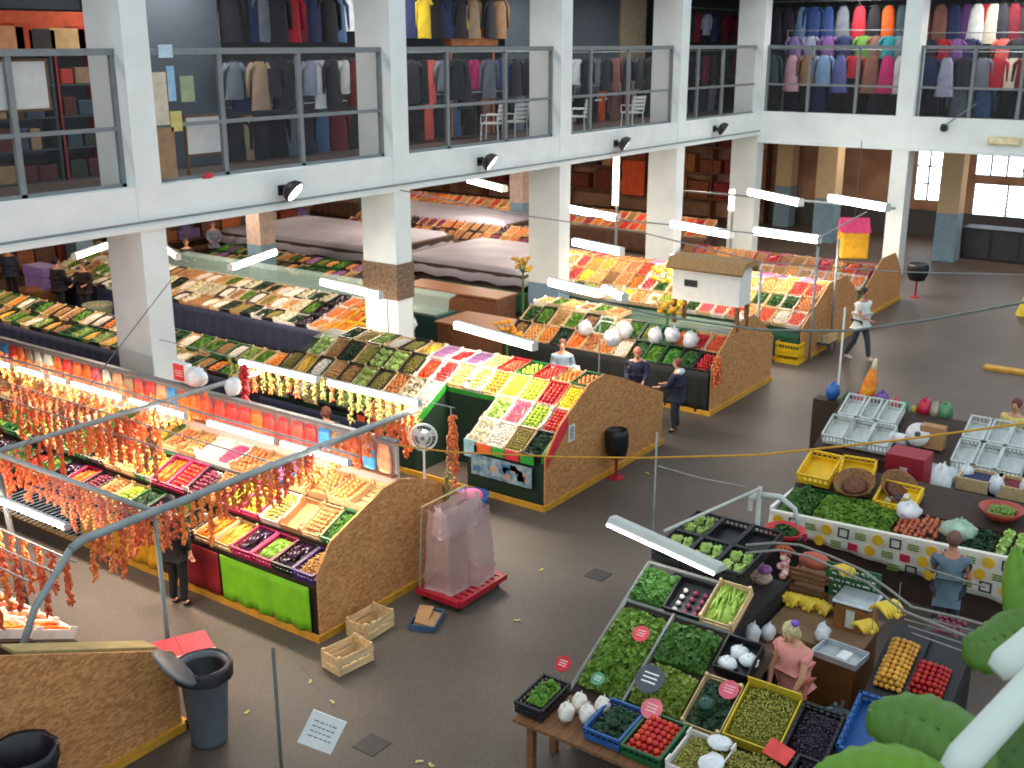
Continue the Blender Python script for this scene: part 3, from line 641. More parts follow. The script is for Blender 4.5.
Db = block('farthest plywood ended stall behind the yellow crate', 26.2, 30.2, 9.93, 18.2, PD, [(26.55, .95, 26), (27.08, 1.22, 26), (27.61, 1.49, 26), (28.2, 1.56, 2), (29, 1.5, 0)], [(9.95, 22, mat('green_skirt', (30, 84, 60), .8), .05, .75)])
PE = [(31.6, 0), (31.6, .9), (33, 1.6), (34.2, 1.6), (35, .9), (35, 0)]
Eb = block('dark stall at the far end beside the right column', 31.6, 35, 10.2, 16.4, PE, [(32.0, .95, 26), (32.53, 1.22, 26), (33.2, 1.3, 0)], [(10.2, 22, mat('green_skirt', (30, 84, 60), .8), .05, .75)], kick=True)
PF = [(3.2, 0), (3.2, 1.2), (4.6, 1.96), (5.0, 1.94), (6.97, 1.06), (7.02, 1.0), (7.02, 0)]
Fb = block('nearest plywood ended stall at lower left', 3.2, 7.02, 9.8, 16.4, PF, [], [], kick=False, frontm=mat('dark_bench_board', (62, 44, 34), .7))
MB().box((3.2, 9.72, 0), (7.1, 9.77, .1)).box((7.04, 9.72, 0), (7.1, 16.4, .1)).build('kick_board', YELB, Fb)
# crates on stall A
S = 'lime cloth stall'
lo = [('purple', 'nut'), ('black', 'aubergine'), ('magenta', 'bean'), ('magenta', 'aubergine'), ('wooden', 'gold pepper'), ('wooden', 'carrot'), ('black', 'dark veg'), ('black', 'spinach'), ('black', 'red onion'), ('green', 'dark veg'),
      ('wooden', 'lime'), ('wooden', 'onion'), ('black', 'red onion'), ('magenta', 'carrot'), ('black', 'aubergine'), ('green', 'lettuce'), ('black', 'pepper'), ('green', 'spinach'), ('black', 'lettuce'), ('black', 'aubergine'), ('wooden', 'carrot')]+rnd_items(3, ['spinach', 'carrot', 'lettuce'], ['black', 'wooden'], 50)
row(S, 'bottom tier', 9.72, .86, 12, lo, 9.97)
mid = [('green', 'parsley'), ('wooden', 'potato', True), ('cardboard', None), ('white', 'kiwi'), ('magenta', 'lemon', True), ('magenta', 'lime', True), ('cardboard', 'onion'), ('black', 'red onion'), ('magenta', 'tomato', True), ('magenta', 'carrot'), ('green', 'gold pepper'),
       ('wooden', 'peach'), ('wooden', 'orange'), ('black', 'onion'), ('green', 'lettuce'), ('green', 'parsley'), ('wooden', 'onion'), ('black', 'cabbage'), ('wooden', 'lettuce'), ('green', 'spinach'), ('black', 'lettuce')]+rnd_items(3, ['spinach', 'onion', 'lettuce'], ['black', 'wooden'], 51)
row(S, 'middle tier', 10.27, 1.2, 24, mid, 9.97)
hi = [('wooden', None), ('wooden', 'peach', True), ('cardboard', 'potato'), ('wooden', 'onion'), ('blue', 'packet'), ('cardboard', 'potato'), ('cardboard', 'onion'), ('white', 'radish'), ('white', 'garlic'), ('cardboard', 'potato'), ('wooden', 'onion'),
      ('green', 'gold pepper'), ('wooden', 'red apple'), ('wooden', 'onion'), ('green', 'parsley'), ('white', 'gold pepper'), ('wooden', 'onion'), ('cardboard', 'onion'), ('wooden', 'peach'), ('wooden', 'onion'), ('cardboard', 'onion')]+rnd_items(3, ['peach', 'onion', 'lettuce'], ['cardboard', 'wooden'], 52)
row(S, 'top tier', 10.82, 1.48, 14, hi, 9.97)
# crates on stall B
S = 'green rim stall'
row(S, 'front tier', 15.1, 1.0, 30, [('black', 'dark veg'), ('wooden', 'kiwi', True), ('white', 'garlic'), ('white', 'cauliflower'), None, None, None, ('white', 'garlic'), ('wooden', 'potato'), ('wooden', 'onion'), ('black', 'cabbage'), ('black', 'cabbage'), ('black', 'spinach'), ('wooden', 'kiwi'), ('black', 'garlic'), ('wooden', 'lime'), ('black', 'cabbage'), ('wooden', 'nut')], 9.97)
row(S, 'second tier', 15.6, 1.29, 30, [('white', 'tomato', True), ('white', 'lime', True), ('white', 'radish'), ('white', 'cabbage'), None, None, None, ('white', 'garlic'), ('wooden', 'cauliflower'), ('wooden', 'onion'), ('black', 'kiwi'), ('wooden', 'cabbage'), ('black', 'nut'), ('wooden', 'potato'), ('black', 'garlic'), ('wooden', 'gold pepper'), ('black', 'kiwi')], 9.97)
row(S, 'third tier', 16.1, 1.57, 30, [('wooden', 'lemon', True), ('red', 'red apple', True), ('wooden', 'lime', True), ('wooden', 'lemon', True), ('wooden', 'orange', True), ('white', 'orange'), ('wooden', 'peach'), ('white', 'tomato'), ('white', 'pepper'), ('black', 'kiwi'), ('wooden', 'cabbage'), ('black', 'cabbage'), ('wooden', 'kiwi'), ('black', 'dark veg'), ('wooden', 'nut'), ('white', 'cabbage')], 9.97)
row(S, 'top tier', 16.6, 1.76, 8, [('green', 'peach'), ('wooden', 'orange'), ('red', 'tomato'), ('green', 'lime'), ('red', 'tomato'), ('wooden', 'peach'), ('white', 'packet'), ('white', 'pepper'), ('white', 'packet'), ('wooden', 'gold pepper'), ('black', 'kiwi'), ('wooden', 'garlic'), ('black', 'cabbage'), ('wooden', 'kiwi'), ('black', 'dark veg')], 9.97)
row(S, 'rear tier', 17.6, 1.4, -24, rnd_items(12, ['peach', 'orange', 'onion', 'tomato', 'spinach', 'nut'], ['wooden', 'black', 'white'], 5), 9.97, far=True)
S = 'hut stall'
row(S, 'front tier', 21.45, 1.0, 30, [('black', 'tomato'), ('black', 'spinach'), ('black', 'parsley'), ('green', 'lettuce'), ('black', 'spinach'), ('wooden', 'garlic'), ('wooden', 'orange'), ('wooden', 'onion'), ('wooden', 'carrot'), ('black', 'dark veg'), ('wooden', 'orange'), ('wooden', 'peach'), ('black', 'nut')]+rnd_items(7, ['spinach', 'cabbage', 'gold pepper', 'carrot'], ['wooden', 'black'], 2)[:0], 9.97)
row(S, 'second tier', 21.97, 1.3, 30, [('wooden', 'tomato'), ('wooden', 'pepper'), ('green', 'carrot'), ('green', None), ('green', 'kiwi'), ('black', 'lettuce'), ('wooden', 'garlic'), ('white', 'parsley'), ('black', 'nut'), ('wooden', 'lettuce')]+rnd_items(9, ['spinach', 'nut', 'gold pepper', 'lettuce'], ['wooden', 'black'], 3)[:3], 9.97)
row(S, 'top tier', 22.55, 1.5, 2, [None]*7+rnd_items(6, ['peach', 'nut', 'onion', 'lettuce'], ['wooden', 'white'], 4), 9.97, far=True)
S = 'farthest plywood stall'
bright = ['tomato', 'onion', 'orange', 'lemon', 'peach', 'lime', 'nut', 'potato', 'red apple', 'garlic', 'spinach']
row(S, 'front tier', 26.55, .95, 26, rnd_items(20, ['lime', 'lemon', 'tomato', 'peach', 'garlic', 'spinach', 'radish'], ['wooden', 'white', 'wooden'], 12), 9.97, far=True)
row(S, 'second tier', 27.08, 1.22, 26, rnd_items(20, bright, ['wooden', 'cardboard', 'white'], 13), 9.97, far=True)
row(S, 'third tier', 27.61, 1.49, 26, rnd_items(20, ['orange', 'onion', 'peach', 'nut', 'tomato'], ['wooden', 'white', 'cardboard'], 14), 9.97, far=True)
row(S, 'top tier', 28.2, 1.56, 2, rnd_items(20, ['orange', 'packet', 'peach', 'onion', 'nut'], ['wooden', 'white', 'magenta', 'cardboard'], 15), 9.97, far=True)
S = 'dark far stall'
row(S, 'front tier', 32.0, .95, 26, rnd_items(15, ['onion', 'peach', 'potato', 'orange'], ['wooden', 'white'], 16), 10.3, far=True)
row(S, 'second tier', 32.53, 1.22, 26, rnd_items(15, ['onion', 'peach', 'pepper', 'nut'], ['wooden', 'cardboard', 'magenta'], 17), 10.3, far=True)
bench(Fb, [(6.5, .9, -24), (5.97, 1.15, -24), (5.44, 1.4, -24)], 11.3, 16.4, BENM)
S = 'nearest plywood stall'
row(S, 'aisle tier', 6.5, .9, -24, [('white', 'carrot'), ('white', 'onion'), ('white', 'pepper'), ('white', 'carrot'), ('white', 'onion')]+rnd_items(7, ['carrot', 'onion', 'pepper', 'peach'], ['white', 'wooden'], 18), 11.35)
row(S, 'upper tier', 5.97, 1.15, -24, rnd_items(12, ['carrot', 'onion', 'carrot', 'peach'], ['white', 'wooden'], 19), 11.35)
row(S, 'top tier', 5.44, 1.4, -24, rnd_items(12, ['carrot', 'onion', 'carrot', 'peach'], ['white', 'wooden'], 20), 11.35)
# counters farther in, behind the columns
def counter(label, S, x0, x1, y0, y1, z, skirt, tiers, seed, keys, cks, its=None):
    t = thing('market_counter', label, 'counter', (0, 0, 0))
    bench(t, tiers, y0, y1, mat('dark_bench_board', (62, 44, 34), .7))
    for k, (X, zz, tl) in enumerate(tiers): row(S, ['front tier', 'second tier', 'third tier'][k], X, zz, tl, ((its or [])+rnd_items(min(36, int((y1-y0)/.41)), keys, cks, seed+k))[:int((y1-y0)/.41)], y0+.02, far=True)
    cloth('skirt', skirt, t, tiers[0][0]-.31, y0, y1, .08, z, .03, .4); return t
# ---- counters beyond the column line
mix = ['lettuce', 'cabbage', 'nut', 'garlic', 'gold pepper', 'kiwi', 'orange', 'dark veg']
counter('navy skirted counter of mixed vegetables behind the aisle of first two columns', 'first navy counter', 0, 16.9, 17.0, 30.5, .85, NAVY, [(15.4, .85, 10), (15.98, 1.05, 18)], 30, mix, ['wooden', 'black', 'green'])
counter('navy skirted counter with yellow trays between first and second columns', 'yellow tray counter', 0, 20.5, 17.9, 31.6, .88, NAVY, [(19.4, .88, 10), (19.98, 1.05, 18), (20.56, 1.2, 12)], 33, ['potato', 'nut', 'garlic', 'kiwi', 'lettuce', 'dark veg', 'cauliflower'], ['wooden', 'white', 'black', 'cardboard'], [('yellow', 'nut'), ('yellow', 'nut'), ('yellow', 'orange'), ('wooden', 'orange'), ('white', 'carrot'), ('black', 'aubergine')])
counter('dark counter of greens behind the second column', 'second column counter', 0, 24, 21.5, 30, .8, DGRN, [(24.2, .85, 12), (24.8, 1.0, 12)], 36, ['lettuce', 'nut', 'kiwi', 'peach', 'spinach', 'packet'], ['wooden', 'black', 'green'])
counter('counter of reddish produce behind the third column', 'third column counter', 0, 24, 22.2, 31, .85, mat('brown_skirt', (96, 66, 50), .8), [(32.0, .9, 26), (32.55, 1.15, 26)], 38, ['onion', 'potato', 'nut', 'red onion', 'aubergine'], ['wooden', 'cardboard', 'black'])
counter('dim counter along the back wall under the gallery', 'back wall counter', 0, 24, 18, 38, .85, mat('brown_skirt', (96, 66, 50), .8), [(37.5, .9, 26), (38.05, 1.15, 26)], 41, ['onion', 'pepper', 'potato', 'orange', 'nut', 'red apple'], ['wooden', 'cardboard'])
# booths standing before the back wall
t = thing('market_booth', 'long brown booth with shelves in the dim left background', 'stall', (0, 0, 0))
MB().box((11, 33.9, 0), (33, 34.0, 3.6)).build('back_board', mat('booth_board', (120, 84, 60), .8, .2), t)
for lv in range(4): MB().box((11, 33.3, .75+.75*lv), (33, 33.88, .8+.75*lv)).build('shelf', mat('booth_shelf', (96, 66, 46), .8), t)
r = random.Random(21); q = 0
for lv in range(4):
    x = 11.2; k = 0
    while x < 32.2:
        w = r.uniform(.45, 1.0); h = r.uniform(.3, .6); c = r.choice([(196, 110, 56), (150, 90, 56), (214, 150, 90), (110, 70, 56), (140, 60, 44), (170, 150, 60), (120, 100, 150), (200, 180, 160), (70, 60, 60)])
        o = MB().box((0, 0, 0), (w, .4, h)).sph((w/2, .2, h), w*.35, (1, .5, .45), 8, 5).build('goods_basket', mat('goods_%d_%d_%d' % c, c, .8, .25, 9)); o.location = (x, 33.4, .81+.75*lv); k += 1; x += w+r.uniform(.03, .25)
        tag(o, 'heaped goods basket on %s booth shelf, %s from the left end' % (ORD[lv], ORD[k-1] if k <= 25 else 'past the twenty-fifth'), 'basket', 'goods baskets on the booth shelves')
for k, (px, py, s_, c) in enumerate([(16, 330, .62, (150, 116, 60)), (44, 312, .6, (120, 80, 44)), (100, 330, .4, (130, 136, 110))]):
    g = at(px, py, 0); t = thing('round_basket', 'big round brown basket at far left, %s from left' % ORD[k], 'basket', (g.x, g.y, 0)); MB().lathe([(0, 0), (s_*.8, 0), (s_, .7), (s_*1.04, .75), (s_*.95, .75), (s_*.9, .6), (0, .6)], 20).build('body', mat('basket_%d' % c[0], c, .85, .25, 14), t, True)
    MB().sph((0, 0, .62), s_*.88, (1, 1, .4), 14, 7).build('contents', mat('basket_fill_%d' % c[0], (min(255, c[0]+30), c[1]+14, c[2]+10), .8, .3, 14), t, True)
o = MB().box((-.3, -.5, 0), (.3, .5, .3)).box((-.28, -.48, -1.1), (.28, .48, 0)).build('lilac_box', mat('lilac_box', (124, 100, 160), .6)); bevel(o, .02); g = at(42, 275, 1.1); o.location = (g.x, g.y, 1.1); tag(o, 'lilac box standing in the far left background', 'box')
# long glass topped fish and cheese counter
GLS = mat('counter_glass', (190, 220, 215), .08, 0, alpha=.35)
TEALM = mat('dark_teal_counter', (36, 84, 78), .4, .1)
t = thing('display_counter', 'long dark teal glass topped counter behind the yellow trays', 'counter', (22.0, 0, 0))
MB().box((0, 18.2, 0), (.9, 30, .85)).build('body', TEALM, t); MB().box((-.02, 18.2, .85), (.5, 30, .9)).build('ledge', mat('grey_green_ledge', (120, 140, 136), .3), t)
MB().prism([(.5, .9), (.56, 1.25), (.9, 1.3), (.9, 1.27), (.58, 1.22), (.53, .9)], 18.2, 30).build('glass_screen', GLS, t)
# grey tarpaulin covered stalls
TARP = mat('grey_tarpaulin', (148, 146, 160), .6, .1, 1.2)
def tarp(x0, x1, y0, y1, z, label):
    t = thing('covered_stall', label, 'stall', ((x0+x1)/2, (y0+y1)/2, 0)); w, d = (x1-x0)/2, (y1-y0)/2
    MB().box((-w+.15, -d+.15, 0), (w-.15, d-.15, z-.1)).build('body', mat('dark_bench_board', (62, 44, 34), .7), t)
    n = 16; vs = []; fs = []
    for i in range(n+1):
        for j in range(n+1):
            a, b = i/n*2-1, j/n*2-1; e = max(abs(a), abs(b)); zz = z+.1*(1-e)+.03*math.sin(a*9+b*4)*(1-e)
            if e > .99: zz = z-.4+.05*math.sin(i*2.1+j*1.7)
            vs.append((a*w, b*d, zz))
    for i in range(n):
        for j in range(n): k = i*(n+1)+j; fs.append((k, k+n+1, k+n+2, k+1))
    o = MB().add(vs, fs).build('tarpaulin', TARP, t, True); s = o.modifiers.new('s', 'SOLIDIFY'); s.thickness = .02
tarp(26.5, 31.2, 24.6, 32.5, 1.25, 'stall covered with grey tarpaulin left of the second column')
tarp(26.3, 31.0, 18.4, 23.6, 1.25, 'stall covered with grey tarpaulin between second and third columns')
tarp(32.6, 35.2, 23.4, 31.0, 1.5, 'farther grey covered stall behind the other covered stalls')
# big brown chests
BRN = mat('brown_lacquered_wood', (128, 82, 54), .5, .15, 2, stretch=(1, 6, 6))
for k, (x, y, w, d, h, lab) in enumerate([(21.6, 14.2, 1.5, 2.0, 1.0, 'low brown wooden chest in front of the third column'), (22.2, 16.7, 1.3, 2.2, .9, 'brown wooden chest between second and third columns, nearest'), (24.6, 19.5, .9, 3.4, 1.0, 'long orange brown counter box before grey tarpaulin stall')]):
    t = thing('wooden_chest', lab, 'chest', (x, y, 0)) if k else None
    if not t: continue
    bevel(MB().box((-w/2, -d/2, 0), (w/2, d/2, h-.06)).build('body', BRN, t), .02); bevel(MB().box((-w/2-.04, -d/2-.04, h-.06), (w/2+.04, d/2+.04, h)).build('lid', mat('brown_lid', (150, 100, 68), .4, .1), t), .015)
# back wall shops: brown and orange stock (boxes on the wall shelves)
r = random.Random(5); n = 0
for side in range(2):
    for lv in range(3):
        k = 0; p = 8.5 if side == 0 else 20.0
        while p < (46 if side == 0 else 38):
            w = r.uniform(.7, 1.5); h = r.uniform(.5, .95); c = r.choice([(150, 80, 48), (196, 120, 60), (120, 56, 40), (90, 62, 50), (170, 100, 70), (140, 40, 40), (200, 150, 100), (84, 70, 66)])
            o = MB().box((0, 0, 0), (w, .45, h) if side == 0 else (.45, w, h)).build('stock_box', mat('stock_%d_%d_%d' % c, c, .8, .2)); bevel(o, .03)
            o.location = (p, 39.4, .9+lv*1.15) if side == 0 else (47.0, p, .9+lv*1.15); k += 1
            tag(o, 'stock box on %s shelf of back shop wall, %s from left' % (['low', 'middle', 'high'][lv], ORD[k-1] if k < 21 else 'beyond twentieth') if side == 0 else
                'stock box on %s shelf of the far right shop wall, %s from right' % (['low', 'middle', 'high'][lv], ORD[k-1]), 'box', 'stock boxes on the shop walls'); p += w+r.uniform(.05, .4)
for side in range(2):
    t = thing('stock_shelving', ['dark wooden shelving along the back shop wall', 'dark wooden shelving along the far right shop wall'][side], 'shelves', (0, 0, 0))
    for lv in range(3):
        z = .9+lv*1.15; MB().box((8, 39.3, z-.05), (46.4, 39.95, z)).build('shelf', BRN, t) if side == 0 else MB().box((46.9, 19.9, z-.05), (47.48, 38.4, z)).build('shelf', BRN, t)
    for q in range(8):
        if side == 0: MB().box((8+q*5.4, 39.3, 0), (8.06+q*5.4, 39.95, 3.9)).build('upright', BRN, t)
        else: MB().box((46.9, 19.9+q*2.6, 0), (47.48, 19.96+q*2.6, 3.9)).build('upright', BRN, t)
o = MB().box((0, 0, 0), (.06, 1.2, 1.6)).build('poster', mat('orange_poster', (236, 90, 40), .6)); d = ray(633, 178); k_ = 46.8/d.x; pz = CAM+d*k_-Vector((0, .6, .8)); o.location = pz; tag(o, 'bright orange poster high up behind the fourth bay', 'poster')
# ---- fluorescent lamps
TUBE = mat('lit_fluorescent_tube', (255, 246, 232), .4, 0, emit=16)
HOUS = mat('lamp_housing', (196, 200, 198), .4, .05)
def lamp(p, q, z, label, r=.03, w=.09, light=60, hang=0.0, group=None):
    a = at(p[0], p[1], z); b = at(q[0], q[1], z); c = (a+b)/2; L = (b-a).length; rz = math.atan2(b.y-a.y, b.x-a.x)
    return lamp3(c, L, rz, label, r, w, light, group)
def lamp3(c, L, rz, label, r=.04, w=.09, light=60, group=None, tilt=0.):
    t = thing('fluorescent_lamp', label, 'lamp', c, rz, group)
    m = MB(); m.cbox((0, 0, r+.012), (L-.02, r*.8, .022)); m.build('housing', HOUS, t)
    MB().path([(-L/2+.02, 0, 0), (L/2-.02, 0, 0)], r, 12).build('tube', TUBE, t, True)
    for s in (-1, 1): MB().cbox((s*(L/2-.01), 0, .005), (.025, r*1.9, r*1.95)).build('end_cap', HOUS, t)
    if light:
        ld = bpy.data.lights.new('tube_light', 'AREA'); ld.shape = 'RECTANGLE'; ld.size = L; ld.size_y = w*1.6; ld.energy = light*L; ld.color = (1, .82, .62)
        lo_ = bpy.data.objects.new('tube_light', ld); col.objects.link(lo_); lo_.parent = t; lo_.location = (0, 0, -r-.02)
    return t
LX = 10.0; LZ = 2.4
segs = [(-20, 12), (18, 46), (51, 68), (72, 124), (130, 186), (208, 276), (281, 350)]
for k, (a, b) in enumerate(segs):
    ya_, yb_ = yat(a, LX, LZ), yat(b, LX, LZ)
    lamp3((LX, (ya_+yb_)/2, LZ), abs(ya_-yb_), PI/2, 'lit fluorescent lamp over the lime cloth stall, %s from the corridor end' % ORD[6-k], light=42, group='lamps over the lime cloth stall')
tag(MB().path([(LX, 9.6, LZ+.13), (LX, 19, LZ+.13)], .02, 6).build('lamp_rail', STEEL), 'steel rail carrying the row of lamps over peppers', 'rail')
LXB = 12.0
for k, (a, b) in enumerate([(240, 318), (328, 420)]):
    ya_, yb_ = yat(a, LXB, 2.6), yat(b, LXB, 2.6)
    lamp3((LXB, (ya_+yb_)/2, 2.6), abs(ya_-yb_), PI/2, 'lit fluorescent lamp behind the bright bags, %s from the corridor' % ORD[1-k], r=.045, w=.11, light=45)
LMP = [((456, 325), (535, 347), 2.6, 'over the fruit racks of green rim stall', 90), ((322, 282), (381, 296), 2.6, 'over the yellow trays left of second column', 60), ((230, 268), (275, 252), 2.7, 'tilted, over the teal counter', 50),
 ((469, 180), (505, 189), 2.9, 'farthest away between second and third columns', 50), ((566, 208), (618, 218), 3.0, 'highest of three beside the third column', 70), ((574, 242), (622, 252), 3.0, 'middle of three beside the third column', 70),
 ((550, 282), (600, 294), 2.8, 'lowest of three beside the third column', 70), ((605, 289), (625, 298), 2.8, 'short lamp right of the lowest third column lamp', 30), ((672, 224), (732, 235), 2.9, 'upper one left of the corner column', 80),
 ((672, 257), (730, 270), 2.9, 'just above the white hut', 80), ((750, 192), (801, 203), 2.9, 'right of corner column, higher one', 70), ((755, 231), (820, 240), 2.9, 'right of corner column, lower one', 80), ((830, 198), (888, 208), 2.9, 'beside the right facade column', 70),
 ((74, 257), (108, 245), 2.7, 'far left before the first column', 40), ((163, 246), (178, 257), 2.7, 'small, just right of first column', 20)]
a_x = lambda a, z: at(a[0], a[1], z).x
for a, b, z, lab, e in LMP: lamp(a, b, z, 'lit fluorescent lamp %s' % lab, r=.04+.0022*(a_x(a, z)), w=.13, light=e*.6)  # tubes thicken with distance: their glare is built into the radius
# upright tubes on columns
for (px, py0, py1, X, lab) in ((615, 153, 205, 33.5, 'upright lit tube lamp left of the fourth column'), (731, 190, 210, 36.8, 'short upright lit tube lamp beside the corner column')):
    d0 = ray(px, py0); d1 = ray(px, py1); a = CAM+d0*(X/d0.x); b = CAM+d1*(X/d1.x); t = thing('upright_lamp', lab, 'lamp', (b.x, b.y, b.z)); h = a.z-b.z
    MB().path([(0, 0, 0), (0, 0, h)], .1, 10).build('tube', mat('dim_tube', (255, 240, 222), .4, 0, emit=5), t, True); MB().cbox((.12, 0, h/2), (.06, .16, h+.1)).build('housing', HOUS, t)
    MB().box((.1, -.04, -b.z), (.15, .04, 0)).build('pole', STEEL, t)
# ---- white hut with thatched roof on stall C
hut = thing('display_hut', 'small white hut with thatched fringe on top of the stall', 'hut', (22.75, 0, 1.72))
hy0, hy1 = yat(738, 22.2, 2.3), yat(671, 22.2, 2.3)
MB().box((-.5, hy0, .45), (.1, hy1, 1.32)).build('walls', mat('hut_white', (240, 238, 230), .6, .03), hut)
MB().prism([(-.66, 1.2), (-.5, 1.42), (.1, 1.42), (.26, 1.2), (.22, 1.15), (.1, 1.3), (-.5, 1.3), (-.62, 1.15)], hy0-.1, hy1+.1).build('thatched_roof', mat('thatch_straw', (190, 150, 100), .9, .3, 20, stretch=(1, 8, 1), bump=.6), hut)
MB().box((-.52, hy1-.62, .78), (-.502, hy1-.3, .93)).build('vent', BLACK, hut)
for yy_ in (hy0+.05, hy1-.05):
    for xx_ in (-.45, .05): MB().box((xx_-.04, yy_-.04, -.1), (xx_+.04, yy_+.04, .45)).build('leg', WOODB, hut)
# ---- upper ridge of stall A: bright bags on a shelf with clear backing
t = thing('ridge_shelf', 'grey topped shelf board along the crest of lime cloth stall', 'shelf', (0, 0, 0))
MB().box((11.12, 9.96, 1.6), (11.17, 24, 2.32)).build('back_board', mat('clear_backing', (200, 190, 186), .3, 0, alpha=.6), t)
MB().box((11.1, 9.96, 2.30), (11.19, 24, 2.34)).build('top_rail', GREYP, t); MB().box((11.1, 9.96, 1.55), (11.3, 24, 1.6)).build('ledge', WOODB, t)
cs = [((226, 40, 50), 'red'), ((240, 170, 40), 'yellow orange'), ((222, 60, 60), 'scarlet'), ((230, 140, 110), 'salmon'), ((206, 200, 190), 'pale'), ((60, 130, 200), 'blue'), ((236, 90, 40), 'orange'), ((210, 60, 90), 'rose'), ((150, 110, 90), 'brown')]
y = 10.0; k = 0
BAG = {}
def bagmesh(c):
    if c not in BAG:
        b = MB(); r = random.Random(c[0]); vs = []; fs = []; n = 10
        for i in range(6):
            t_ = i/5; w = (.12, .14, .145, .14, .12, .1)[i]; dd = (.035, .05, .05, .04, .025, .008)[i]
            for q in range(n): th = 2*PI*q/n; vs.append((dd*math.cos(th)*(1+r.uniform(-.1, .1)), w*math.sin(th), t_*.42))
        for i in range(5):
            for q in range(n): fs.append((i*n+q, i*n+(q+1) % n, (i+1)*n+(q+1) % n, (i+1)*n+q))
        fs += [tuple(range(n)), tuple(range(5*n, 6*n))]; b.add(vs, fs)
        BAG[c] = b.build('snack_bag', mat('foil_%d_%d_%d' % c, c, .3, .25, 9, c2=(min(255, c[0]+20), min(255, c[1]+50), min(255, c[2]+30))), data_only=True, smooth=True)
    return BAG[c]
rr = random.Random(3)
while y < 20:
    c, nmn = cs[rr.randrange(len(cs))] if y > 14 else cs[rr.choice([0, 1, 2, 3, 6, 7, 0, 5, 8])]
    o = bpy.data.objects.new('snack_bag', bagmesh(c)); col.objects.link(o); o.location = (11.06, y+.14, 1.86); o.rotation_euler = (rr.uniform(-.1, .1), -.05, rr.uniform(-.1, .1)); k += 1
    tag(o, '%s foil bag on stall crest, %s from the corridor end' % (nmn, ORD[k-1] if k <= 20 else 'past the twentieth'), 'bag', 'foil bags along the crest' if k <= 20 else 'foil bags past the twentieth'); y += .29
for zz in (1.84,): MB().box((11.0, 9.96, zz-.02), (11.12, 24, zz)).build('ledge', WOODB, t)
# ---- pipe frame and strings of peppers
PIPE = mat('grey_green_pipe', (136, 146, 146), .5, .1)
fr = thing('pipe_frame', 'grey tubular frame over the aisle hung with dried peppers', 'frame', (0, 0, 0))
FZ = 2.5
Y1, Y2 = 10.35, 13.7
MB().path([(6.25, Y1, FZ-.05), (6.4, Y1, FZ), (12.0, Y1, FZ)], .05, 10).build('front_rail', PIPE, fr, True)
MB().path([(6.25, Y2, FZ), (12.0, Y2, FZ)], .04, 10).build('rear_rail', PIPE, fr, True)
MB().path([(7.35, Y1, FZ), (7.35, 17, FZ)], .035, 10).build('cross_rail', PIPE, fr, True)
MB().path([(6.25, Y1, FZ-.05), (5.75, Y1, 1.95), (5.5, Y1, 1.45)], .04, 10).build('brace', PIPE, fr, True)
MB().path([(7.35, Y1, FZ), (7.35, Y1, 0)], .03, 8).build('leg', PIPE, fr, True)
MB().path([(6.95, 12.9, FZ), (6.95+.15, 12.9, 0)], .04, 8).build('leg', DGREY, fr, True)
g = MB()
for k in range(20): g.path([(6.35, 10.5+k*.09, FZ-.02), (7.3, 10.5+k*.09, FZ-.02)], .006, 4)
g.build('wire_grid', STEEL, fr)
ya_, yb_ = yat(-70, 6.6, 2.4), yat(66, 6.6, 2.4)
lamp3((6.62, (ya_+yb_)/2, 2.4), abs(ya_-yb_), PI/2, 'lit fluorescent lamp under the wire grid at far left', r=.04, w=.13, light=35)
def garl(seed, L, c, m, dens=40):
    r = random.Random(seed); b = MB()
    b.path([(0, 0, 0), (0, 0, -L)], .004, 4)
    for k in range(int(dens*L/.5)):
        z = -L*(k+.5)/int(dens*L/.5); a = r.uniform(0, 6.28); l = r.uniform(.045, .075); tl = r.uniform(.3, .9)
        p = Vector((.01*math.cos(a), .01*math.sin(a), z)); q = p+Vector((math.cos(a)*math.sin(tl), math.sin(a)*math.sin(tl), -math.cos(tl)))*l
        b.path([p, p*.4+q*.6+Vector((0, 0, .01)), q], [.016, .02, .006], 5)
    return b.build('pepper_string', m, data_only=True, smooth=True)
PEP = [mat('dried_pepper_orange', (238, 132, 66), .55, .2, 18, rand=.22, c2=(206, 84, 44)), mat('dried_pepper_red', (222, 96, 54), .55, .2, 18, rand=.2, c2=(236, 140, 84)), mat('dried_pepper_brown', (196, 122, 84), .6, .25, 18, rand=.25, c2=(136, 66, 56)), mat('dried_stalk_yellow', (150, 142, 70), .6, .25, 18, rand=.4, c2=(84, 78, 44))]
GA = [[garl(s*4+m, (.4, .52, .34)[s], None, PEP[m]) for s in range(3)] for m in range(4)]
GC = {}
def string(x, y, z, m, where, group, nm='pepper_string'):
    GC[group] = GC.get(group, 0)+1; n = GC[group]
    o = bpy.data.objects.new(nm, GA[m][RN.randrange(3)]); col.objects.link(o); o.location = (x, y, z); o.rotation_euler = (0, 0, RN.uniform(0, 6)); o.scale = (1, 1, RN.uniform(.85, 1.25))
    return tag(o, where, 'pepper string' if nm == 'pepper_string' else 'dried herb', group)
x = 6.5
while x < 11.9:
    string(x+RN.uniform(-.02, .02), Y1, FZ-.03, RN.choice((0, 0, 1)) , 'string of orange dried peppers hanging from the front rail of the frame', 'pepper strings on the front rail'); x += .125
x = 7.5
while x < 10.9: string(x, Y2, FZ-.03, RN.choice((0, 1, 1)), 'string of dried red peppers hanging from rear rail of the frame', 'pepper strings on the rear rail'); x += .16
y = 10.6
while y < 16.5: string(7.35, y, FZ-.03, RN.choice((0, 0, 1)), 'string of orange dried peppers on the cross rail over the aisle', 'pepper strings on the cross rail'); y += .16
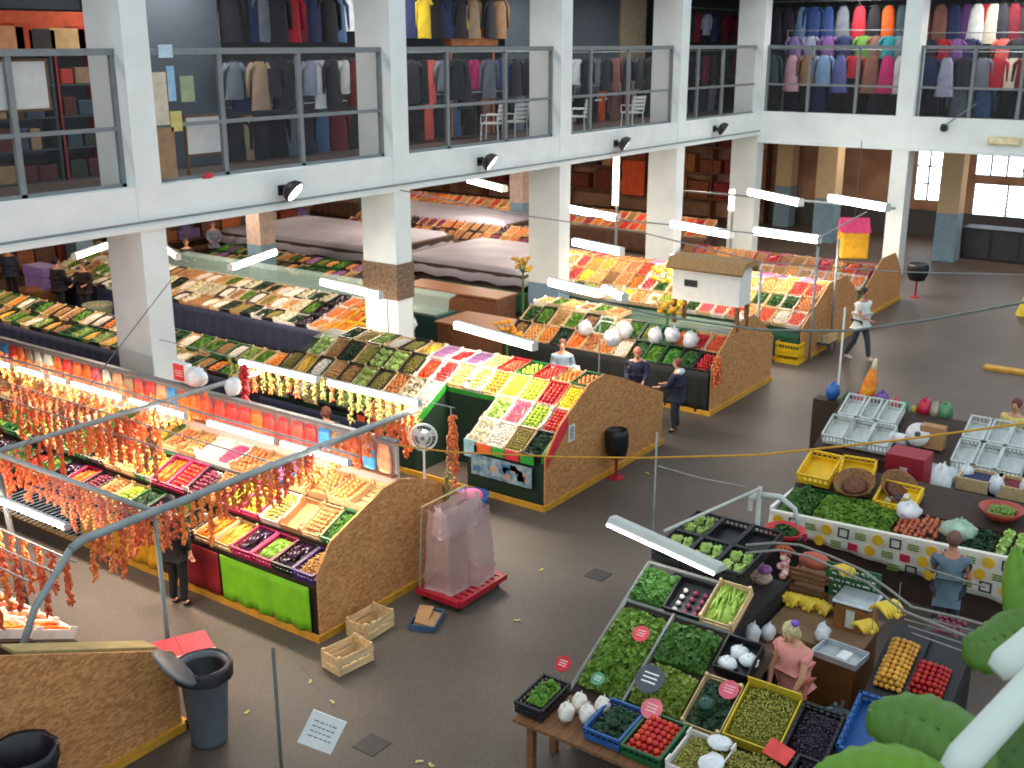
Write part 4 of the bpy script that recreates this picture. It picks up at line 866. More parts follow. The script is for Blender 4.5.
for rx in (9.25, 9.5):
    y = 12.9 if rx < 9.4 else 13.1
    while y < 17: string(rx, y, 2.2 if rx < 9.4 else 2.35, RN.choice((0, 2, 2, 1)), 'brown orange bunch hanging over front of the lime cloth stall', 'bunches over the lime cloth stall front'); y += .2
    tag(MB().path([(rx, 10.7, 2.2 if rx < 9.4 else 2.35), (rx, 17.2, 2.2 if rx < 9.4 else 2.35)], .012, 6).build('hanging_rail', STEEL), 'thin rail with brown bunches, %s over the stall front' % ('outer one' if rx < 9.4 else 'inner one'), 'rail')
y = 14
while y < 24: string(10.25, y, LZ+.1, RN.choice((0, 1)), 'string of salmon dried peppers hanging beside the lamp row', 'pepper strings beside the lamp row'); y += .22
for q in range(5):
    y = 10.6
    while y < 14.5: string(5.2+.28*q, y, 2.25+.0*q, RN.choice((0, 0, 1)), 'orange pepper string over the nearest stall at far left', 'pepper strings over the nearest stall'); y += .27
    tag(MB().path([(5.2+.28*q, 10.4, 2.25), (5.2+.28*q, 15, 2.25)], .01, 6).build('hanging_rail', STEEL), 'thin pepper rail over nearest stall, %s from the left' % ORD[q], 'rail')
y = yat(418, 12.25, 2.4)
while y < yat(225, 12.25, 2.4): string(12.25, y, 2.55, 3 if RN.random() < .8 else 0, 'yellowish dried stalks hanging from wire behind the bright bags', 'dried stalks behind the bright bags', 'dried_stalks'); y += .2
tag(MB().path([(12.25, 9.8, 2.56), (12.25, 17, 2.56)], .008, 6).build('hanging_wire', STEEL), 'thin wire carrying yellowish dried stalks', 'wire')
for q in range(7): string(12.1+.05*(q % 3), 9.75+.05*(q//3), 2.5-.28*(q//2)*1.0, (0, 1, 0, 2, 0, 1, 3)[q], 'cluster of orange pepper strings hanging above the netted cart', 'pepper cluster above the cart')
tag(MB().path([(12.13, 9.78, 1.0), (12.13, 9.78, 2.6)], .012, 6).build('hanging_pole', STEEL), 'thin pole with pepper cluster at end of lime cloth stall', 'pole')

# far crates: the many small ones at the back as one heap of stuff each reading as rows
ks = list(FAR); allm = MB(); mats_ = []
for i, k in enumerate(ks):
    allm.cur = i; allm.add(FAR[k].v, FAR[k].f); mats_.append(CK[k][1])
tag(allm.build('crate', mats_), 'rows of small produce crates on the far counters and stalls', 'crate', None, 'stuff')
# unseen fill lamps added under the gallery and inside it to raise the light
def fill_lamp(x, y, z, e, lab, gr, c=(1, .8, .62), L=1.5):
    t = thing('added_fill_lamp', lab, 'lamp', (x, y, z), 0, gr); MB().box((-L/2, -.08, 0), (L/2, .08, .06)).build('housing', HOUS, t); MB().box((-L/2+.02, -.06, -.02), (L/2-.02, .06, 0)).build('diffuser', mat('fill_lamp_diffuser', (255, 240, 220), .5, 0, emit=6), t)
    ld = bpy.data.lights.new('fill_light', 'AREA'); ld.shape = 'RECTANGLE'; ld.size = L; ld.size_y = .4; ld.energy = e; ld.color = c
    lo_ = bpy.data.objects.new('fill_light', ld); col.objects.link(lo_); lo_.parent = t; lo_.location = (0, 0, -.05)
for x in (14, 22, 30, 38):
    for y in (20.5, 26.5, 34): fill_lamp(x, y, 4.6, 210, 'added unseen fill lamp under the gallery behind the columns', 'added fill lamps under the gallery')
for y in (0, 8, 14): fill_lamp(43.5, y, 4.6, 110, 'added unseen fill lamp under the right gallery', 'added fill lamps under the right gallery')
for x in (8, 15, 22, 28, 34): fill_lamp(x, 18.3, 9.3, 90, 'added unseen fill lamp in the upper left gallery', 'added fill lamps in the upper gallery', (1, .95, .9))
for y in (-1, 5, 9, 14): fill_lamp(39.4, y, 9.3, 90, 'added unseen fill lamp in the upper right gallery', 'added fill lamps in the upper right gallery', (1, .95, .9))

# wrapping on the second column, flowers and hanging bags
d0, d1 = ray(368, 264), ray(368, 300); za_, zb_ = HH+d0.z*(17.2/d0.y), HH+d1.z*(17.2/d1.y)
tag(MB().box((CX[2]-.03, YF-.03, zb_), (CX[2]+.56, YF+1.03, za_)).box((CX[2]-.02, YF+.3, .2), (CX[2], YF+.31, zb_)).build('woven_wrap', mat('woven_wrap', (140, 112, 88), .8, .3, 16)), 'brown woven wrap around the second column at mid height', 'cover')
def flowers(px, py, X, c, label):
    d = ray(px, py); p = CAM+d*(X/d.x); t = thing('flower_bunch', label, 'flowers', (p.x, p.y, p.z-.3)); b = MB(); r = random.Random(px)
    g_ = MB(); g_.path([(0, 0, -max(.0, p.z-.3) if X not in (23.2, 21.9) else -.15), (0, 0, .1)], .03, 6)
    for k in range(14): q = Vector((r.uniform(-.25, .25), r.uniform(-.3, .3), r.uniform(.1, .45))); g_.path([(0, 0, 0), q*.6, q], .01, 4); b.sph(q, .07, (1, 1, .7), 7, 5)
    b.build('blooms', mat('bloom_%d' % c[1], c, .6), t); g_.build('stems', mat('stem_green', (70, 110, 40), .7), t)
flowers(507, 328, 20.6, (226, 150, 30), 'golden flower bunch right of the brown chests'); flowers(523, 262, 24.3, (230, 170, 30), 'yellow flower bunch beside the third column'); flowers(665, 272, 23.2, (224, 180, 40), 'yellow flower bunch left of the white hut'); flowers(668, 305, 21.9, (150, 170, 40), 'greenish flower bunch below left corner of white hut')
for k in range(7): string(21.08+.02*k, 9.8-.03*(k % 3), 1.35-.12*(k//3), (0, 1, 0)[k % 3], 'string of orange peppers at corridor end of the hut stall', 'pepper strings at the hut stall end')
def cardtag(px, py, z, k, w):
    p = at(px, py, z); t = thing('price_label', 'white price label standing in produce, %s' % w, 'price tag', p)
    MB().cbox((0, 0, .1), (.01, .12, .09), Matrix.Rotation(-.3, 4, 'Y')).build('card', PLW, t); MB().path([(0, 0, -.12), (0, 0, .07)], .004, 4).build('stick', WOODL, t)
for k, (px, py, z) in enumerate([(22, 404, 1.45), (32, 410, 1.42), (42, 416, 1.4), (58, 422, 1.4), (150, 484, 1.4), (188, 494, 1.3), (222, 480, 1.4), (210, 522, 1.05), (180, 528, 1.05), (198, 455, 1.5), (262, 500, 1.45)]): cardtag(px, py, z, k, '%s from the left, lime cloth stall' % ORD[[0, 1, 2, 3, 4, 6, 9, 8, 5, 7, 10][k]])
for k, (px, py, z) in enumerate([(470, 385, 1.6), (505, 392, 1.3), (545, 400, 1.5), (535, 412, 1.3), (578, 372, 1.9)]): cardtag(px, py, z, k, '%s from the left, green rim stall' % ORD[[0, 1, 3, 2, 4][k]])
# ------------------------------------------------------------------ people
SKIN = mat('skin', (206, 150, 120), .6, .05); SKIN2 = mat('skin_tan', (180, 122, 92), .6, .05)
def skin_obj(name, J, E, m, parent, root=0, sub=2):
    me = bpy.data.meshes.new(name); me.from_pydata([tuple(j[0]) for j in J], E, []); me.materials.append(m)
    o = link(name, me, parent); s = o.modifiers.new('skin', 'SKIN'); s.use_smooth_shade = True
    sv = me.skin_vertices
    if not sv:
        o.data.update()
    for i, j in enumerate(J):
        r = j[1]; r = r if isinstance(r, tuple) else (r, r); me.skin_vertices[0].data[i].radius = r; me.skin_vertices[0].data[i].use_root = (i == root)
    ss = o.modifiers.new('sub', 'SUBSURF'); ss.levels = sub; ss.render_levels = sub
    return o
def person(loc, rz, label, H=1.7, shirt=(40, 44, 70), pants=(40, 44, 60), hair=(40, 30, 26), shoes=(30, 30, 34), lean=0., armL='down', armR='down', step=0., sleeves=1., skin=None, long_hair=False, hood=None, hat=None, apron=None, stout=1.2, headdown=0.):
    k = H/1.75; sk = skin or SKIN
    t = thing('person', label, 'person', loc, rz); 
    def up(p):                                  # lean the upper body forward (+x) about the hips
        v = Vector(p)-Vector((0, 0, .95)); v = Matrix.Rotation(lean, 3, 'Y') @ v; return (v+Vector((0, 0, .95)))*k
    lo = lambda p: Vector(p)*k
    arms = {'down': [(.0, .22, 1.15), (.05, .24, .9)], 'forward': [(.12, .22, 1.14), (.36, .18, 1.08)], 'reach': [(.18, .22, 1.2), (.42, .16, 1.05)], 'bent': [(-.02, .25, 1.15), (.2, .18, 1.08)], 'swing': [(-.1, .23, 1.17), (-.12, .25, .93)], 'low': [(.14, .21, 1.15), (.3, .15, .93)]}
    J = []; E = []
    def add(p, r, par=None):
        J.append((p, r)); i = len(J)-1
        if par is not None: E.append((par, i))
        return i
    S = stout
    pel = add(up((0, 0, .95)), (.12*k*S, .15*k*S)); sp = add(up((.0, 0, 1.12)), (.1*k*S, .13*k*S), pel); ch = add(up((0, 0, 1.3)), (.11*k*S, .15*k*S), sp)
    sh_ = add(up((0, 0, 1.42)), (.08*k, .1*k), ch); nk = add(up((.01, 0, 1.5)), .05*k, sh_)
    hd = Matrix.Rotation(headdown, 3, 'Y')
    def hp(p): v = hd @ (Vector(p)-Vector((.01, 0, 1.5))); return up(v+Vector((.01, 0, 1.5)))
    h1 = add(hp((.025, 0, 1.57)), (.06*k, .055*k), nk); h2 = add(hp((.015, 0, 1.65)), (.09*k, .072*k), h1); h3 = add(hp((.005, 0, 1.71)), (.07*k, .06*k), h2)
    SH = {}; 
    for s, arm in ((1, armL), (-1, armR)):
        a = add(up((0, s*.17, 1.41)), .055*k, sh_); el, wr = arms[arm]
        e = Vector((el[0], s*el[1], el[2])); w = Vector((wr[0], s*wr[1], wr[2]))
        i1 = add(up(e), .04*k, a); i2 = add(up(w), .026*k, i1); d = (w-e).normalized(); hnd = w+d*.06; i3 = add(up(hnd), (.035*k, .016*k), i2)
        side = Vector((0, 0, 1)).cross(d); side = side.normalized() if side.length > .1 else Vector((1, 0, 0))
        if abs(d.z) > .9: side = Vector((1, 0, 0))
        nrm = d.cross(side).normalized()
        for q, (off, ln) in enumerate(((-.03, .055), (-.01, .072), (.01, .078), (.03, .068))):
            f1 = add(up(hnd+side*off+d*.04), .0095*k, i3); f2 = add(up(hnd+side*off+d*(.04+ln*.6)+nrm*.006), .009*k, f1); add(up(hnd+side*off+d*(.04+ln*.9)+nrm*.028), .008*k, f2)
        th = add(up(hnd-side*.045+d*.0), .011*k, i3); add(up(hnd-side*.065+d*.035+nrm*.01), .009*k, th)
        SH[s] = (e, w)
    LG = {}
    for s in (1, -1):
        st = step*s; hpj = add(lo((0, s*.09, .9)), .085*k*S, pel); kn = add(lo((.03+st*.5, s*.1, .5)), .058*k, hpj); an = add(lo((-.01+st-(.08 if st < 0 else 0), s*.1, .09)), .036*k, kn)
        add(lo((.12+st, s*.11, .035)), .03*k, an); LG[s] = (kn, an); LG[(s, 'p')] = [lo((0, s*.09, .9)), lo((.03+st*.5, s*.1, .5)), lo((-.01+st-(.08 if st < 0 else 0), s*.1, .1)), lo((.13+st, s*.11, .04))]
    skin_obj('body', J, E, sk, t)
    # clothes that follow the body
    J2 = []; E2 = []
    def a2(p, r, par=None):
        J2.append((p, r)); i = len(J2)-1
        if par is not None: E2.append((par, i))
        return i
    p0 = a2(up((0, 0, .98)), (.145*k*S, .175*k*S)); p1 = a2(up((0, 0, 1.14)), (.125*k*S, .155*k*S), p0); p2 = a2(up((0, 0, 1.3)), (.13*k*S, .17*k*S), p1); p3 = a2(up((0, 0, 1.425)), (.1*k, .155*k), p2)
    ph = a2(up((0, 0, .9)), (.12*k*S, .145*k*S), p0)
    for s in (1, -1):
        e, w = SH[s]; a = a2(up((0, s*.185, 1.405)), .088*k, p3)
        if sleeves >= 1: i = a2(up(e), .072*k, a); a2(up(e+(w-e)*.9), .046*k, i)
        else: b_ = Vector((0, s*.17, 1.41)); a2(up(b_+(e-b_)*sleeves), .072*k, a)
    skin_obj('shirt', J2, E2, mat('shirt_%d_%d_%d' % shirt, shirt, .85, .1), t)
    J2, E2 = [], []
    J2 = [(lo((0, 0, .95)), (.12*k*S, .145*k*S))]
    for s in (1, -1):
        P_ = LG[(s, 'p')]; i = len(J2); J2 += [(P_[0], .085*k*S), (P_[1], .073*k), (P_[2], .055*k)]; E2 += [(0, i), (i, i+1), (i+1, i+2)]
    skin_obj('trousers', J2, E2, mat('trousers_%d_%d_%d' % pants, pants, .85, .1), t)
    for s in (1, -1):
        P_ = LG[(s, 'p')]; skin_obj('shoe', [(P_[2]+Vector((-.02, 0, -.03)), .048*k), (P_[3], (.045*k, .038*k))], [(0, 1)], mat('shoe_%d' % shoes[0], shoes, .5), t, sub=1)
    hm = mat('hair_%d_%d_%d' % hair, hair, .7, .2, 30)
    c = hp((-.012, 0, 1.675)); rot = Euler((0, lean+headdown, 0))
    b = MB().sph(c, .108*k, (1.0, .86, 1.02), 14, 10, rot=rot); 
    if long_hair: b.sph(hp((-.05, 0, 1.58)), .085*k, (.7, 1, 1.3), 12, 8, rot=rot)
    b.build('hair', hm, t, True)
    f = MB().sph(hp((.075, 0, 1.635)), .055*k, (.75, .95, 1.3), 12, 8, rot=rot); f.path([hp((.11, 0, 1.66)), hp((.135, 0, 1.63)), hp((.11, 0, 1.622))], [.008, .014, .01], 6)
    for s in (1, -1): f.sph(hp((.02, s*.087, 1.645)), .022*k, (.6, .4, 1.2), 8, 6)
    f.build('face', sk, t, True)
    e = MB(); [e.sph(hp((.112, s*.028, 1.665)), .009*k, n=6) for s in (1, -1)]; e.build('eyes', BLACK, t, True)
    MB().path([hp((.112, -.02, 1.598)), hp((.119, 0, 1.596)), hp((.112, .02, 1.598))], .005, 5).build('mouth', mat('lips', (160, 70, 66), .5), t)
    if hood: MB().sph(up((-.07, 0, 1.47)), .11*k, (.8, 1.35, .7), 12, 8).build('hood', mat('hood_cloth', hood, .9), t, True)
    if hat: MB().sph(hp((-.06, .05, 1.76)), .05*k, (1, 1, .8), 10, 7).build('hair_clip', mat('clip', hat, .5), t, True)
    if apron:
        o = MB().prism([(-.0, 0), (.02, 0), (.02, .8), (0, .8)], -.2, .2).build('apron', mat('apron_cloth', apron, .85), t); o.location = (.17*k, 0, .5*k)
    return t
g = at(858, 360, 0)
person((g.x, g.y, 0), rad(-110), 'walking person in white t-shirt and dark trousers on the corridor', 1.85, (224, 226, 222), (52, 62, 74), (40, 32, 28), (200, 196, 190), step=.22, armL='swing', armR='forward', sleeves=.7, skin=SKIN2)
g = at(675, 432, 0)
person((g.x, g.y, 0), rad(95), 'person in navy coat with white hood facing the stalls', 1.56, (34, 38, 62), (50, 56, 62), (120, 70, 46), (34, 34, 40), armL='forward', armR='forward', hood=(214, 226, 230))
person((19.9, 11.0, 0), rad(200), 'vendor in navy jacket behind the peaked plywood panel', 1.65, (36, 38, 66), (40, 40, 50), (190, 110, 90), lean=.15, armL='forward', armR='forward', headdown=.3)
person((18.35+1.1, 12.6, 0), rad(210), 'person in pale blue top with white bag behind green rim stall', 1.62, (140, 160, 176), (60, 66, 80), (96, 52, 40), armL='bent', armR='forward')
y = yat(181, 9.0, .3)
person((8.95, y, 0), rad(10), 'person in all black clothing facing the stall under pepper strings', 1.68, (20, 20, 24), (18, 18, 22), (24, 18, 18), (20, 20, 22), armL='forward', armR='down', stout=1.15)
person((13.1, yat(326, 13.1, 1.6), 0), rad(60), 'brown haired person in dark coat in the aisle behind bright bags', 1.66, (40, 48, 56), (30, 34, 44), (110, 60, 40), armL='bent')
for (px, py, h, lab, sh) in ((62, 316, 1.72, 'dark dressed shopper standing at far left, left of pair', (26, 24, 32)), (88, 318, 1.66, 'dark dressed shopper standing at far left, right of pair', (34, 22, 26)), (216, 268, 1.65, 'shopper in grey blue top near the teal counter', (120, 130, 150)), (14, 300, 1.7, 'shopper in slate jacket at the left edge of picture', (56, 62, 80)), (190, 290, 1.65, 'vendor in dark clothes right of the first column', (40, 36, 40)), (128, 330, 1.6, 'shopper in dark clothes beside the first column', (60, 50, 46))):
    g = at(px, py, 0) if px != 128 else at(100, 320, 0)
    if px == 128: continue
    person((g.x, g.y, 0), RN.uniform(0, 6), lab, h, sh, (34, 34, 44), RN.choice([(50, 36, 30), (110, 80, 60), (30, 26, 26)]), armL='bent', armR='forward')
g = at(700, 352, 1.0); person((25.2, 10.9, 0), rad(170), 'vendor in white sleeve leaning at farthest plywood stall', 1.66, (222, 214, 210), (60, 50, 50), (120, 70, 50), armL='reach', armR='bent', lean=.25)
# ------------------------------------------------------------------ things along the corridor
def wcrate(p, rz, label):
    T = Matrix.Translation((p[0], p[1], 0.005)) @ Matrix.Rotation(rz, 4, 'Z'); o = bpy.data.objects.new('wooden_crate', BC); col.objects.link(o); o.matrix_world = T; tag(o, label, 'crate'); return o
b = MB(); L, W, H = .56, .36, .27
for sx in (-1, 1):
    for s2 in (-1, 1): b.cbox((sx*(L/2-.02), s2*(W/2-.02), H/2), (.04, .04, H))
    b.cbox((sx*L/2, 0, .06), (.012, W, .1)); b.cbox((sx*L/2, 0, .19), (.012, W, .12))
for s2 in (-1, 1): b.cbox((0, s2*W/2, .06), (L, .012, .1)); b.cbox((0, s2*W/2, .19), (L, .012, .11))
for k in range(4): b.cbox((-L/2+.08+k*.133, 0, .01), (.1, W, .012))
BC = b.build('wooden_crate', CK['wooden'][1], data_only=True)
g = at(348, 664); wcrate((g.x, g.y), rad(-8), 'empty pale wooden crate on floor, nearer one of the pair')
g = at(367, 632); wcrate((g.x+.05, g.y-.02), rad(0), 'empty pale wooden crate on floor against the plywood end panel')
# netted red platform cart
t = thing('platform_cart', 'red platform cart with translucent netting bags beside the plywood panel', 'cart', (11.62, 9.22, 0), rad(0))
RP = mat('red_cart_plastic', (170, 20, 40), .5, .1)
m = MB(); 
for k in range(9): m.cbox((-.5+k*.125, 0, .17), (.08, .78, .03))
m.cbox((0, -.39, .15), (1.12, .05, .08)).cbox((0, .39, .15), (1.12, .05, .08)).cbox((-.55, 0, .15), (.05, .8, .08)).cbox((.55, 0, .15), (.05, .8, .08)); m.build('platform', RP, t)
for sx in (-1, 1):
    for s2 in (-1, 1): MB().lathe([(0, -.02), (.055, -.02), (.055, .02), (0, .02)], 12, Matrix.Translation((sx*.46, s2*.3, .056)) @ Matrix.Rotation(PI/2, 4, 'X')).build('wheel', BLACK, t)
for sx in (-1, 1): MB().path([(sx*.52, .36, .18), (sx*.5, .3, 1.45)], .014, 6).build('handle_post', STEEL, t)
MB().path([(-.5, .3, 1.45), (.5, .3, 1.45)], .014, 6).build('handle_bar', WOODL, t)
NET = mesh_mat('pinkish_netting', (186, 156, 154), .55)
def bag(cx, cy_, w, d, z0, z1, seed, parent, m, nm='netting_bag', taper=.75):
    r = random.Random(seed); n, rows = 24, 14; vs = []; fs = []
    for i in range(rows+1):
        tt = i/rows; s = 1-(1-taper)*tt
        for q in range(n):
            th = 2*PI*q/n; f = 1+.1*math.sin(th*5+seed)+.05*r.uniform(-1, 1)
            ex = abs(math.cos(th))**.6*math.copysign(1, math.cos(th)); ey = abs(math.sin(th))**.6*math.copysign(1, math.sin(th))
            vs.append((cx+ex*w/2*s*f, cy_+ey*d/2*s*f, z0+(z1-z0)*tt+.02*math.sin(q*2.+seed)*(i == rows)))
    for i in range(rows):
        for q in range(n): fs.append((i*n+q, i*n+(q+1) % n, (i+1)*n+(q+1) % n, (i+1)*n+q))
    fs.append(tuple(range(n))); return MB().add(vs, fs).build(nm, m, parent, True)
bag(-.25, .08, .5, .6, .19, 1.4, 1, t, NET); bag(.2, .0, .62, .62, .19, 1.3, 5, t, NET)
bag(.05, .1, .98, .3, 1.0, 1.42, 9, t, mesh_mat('folded_netting', (206, 184, 182), .35), 'folded_bag', .85)
# flattened cardboard and rubbish on floor under the cart
g = at(424, 622); t = thing('rubbish_tray', 'blue tray of torn brown cardboard on floor beside cart', 'tray', (g.x, g.y-.05, 0), .4)
m = MB().cbox((0, 0, .012), (.5, .36, .02)); [m.cbox((s*.25, 0, .05), (.02, .36, .09)) for s in (-1, 1)]; [m.cbox((0, s*.18, .05), (.5, .02, .09)) for s in (-1, 1)]; m.build('tray', mat('dull_blue_plastic', (60, 90, 120), .5), t)
MB().cbox((0, 0, .07), (.4, .28, .05), Matrix.Rotation(.2, 4, 'X')).cbox((.1, .05, .1), (.25, .2, .02), Matrix.Rotation(-.3, 4, 'Y')).build('cardboard', CARD, t)
# pedestal fan at end of stall A
def fan(loc, aim, label, z, r=.2):
    t = thing('pedestal_fan', label, 'fan', loc, aim)
    MB().lathe([(0, 0), (.18, 0), (.18, .02), (.03, .05), (0, .05)], 16).build('base', PLW, t); MB().path([(0, 0, .03), (0, 0, z-.08)], .018, 8).build('pole', PLW, t)
    T = Matrix.Translation((0, 0, z)) @ Matrix.Rotation(PI/2, 4, 'Y')
    MB().lathe([(0, -.16), (.06, -.15), (.07, -.02), (0, -.02)], 12, T).build('motor', PLW, t, True)
    g_ = MB()
    for rr_ in (r, r*.66, r*.35): g_.path([T @ Vector((rr_*math.cos(a*PI/10), rr_*math.sin(a*PI/10), .06)) for a in range(21)], .006, 5)
    g_.path([T @ Vector((r*math.cos(a*PI/10), r*math.sin(a*PI/10), 0)) for a in range(21)], .012, 5)
    for a in range(24): c_, s_ = math.cos(a*PI/12), math.sin(a*PI/12); g_.path([T @ Vector((.03*c_, .03*s_, .08)), T @ Vector((r*c_, r*s_, .06)), T @ Vector((r*c_, r*s_, 0))], .003, 4)
    g_.build('cage', PLW, t)
    for a in range(3):
        MB().add([(.0, -.02, .02), (r*.85, -.08, .0), (r*.9, .05, .03), (.0, .02, .03)], [(0, 1, 2, 3)], T @ Matrix.Rotation(a*2*PI/3, 4, 'Z')).build('blade', mat('fan_blade', (200, 205, 210), .4), t).modifiers.new('s', 'SOLIDIFY').thickness = .006
    MB().lathe([(0, .05), (.03, .05), (.03, .09), (0, .09)], 12, T).build('hub', GREYP, t)
fan((11.9, 10.12, 1.2), rad(-150), 'white round fan above the end of lime cloth stall', .95)
def ball_bag(loc, label, s=.2, m=None, nm='plastic_bag', rz=0, sc=(1, .8, 1.1), gr=None):
    r = random.Random(int(s*1000)+len(label)); b = MB(); b.sph((0, 0, s*sc[2]*.85), s, sc, 12, 9)
    b.v = [Vector((v.x*(1+r.uniform(-.16, .16)), v.y*(1+r.uniform(-.16, .16)), max(0, v.z*(1+r.uniform(-.1, .1))))) for v in b.v]
    for q in (-.5, .5): b.path([(q*s*.6, 0, s*1.5*sc[2]), (q*s*.8, 0, s*1.95*sc[2]), (q*s*.2, 0, s*1.6*sc[2])], s*.09, 5)
    o = b.build(nm, m or mat('white_bag_film', (226, 230, 232), .45, .12, 6), None, True); o.location = loc; o.rotation_euler = (0, 0, rz); return tag(o, label, 'bag', gr)
ball_bag((11.2, yat(233, 11.2, 2.5), 2.36), 'white rounded bag on top of stall crest left of its lamps', .14)
ball_bag((11.2, yat(196, 11.2, 2.5), 2.36), 'white plastic bag beside first column atop the stall crest', .2, sc=(.8, 1.1, .8))
yy = yat(173, 11.0, 2.4); t = thing('carrier_bag', 'white carrier bag with red square print before the first column', 'bag', (11.2, yy, 2.36), 0)
bevel(MB().box((-.06, -.2, 0), (.06, .2, .34)).build('bag_body', PLW, t), .03); MB().box((-.068, -.12, .04), (-.06, .14, .32)).build('red_print', mat('red_print', (214, 40, 50), .5), t)
m = MB(); [m.box((-.07, -.1, z), (-.0685, .1, z+.015)) for z in (.12, .16, .2)]; m.build('print_lines', mat('pale_print', (240, 200, 200), .5), t)
for s in (-1, 1): MB().path([(0, s*.08, .33), (0, s*.07, .43), (0, s*.02, .33)], .008, 5).build('bag_handle', PLW, t)
o = garl(77, .9, None, mat('red_netting', (190, 40, 50), .6)); ob = bpy.data.objects.new('netting_bunch', o); col.objects.link(ob); ob.location = (11.6, yat(243, 11.6, 2.7), 2.75); ob.scale = (1.8, 1.8, .75); tag(ob, 'red net bunch hanging beside the white rounded bag', 'net')
# colourful paper tags, poster on stall B front
PZ = 14.78
def tagp(y0, y1, z0, z1, c, lab, x=14.76):
    o = MB().box((0, 0, 0), (.012, y1-y0, z1-z0)).build('paper_sign', mat('paper_%d_%d_%d' % c, c, .7)); o.location = (x, y0, z0); tag(o, lab, 'sign'); return o
tg = [((236, 110, 50), 'orange'), ((60, 170, 60), 'green'), ((220, 50, 70), 'red'), ((40, 160, 60), 'bright green')]
edges = [11.35, 11.02, 10.75, 10.42, 10.12]
for k in range(4): tagp(edges[k+1], edges[k]-.02, .79, .95, tg[k][0], '%s paper sign on the front edge of green rim stall, near corner' % tg[k][1])
tagp(11.4, 11.62, .66, .98, (160, 210, 220), 'pale blue paper sign left of orange paper on stall front')
tagp(12.9, 13.12, .7, .95, (150, 200, 200), 'pale teal paper sign left of the vendor pit opening')
for k, (a, c, nmn) in enumerate([(13.2, (150, 60, 50), 'brick red'), (13.45, (50, 150, 60), 'green'), (13.65, (222, 50, 60), 'red'), (14.0, (230, 90, 50), 'orange')]): tagp(a, a+.2, .72, .92, c, '%s paper sign left of pit on the stall front' % nmn)
# collage poster
t = thing('poster', 'poster with pale pictures low on dark green stall front', 'poster', (14.76, 0, 0))
MB().box((-.012, 10.15, .36), (0, 11.45, .74)).build('sheet', mat('poster_sheet', (150, 176, 180), .6, .3, 9, c2=(90, 120, 140)), t)
m = MB(); m2 = MB(); r = random.Random(8)
for k in range(14): y_ = 10.2+r.random()*1.05; z_ = .39+r.random()*.22; (m if k % 2 else m2).box((-.016, y_, z_), (-.012, y_+.16, z_+.1))
m.build('picture', mat('poster_blue', (70, 120, 160), .6), t); m2.build('picture', mat('poster_tan', (190, 160, 130), .6), t)
# green cloth rim round the pit, vendor pit bits
t = thing('green_rim', 'bright green cloth rim edging the vendor pit', 'trim', (0, 0, 0))
def rim(m_, a, b, h=.14, w=.03):
    a, b = Vector(a), Vector(b); m_.add([a+Vector((0, 0, -h)), b+Vector((0, 0, -h)), b, a]+[p+Vector((w if abs(a.x-b.x) < .01 else 0, w if abs(a.x-b.x) >= .01 else 0, 0)) for p in (a+Vector((0, 0, -h)), b+Vector((0, 0, -h)), b, a)], [(0, 1, 2, 3), (7, 6, 5, 4), (0, 3, 7, 4), (1, 5, 6, 2), (3, 2, 6, 7), (0, 4, 5, 1)])
for a_, b_ in (((14.85, 12.84, 1.0), (15.84, 12.84, 1.55)), ((15.84, 11.6, 1.5), (15.84, 12.84, 1.5)), ((14.8, 9.95, .99), (15.84, 9.93, 1.7))):
    m = MB(); rim(m, a_, b_); m.build('rim_strip', GRN, t)
# red paper and white card on panel B
def panel_card(X, Z_, w, h, c, lab, Yp=9.89, lines=False):
    t = thing('card', lab, 'sign', (X, Yp, Z_)); MB().box((-w/2, -.012, -h/2), (w/2, 0, h/2)).build('sheet', mat('paper_%d_%d_%d' % c, c, .7), t)
    if lines: m = MB(); [m.box((-w*.3, -.015, -h*.35+k*h*.13), (w*.3, -.0125, -h*.35+k*h*.13+h*.06)) for k in range(6)]; m.build('print_lines', DGREY, t)
    return t
d = ray(572, 433); s_ = 9.88/d.y; p = CAM+d*s_; panel_card(p.x, p.z, .2, .3, (226, 222, 216), 'white printed card on the peaked plywood panel', 9.895, True)
MB_ = MB().prism([(14.82, .78), (14.82, 1.0), (15.2, 1.42), (15.45, 1.56), (15.45, 1.32)], 9.875, 9.89); tag(MB_.build('red_sheet', mat('red_sheet', (216, 50, 60), .7)), 'red paper sheet on sloped edge of the plywood panel', 'sign')
d = ray(785, 333)
# standing bins
def stand_bin(loc, label, z=.85, r=.17):
    t = thing('litter_bin', label, 'bin', loc)
    MB().lathe([(0, 0), (.15, 0), (.15, .02), (.03, .04), (0, .04)], 14).build('base', RP, t); MB().path([(0, 0, .03), (0, 0, z-.25)], .03, 8).build('post', RP, t)
    rr_ = random.Random(3); pr = MB().lathe([(0, z-.32), (r*.8, z-.3), (r*1.05, z-.1), (r*1.08, z+.12), (r, z+.22), (r*.9, z+.23), (r*.85, z+.1), (0, z-.2)], 18); pr.v = [Vector((v.x*(1+rr_.uniform(-.05, .05)), v.y*(1+rr_.uniform(-.05, .05)), v.z)) for v in pr.v]
    pr.build('black_liner', BLACK, t, True)
g = at(616, 478); stand_bin((g.x, g.y, 0), 'black lined litter bin on red stand before the peaked panel', .72, .2)
g = at(915, 297); stand_bin((g.x, g.y, 0), 'black lined litter bin on red stand beside right column', .85, .3)
# blue tub with pink bags behind cart
g = at(466, 512); t = thing('plastic_tub', 'blue plastic tub with pink contents behind the netted cart', 'tub', (g.x+.15, g.y, 0))
o = MB().lathe([(0, .01), (.22, .01), (.3, .28), (.32, .28), (.235, 0), (0, 0)], 18).build('tub', CK['blue'][1], t, True)
MB().sph((0, 0, .24), .22, (1, 1, .6), 12, 8).build('pink_cloth', mat('pink_bag', (226, 90, 150), .6, .2), t, True)
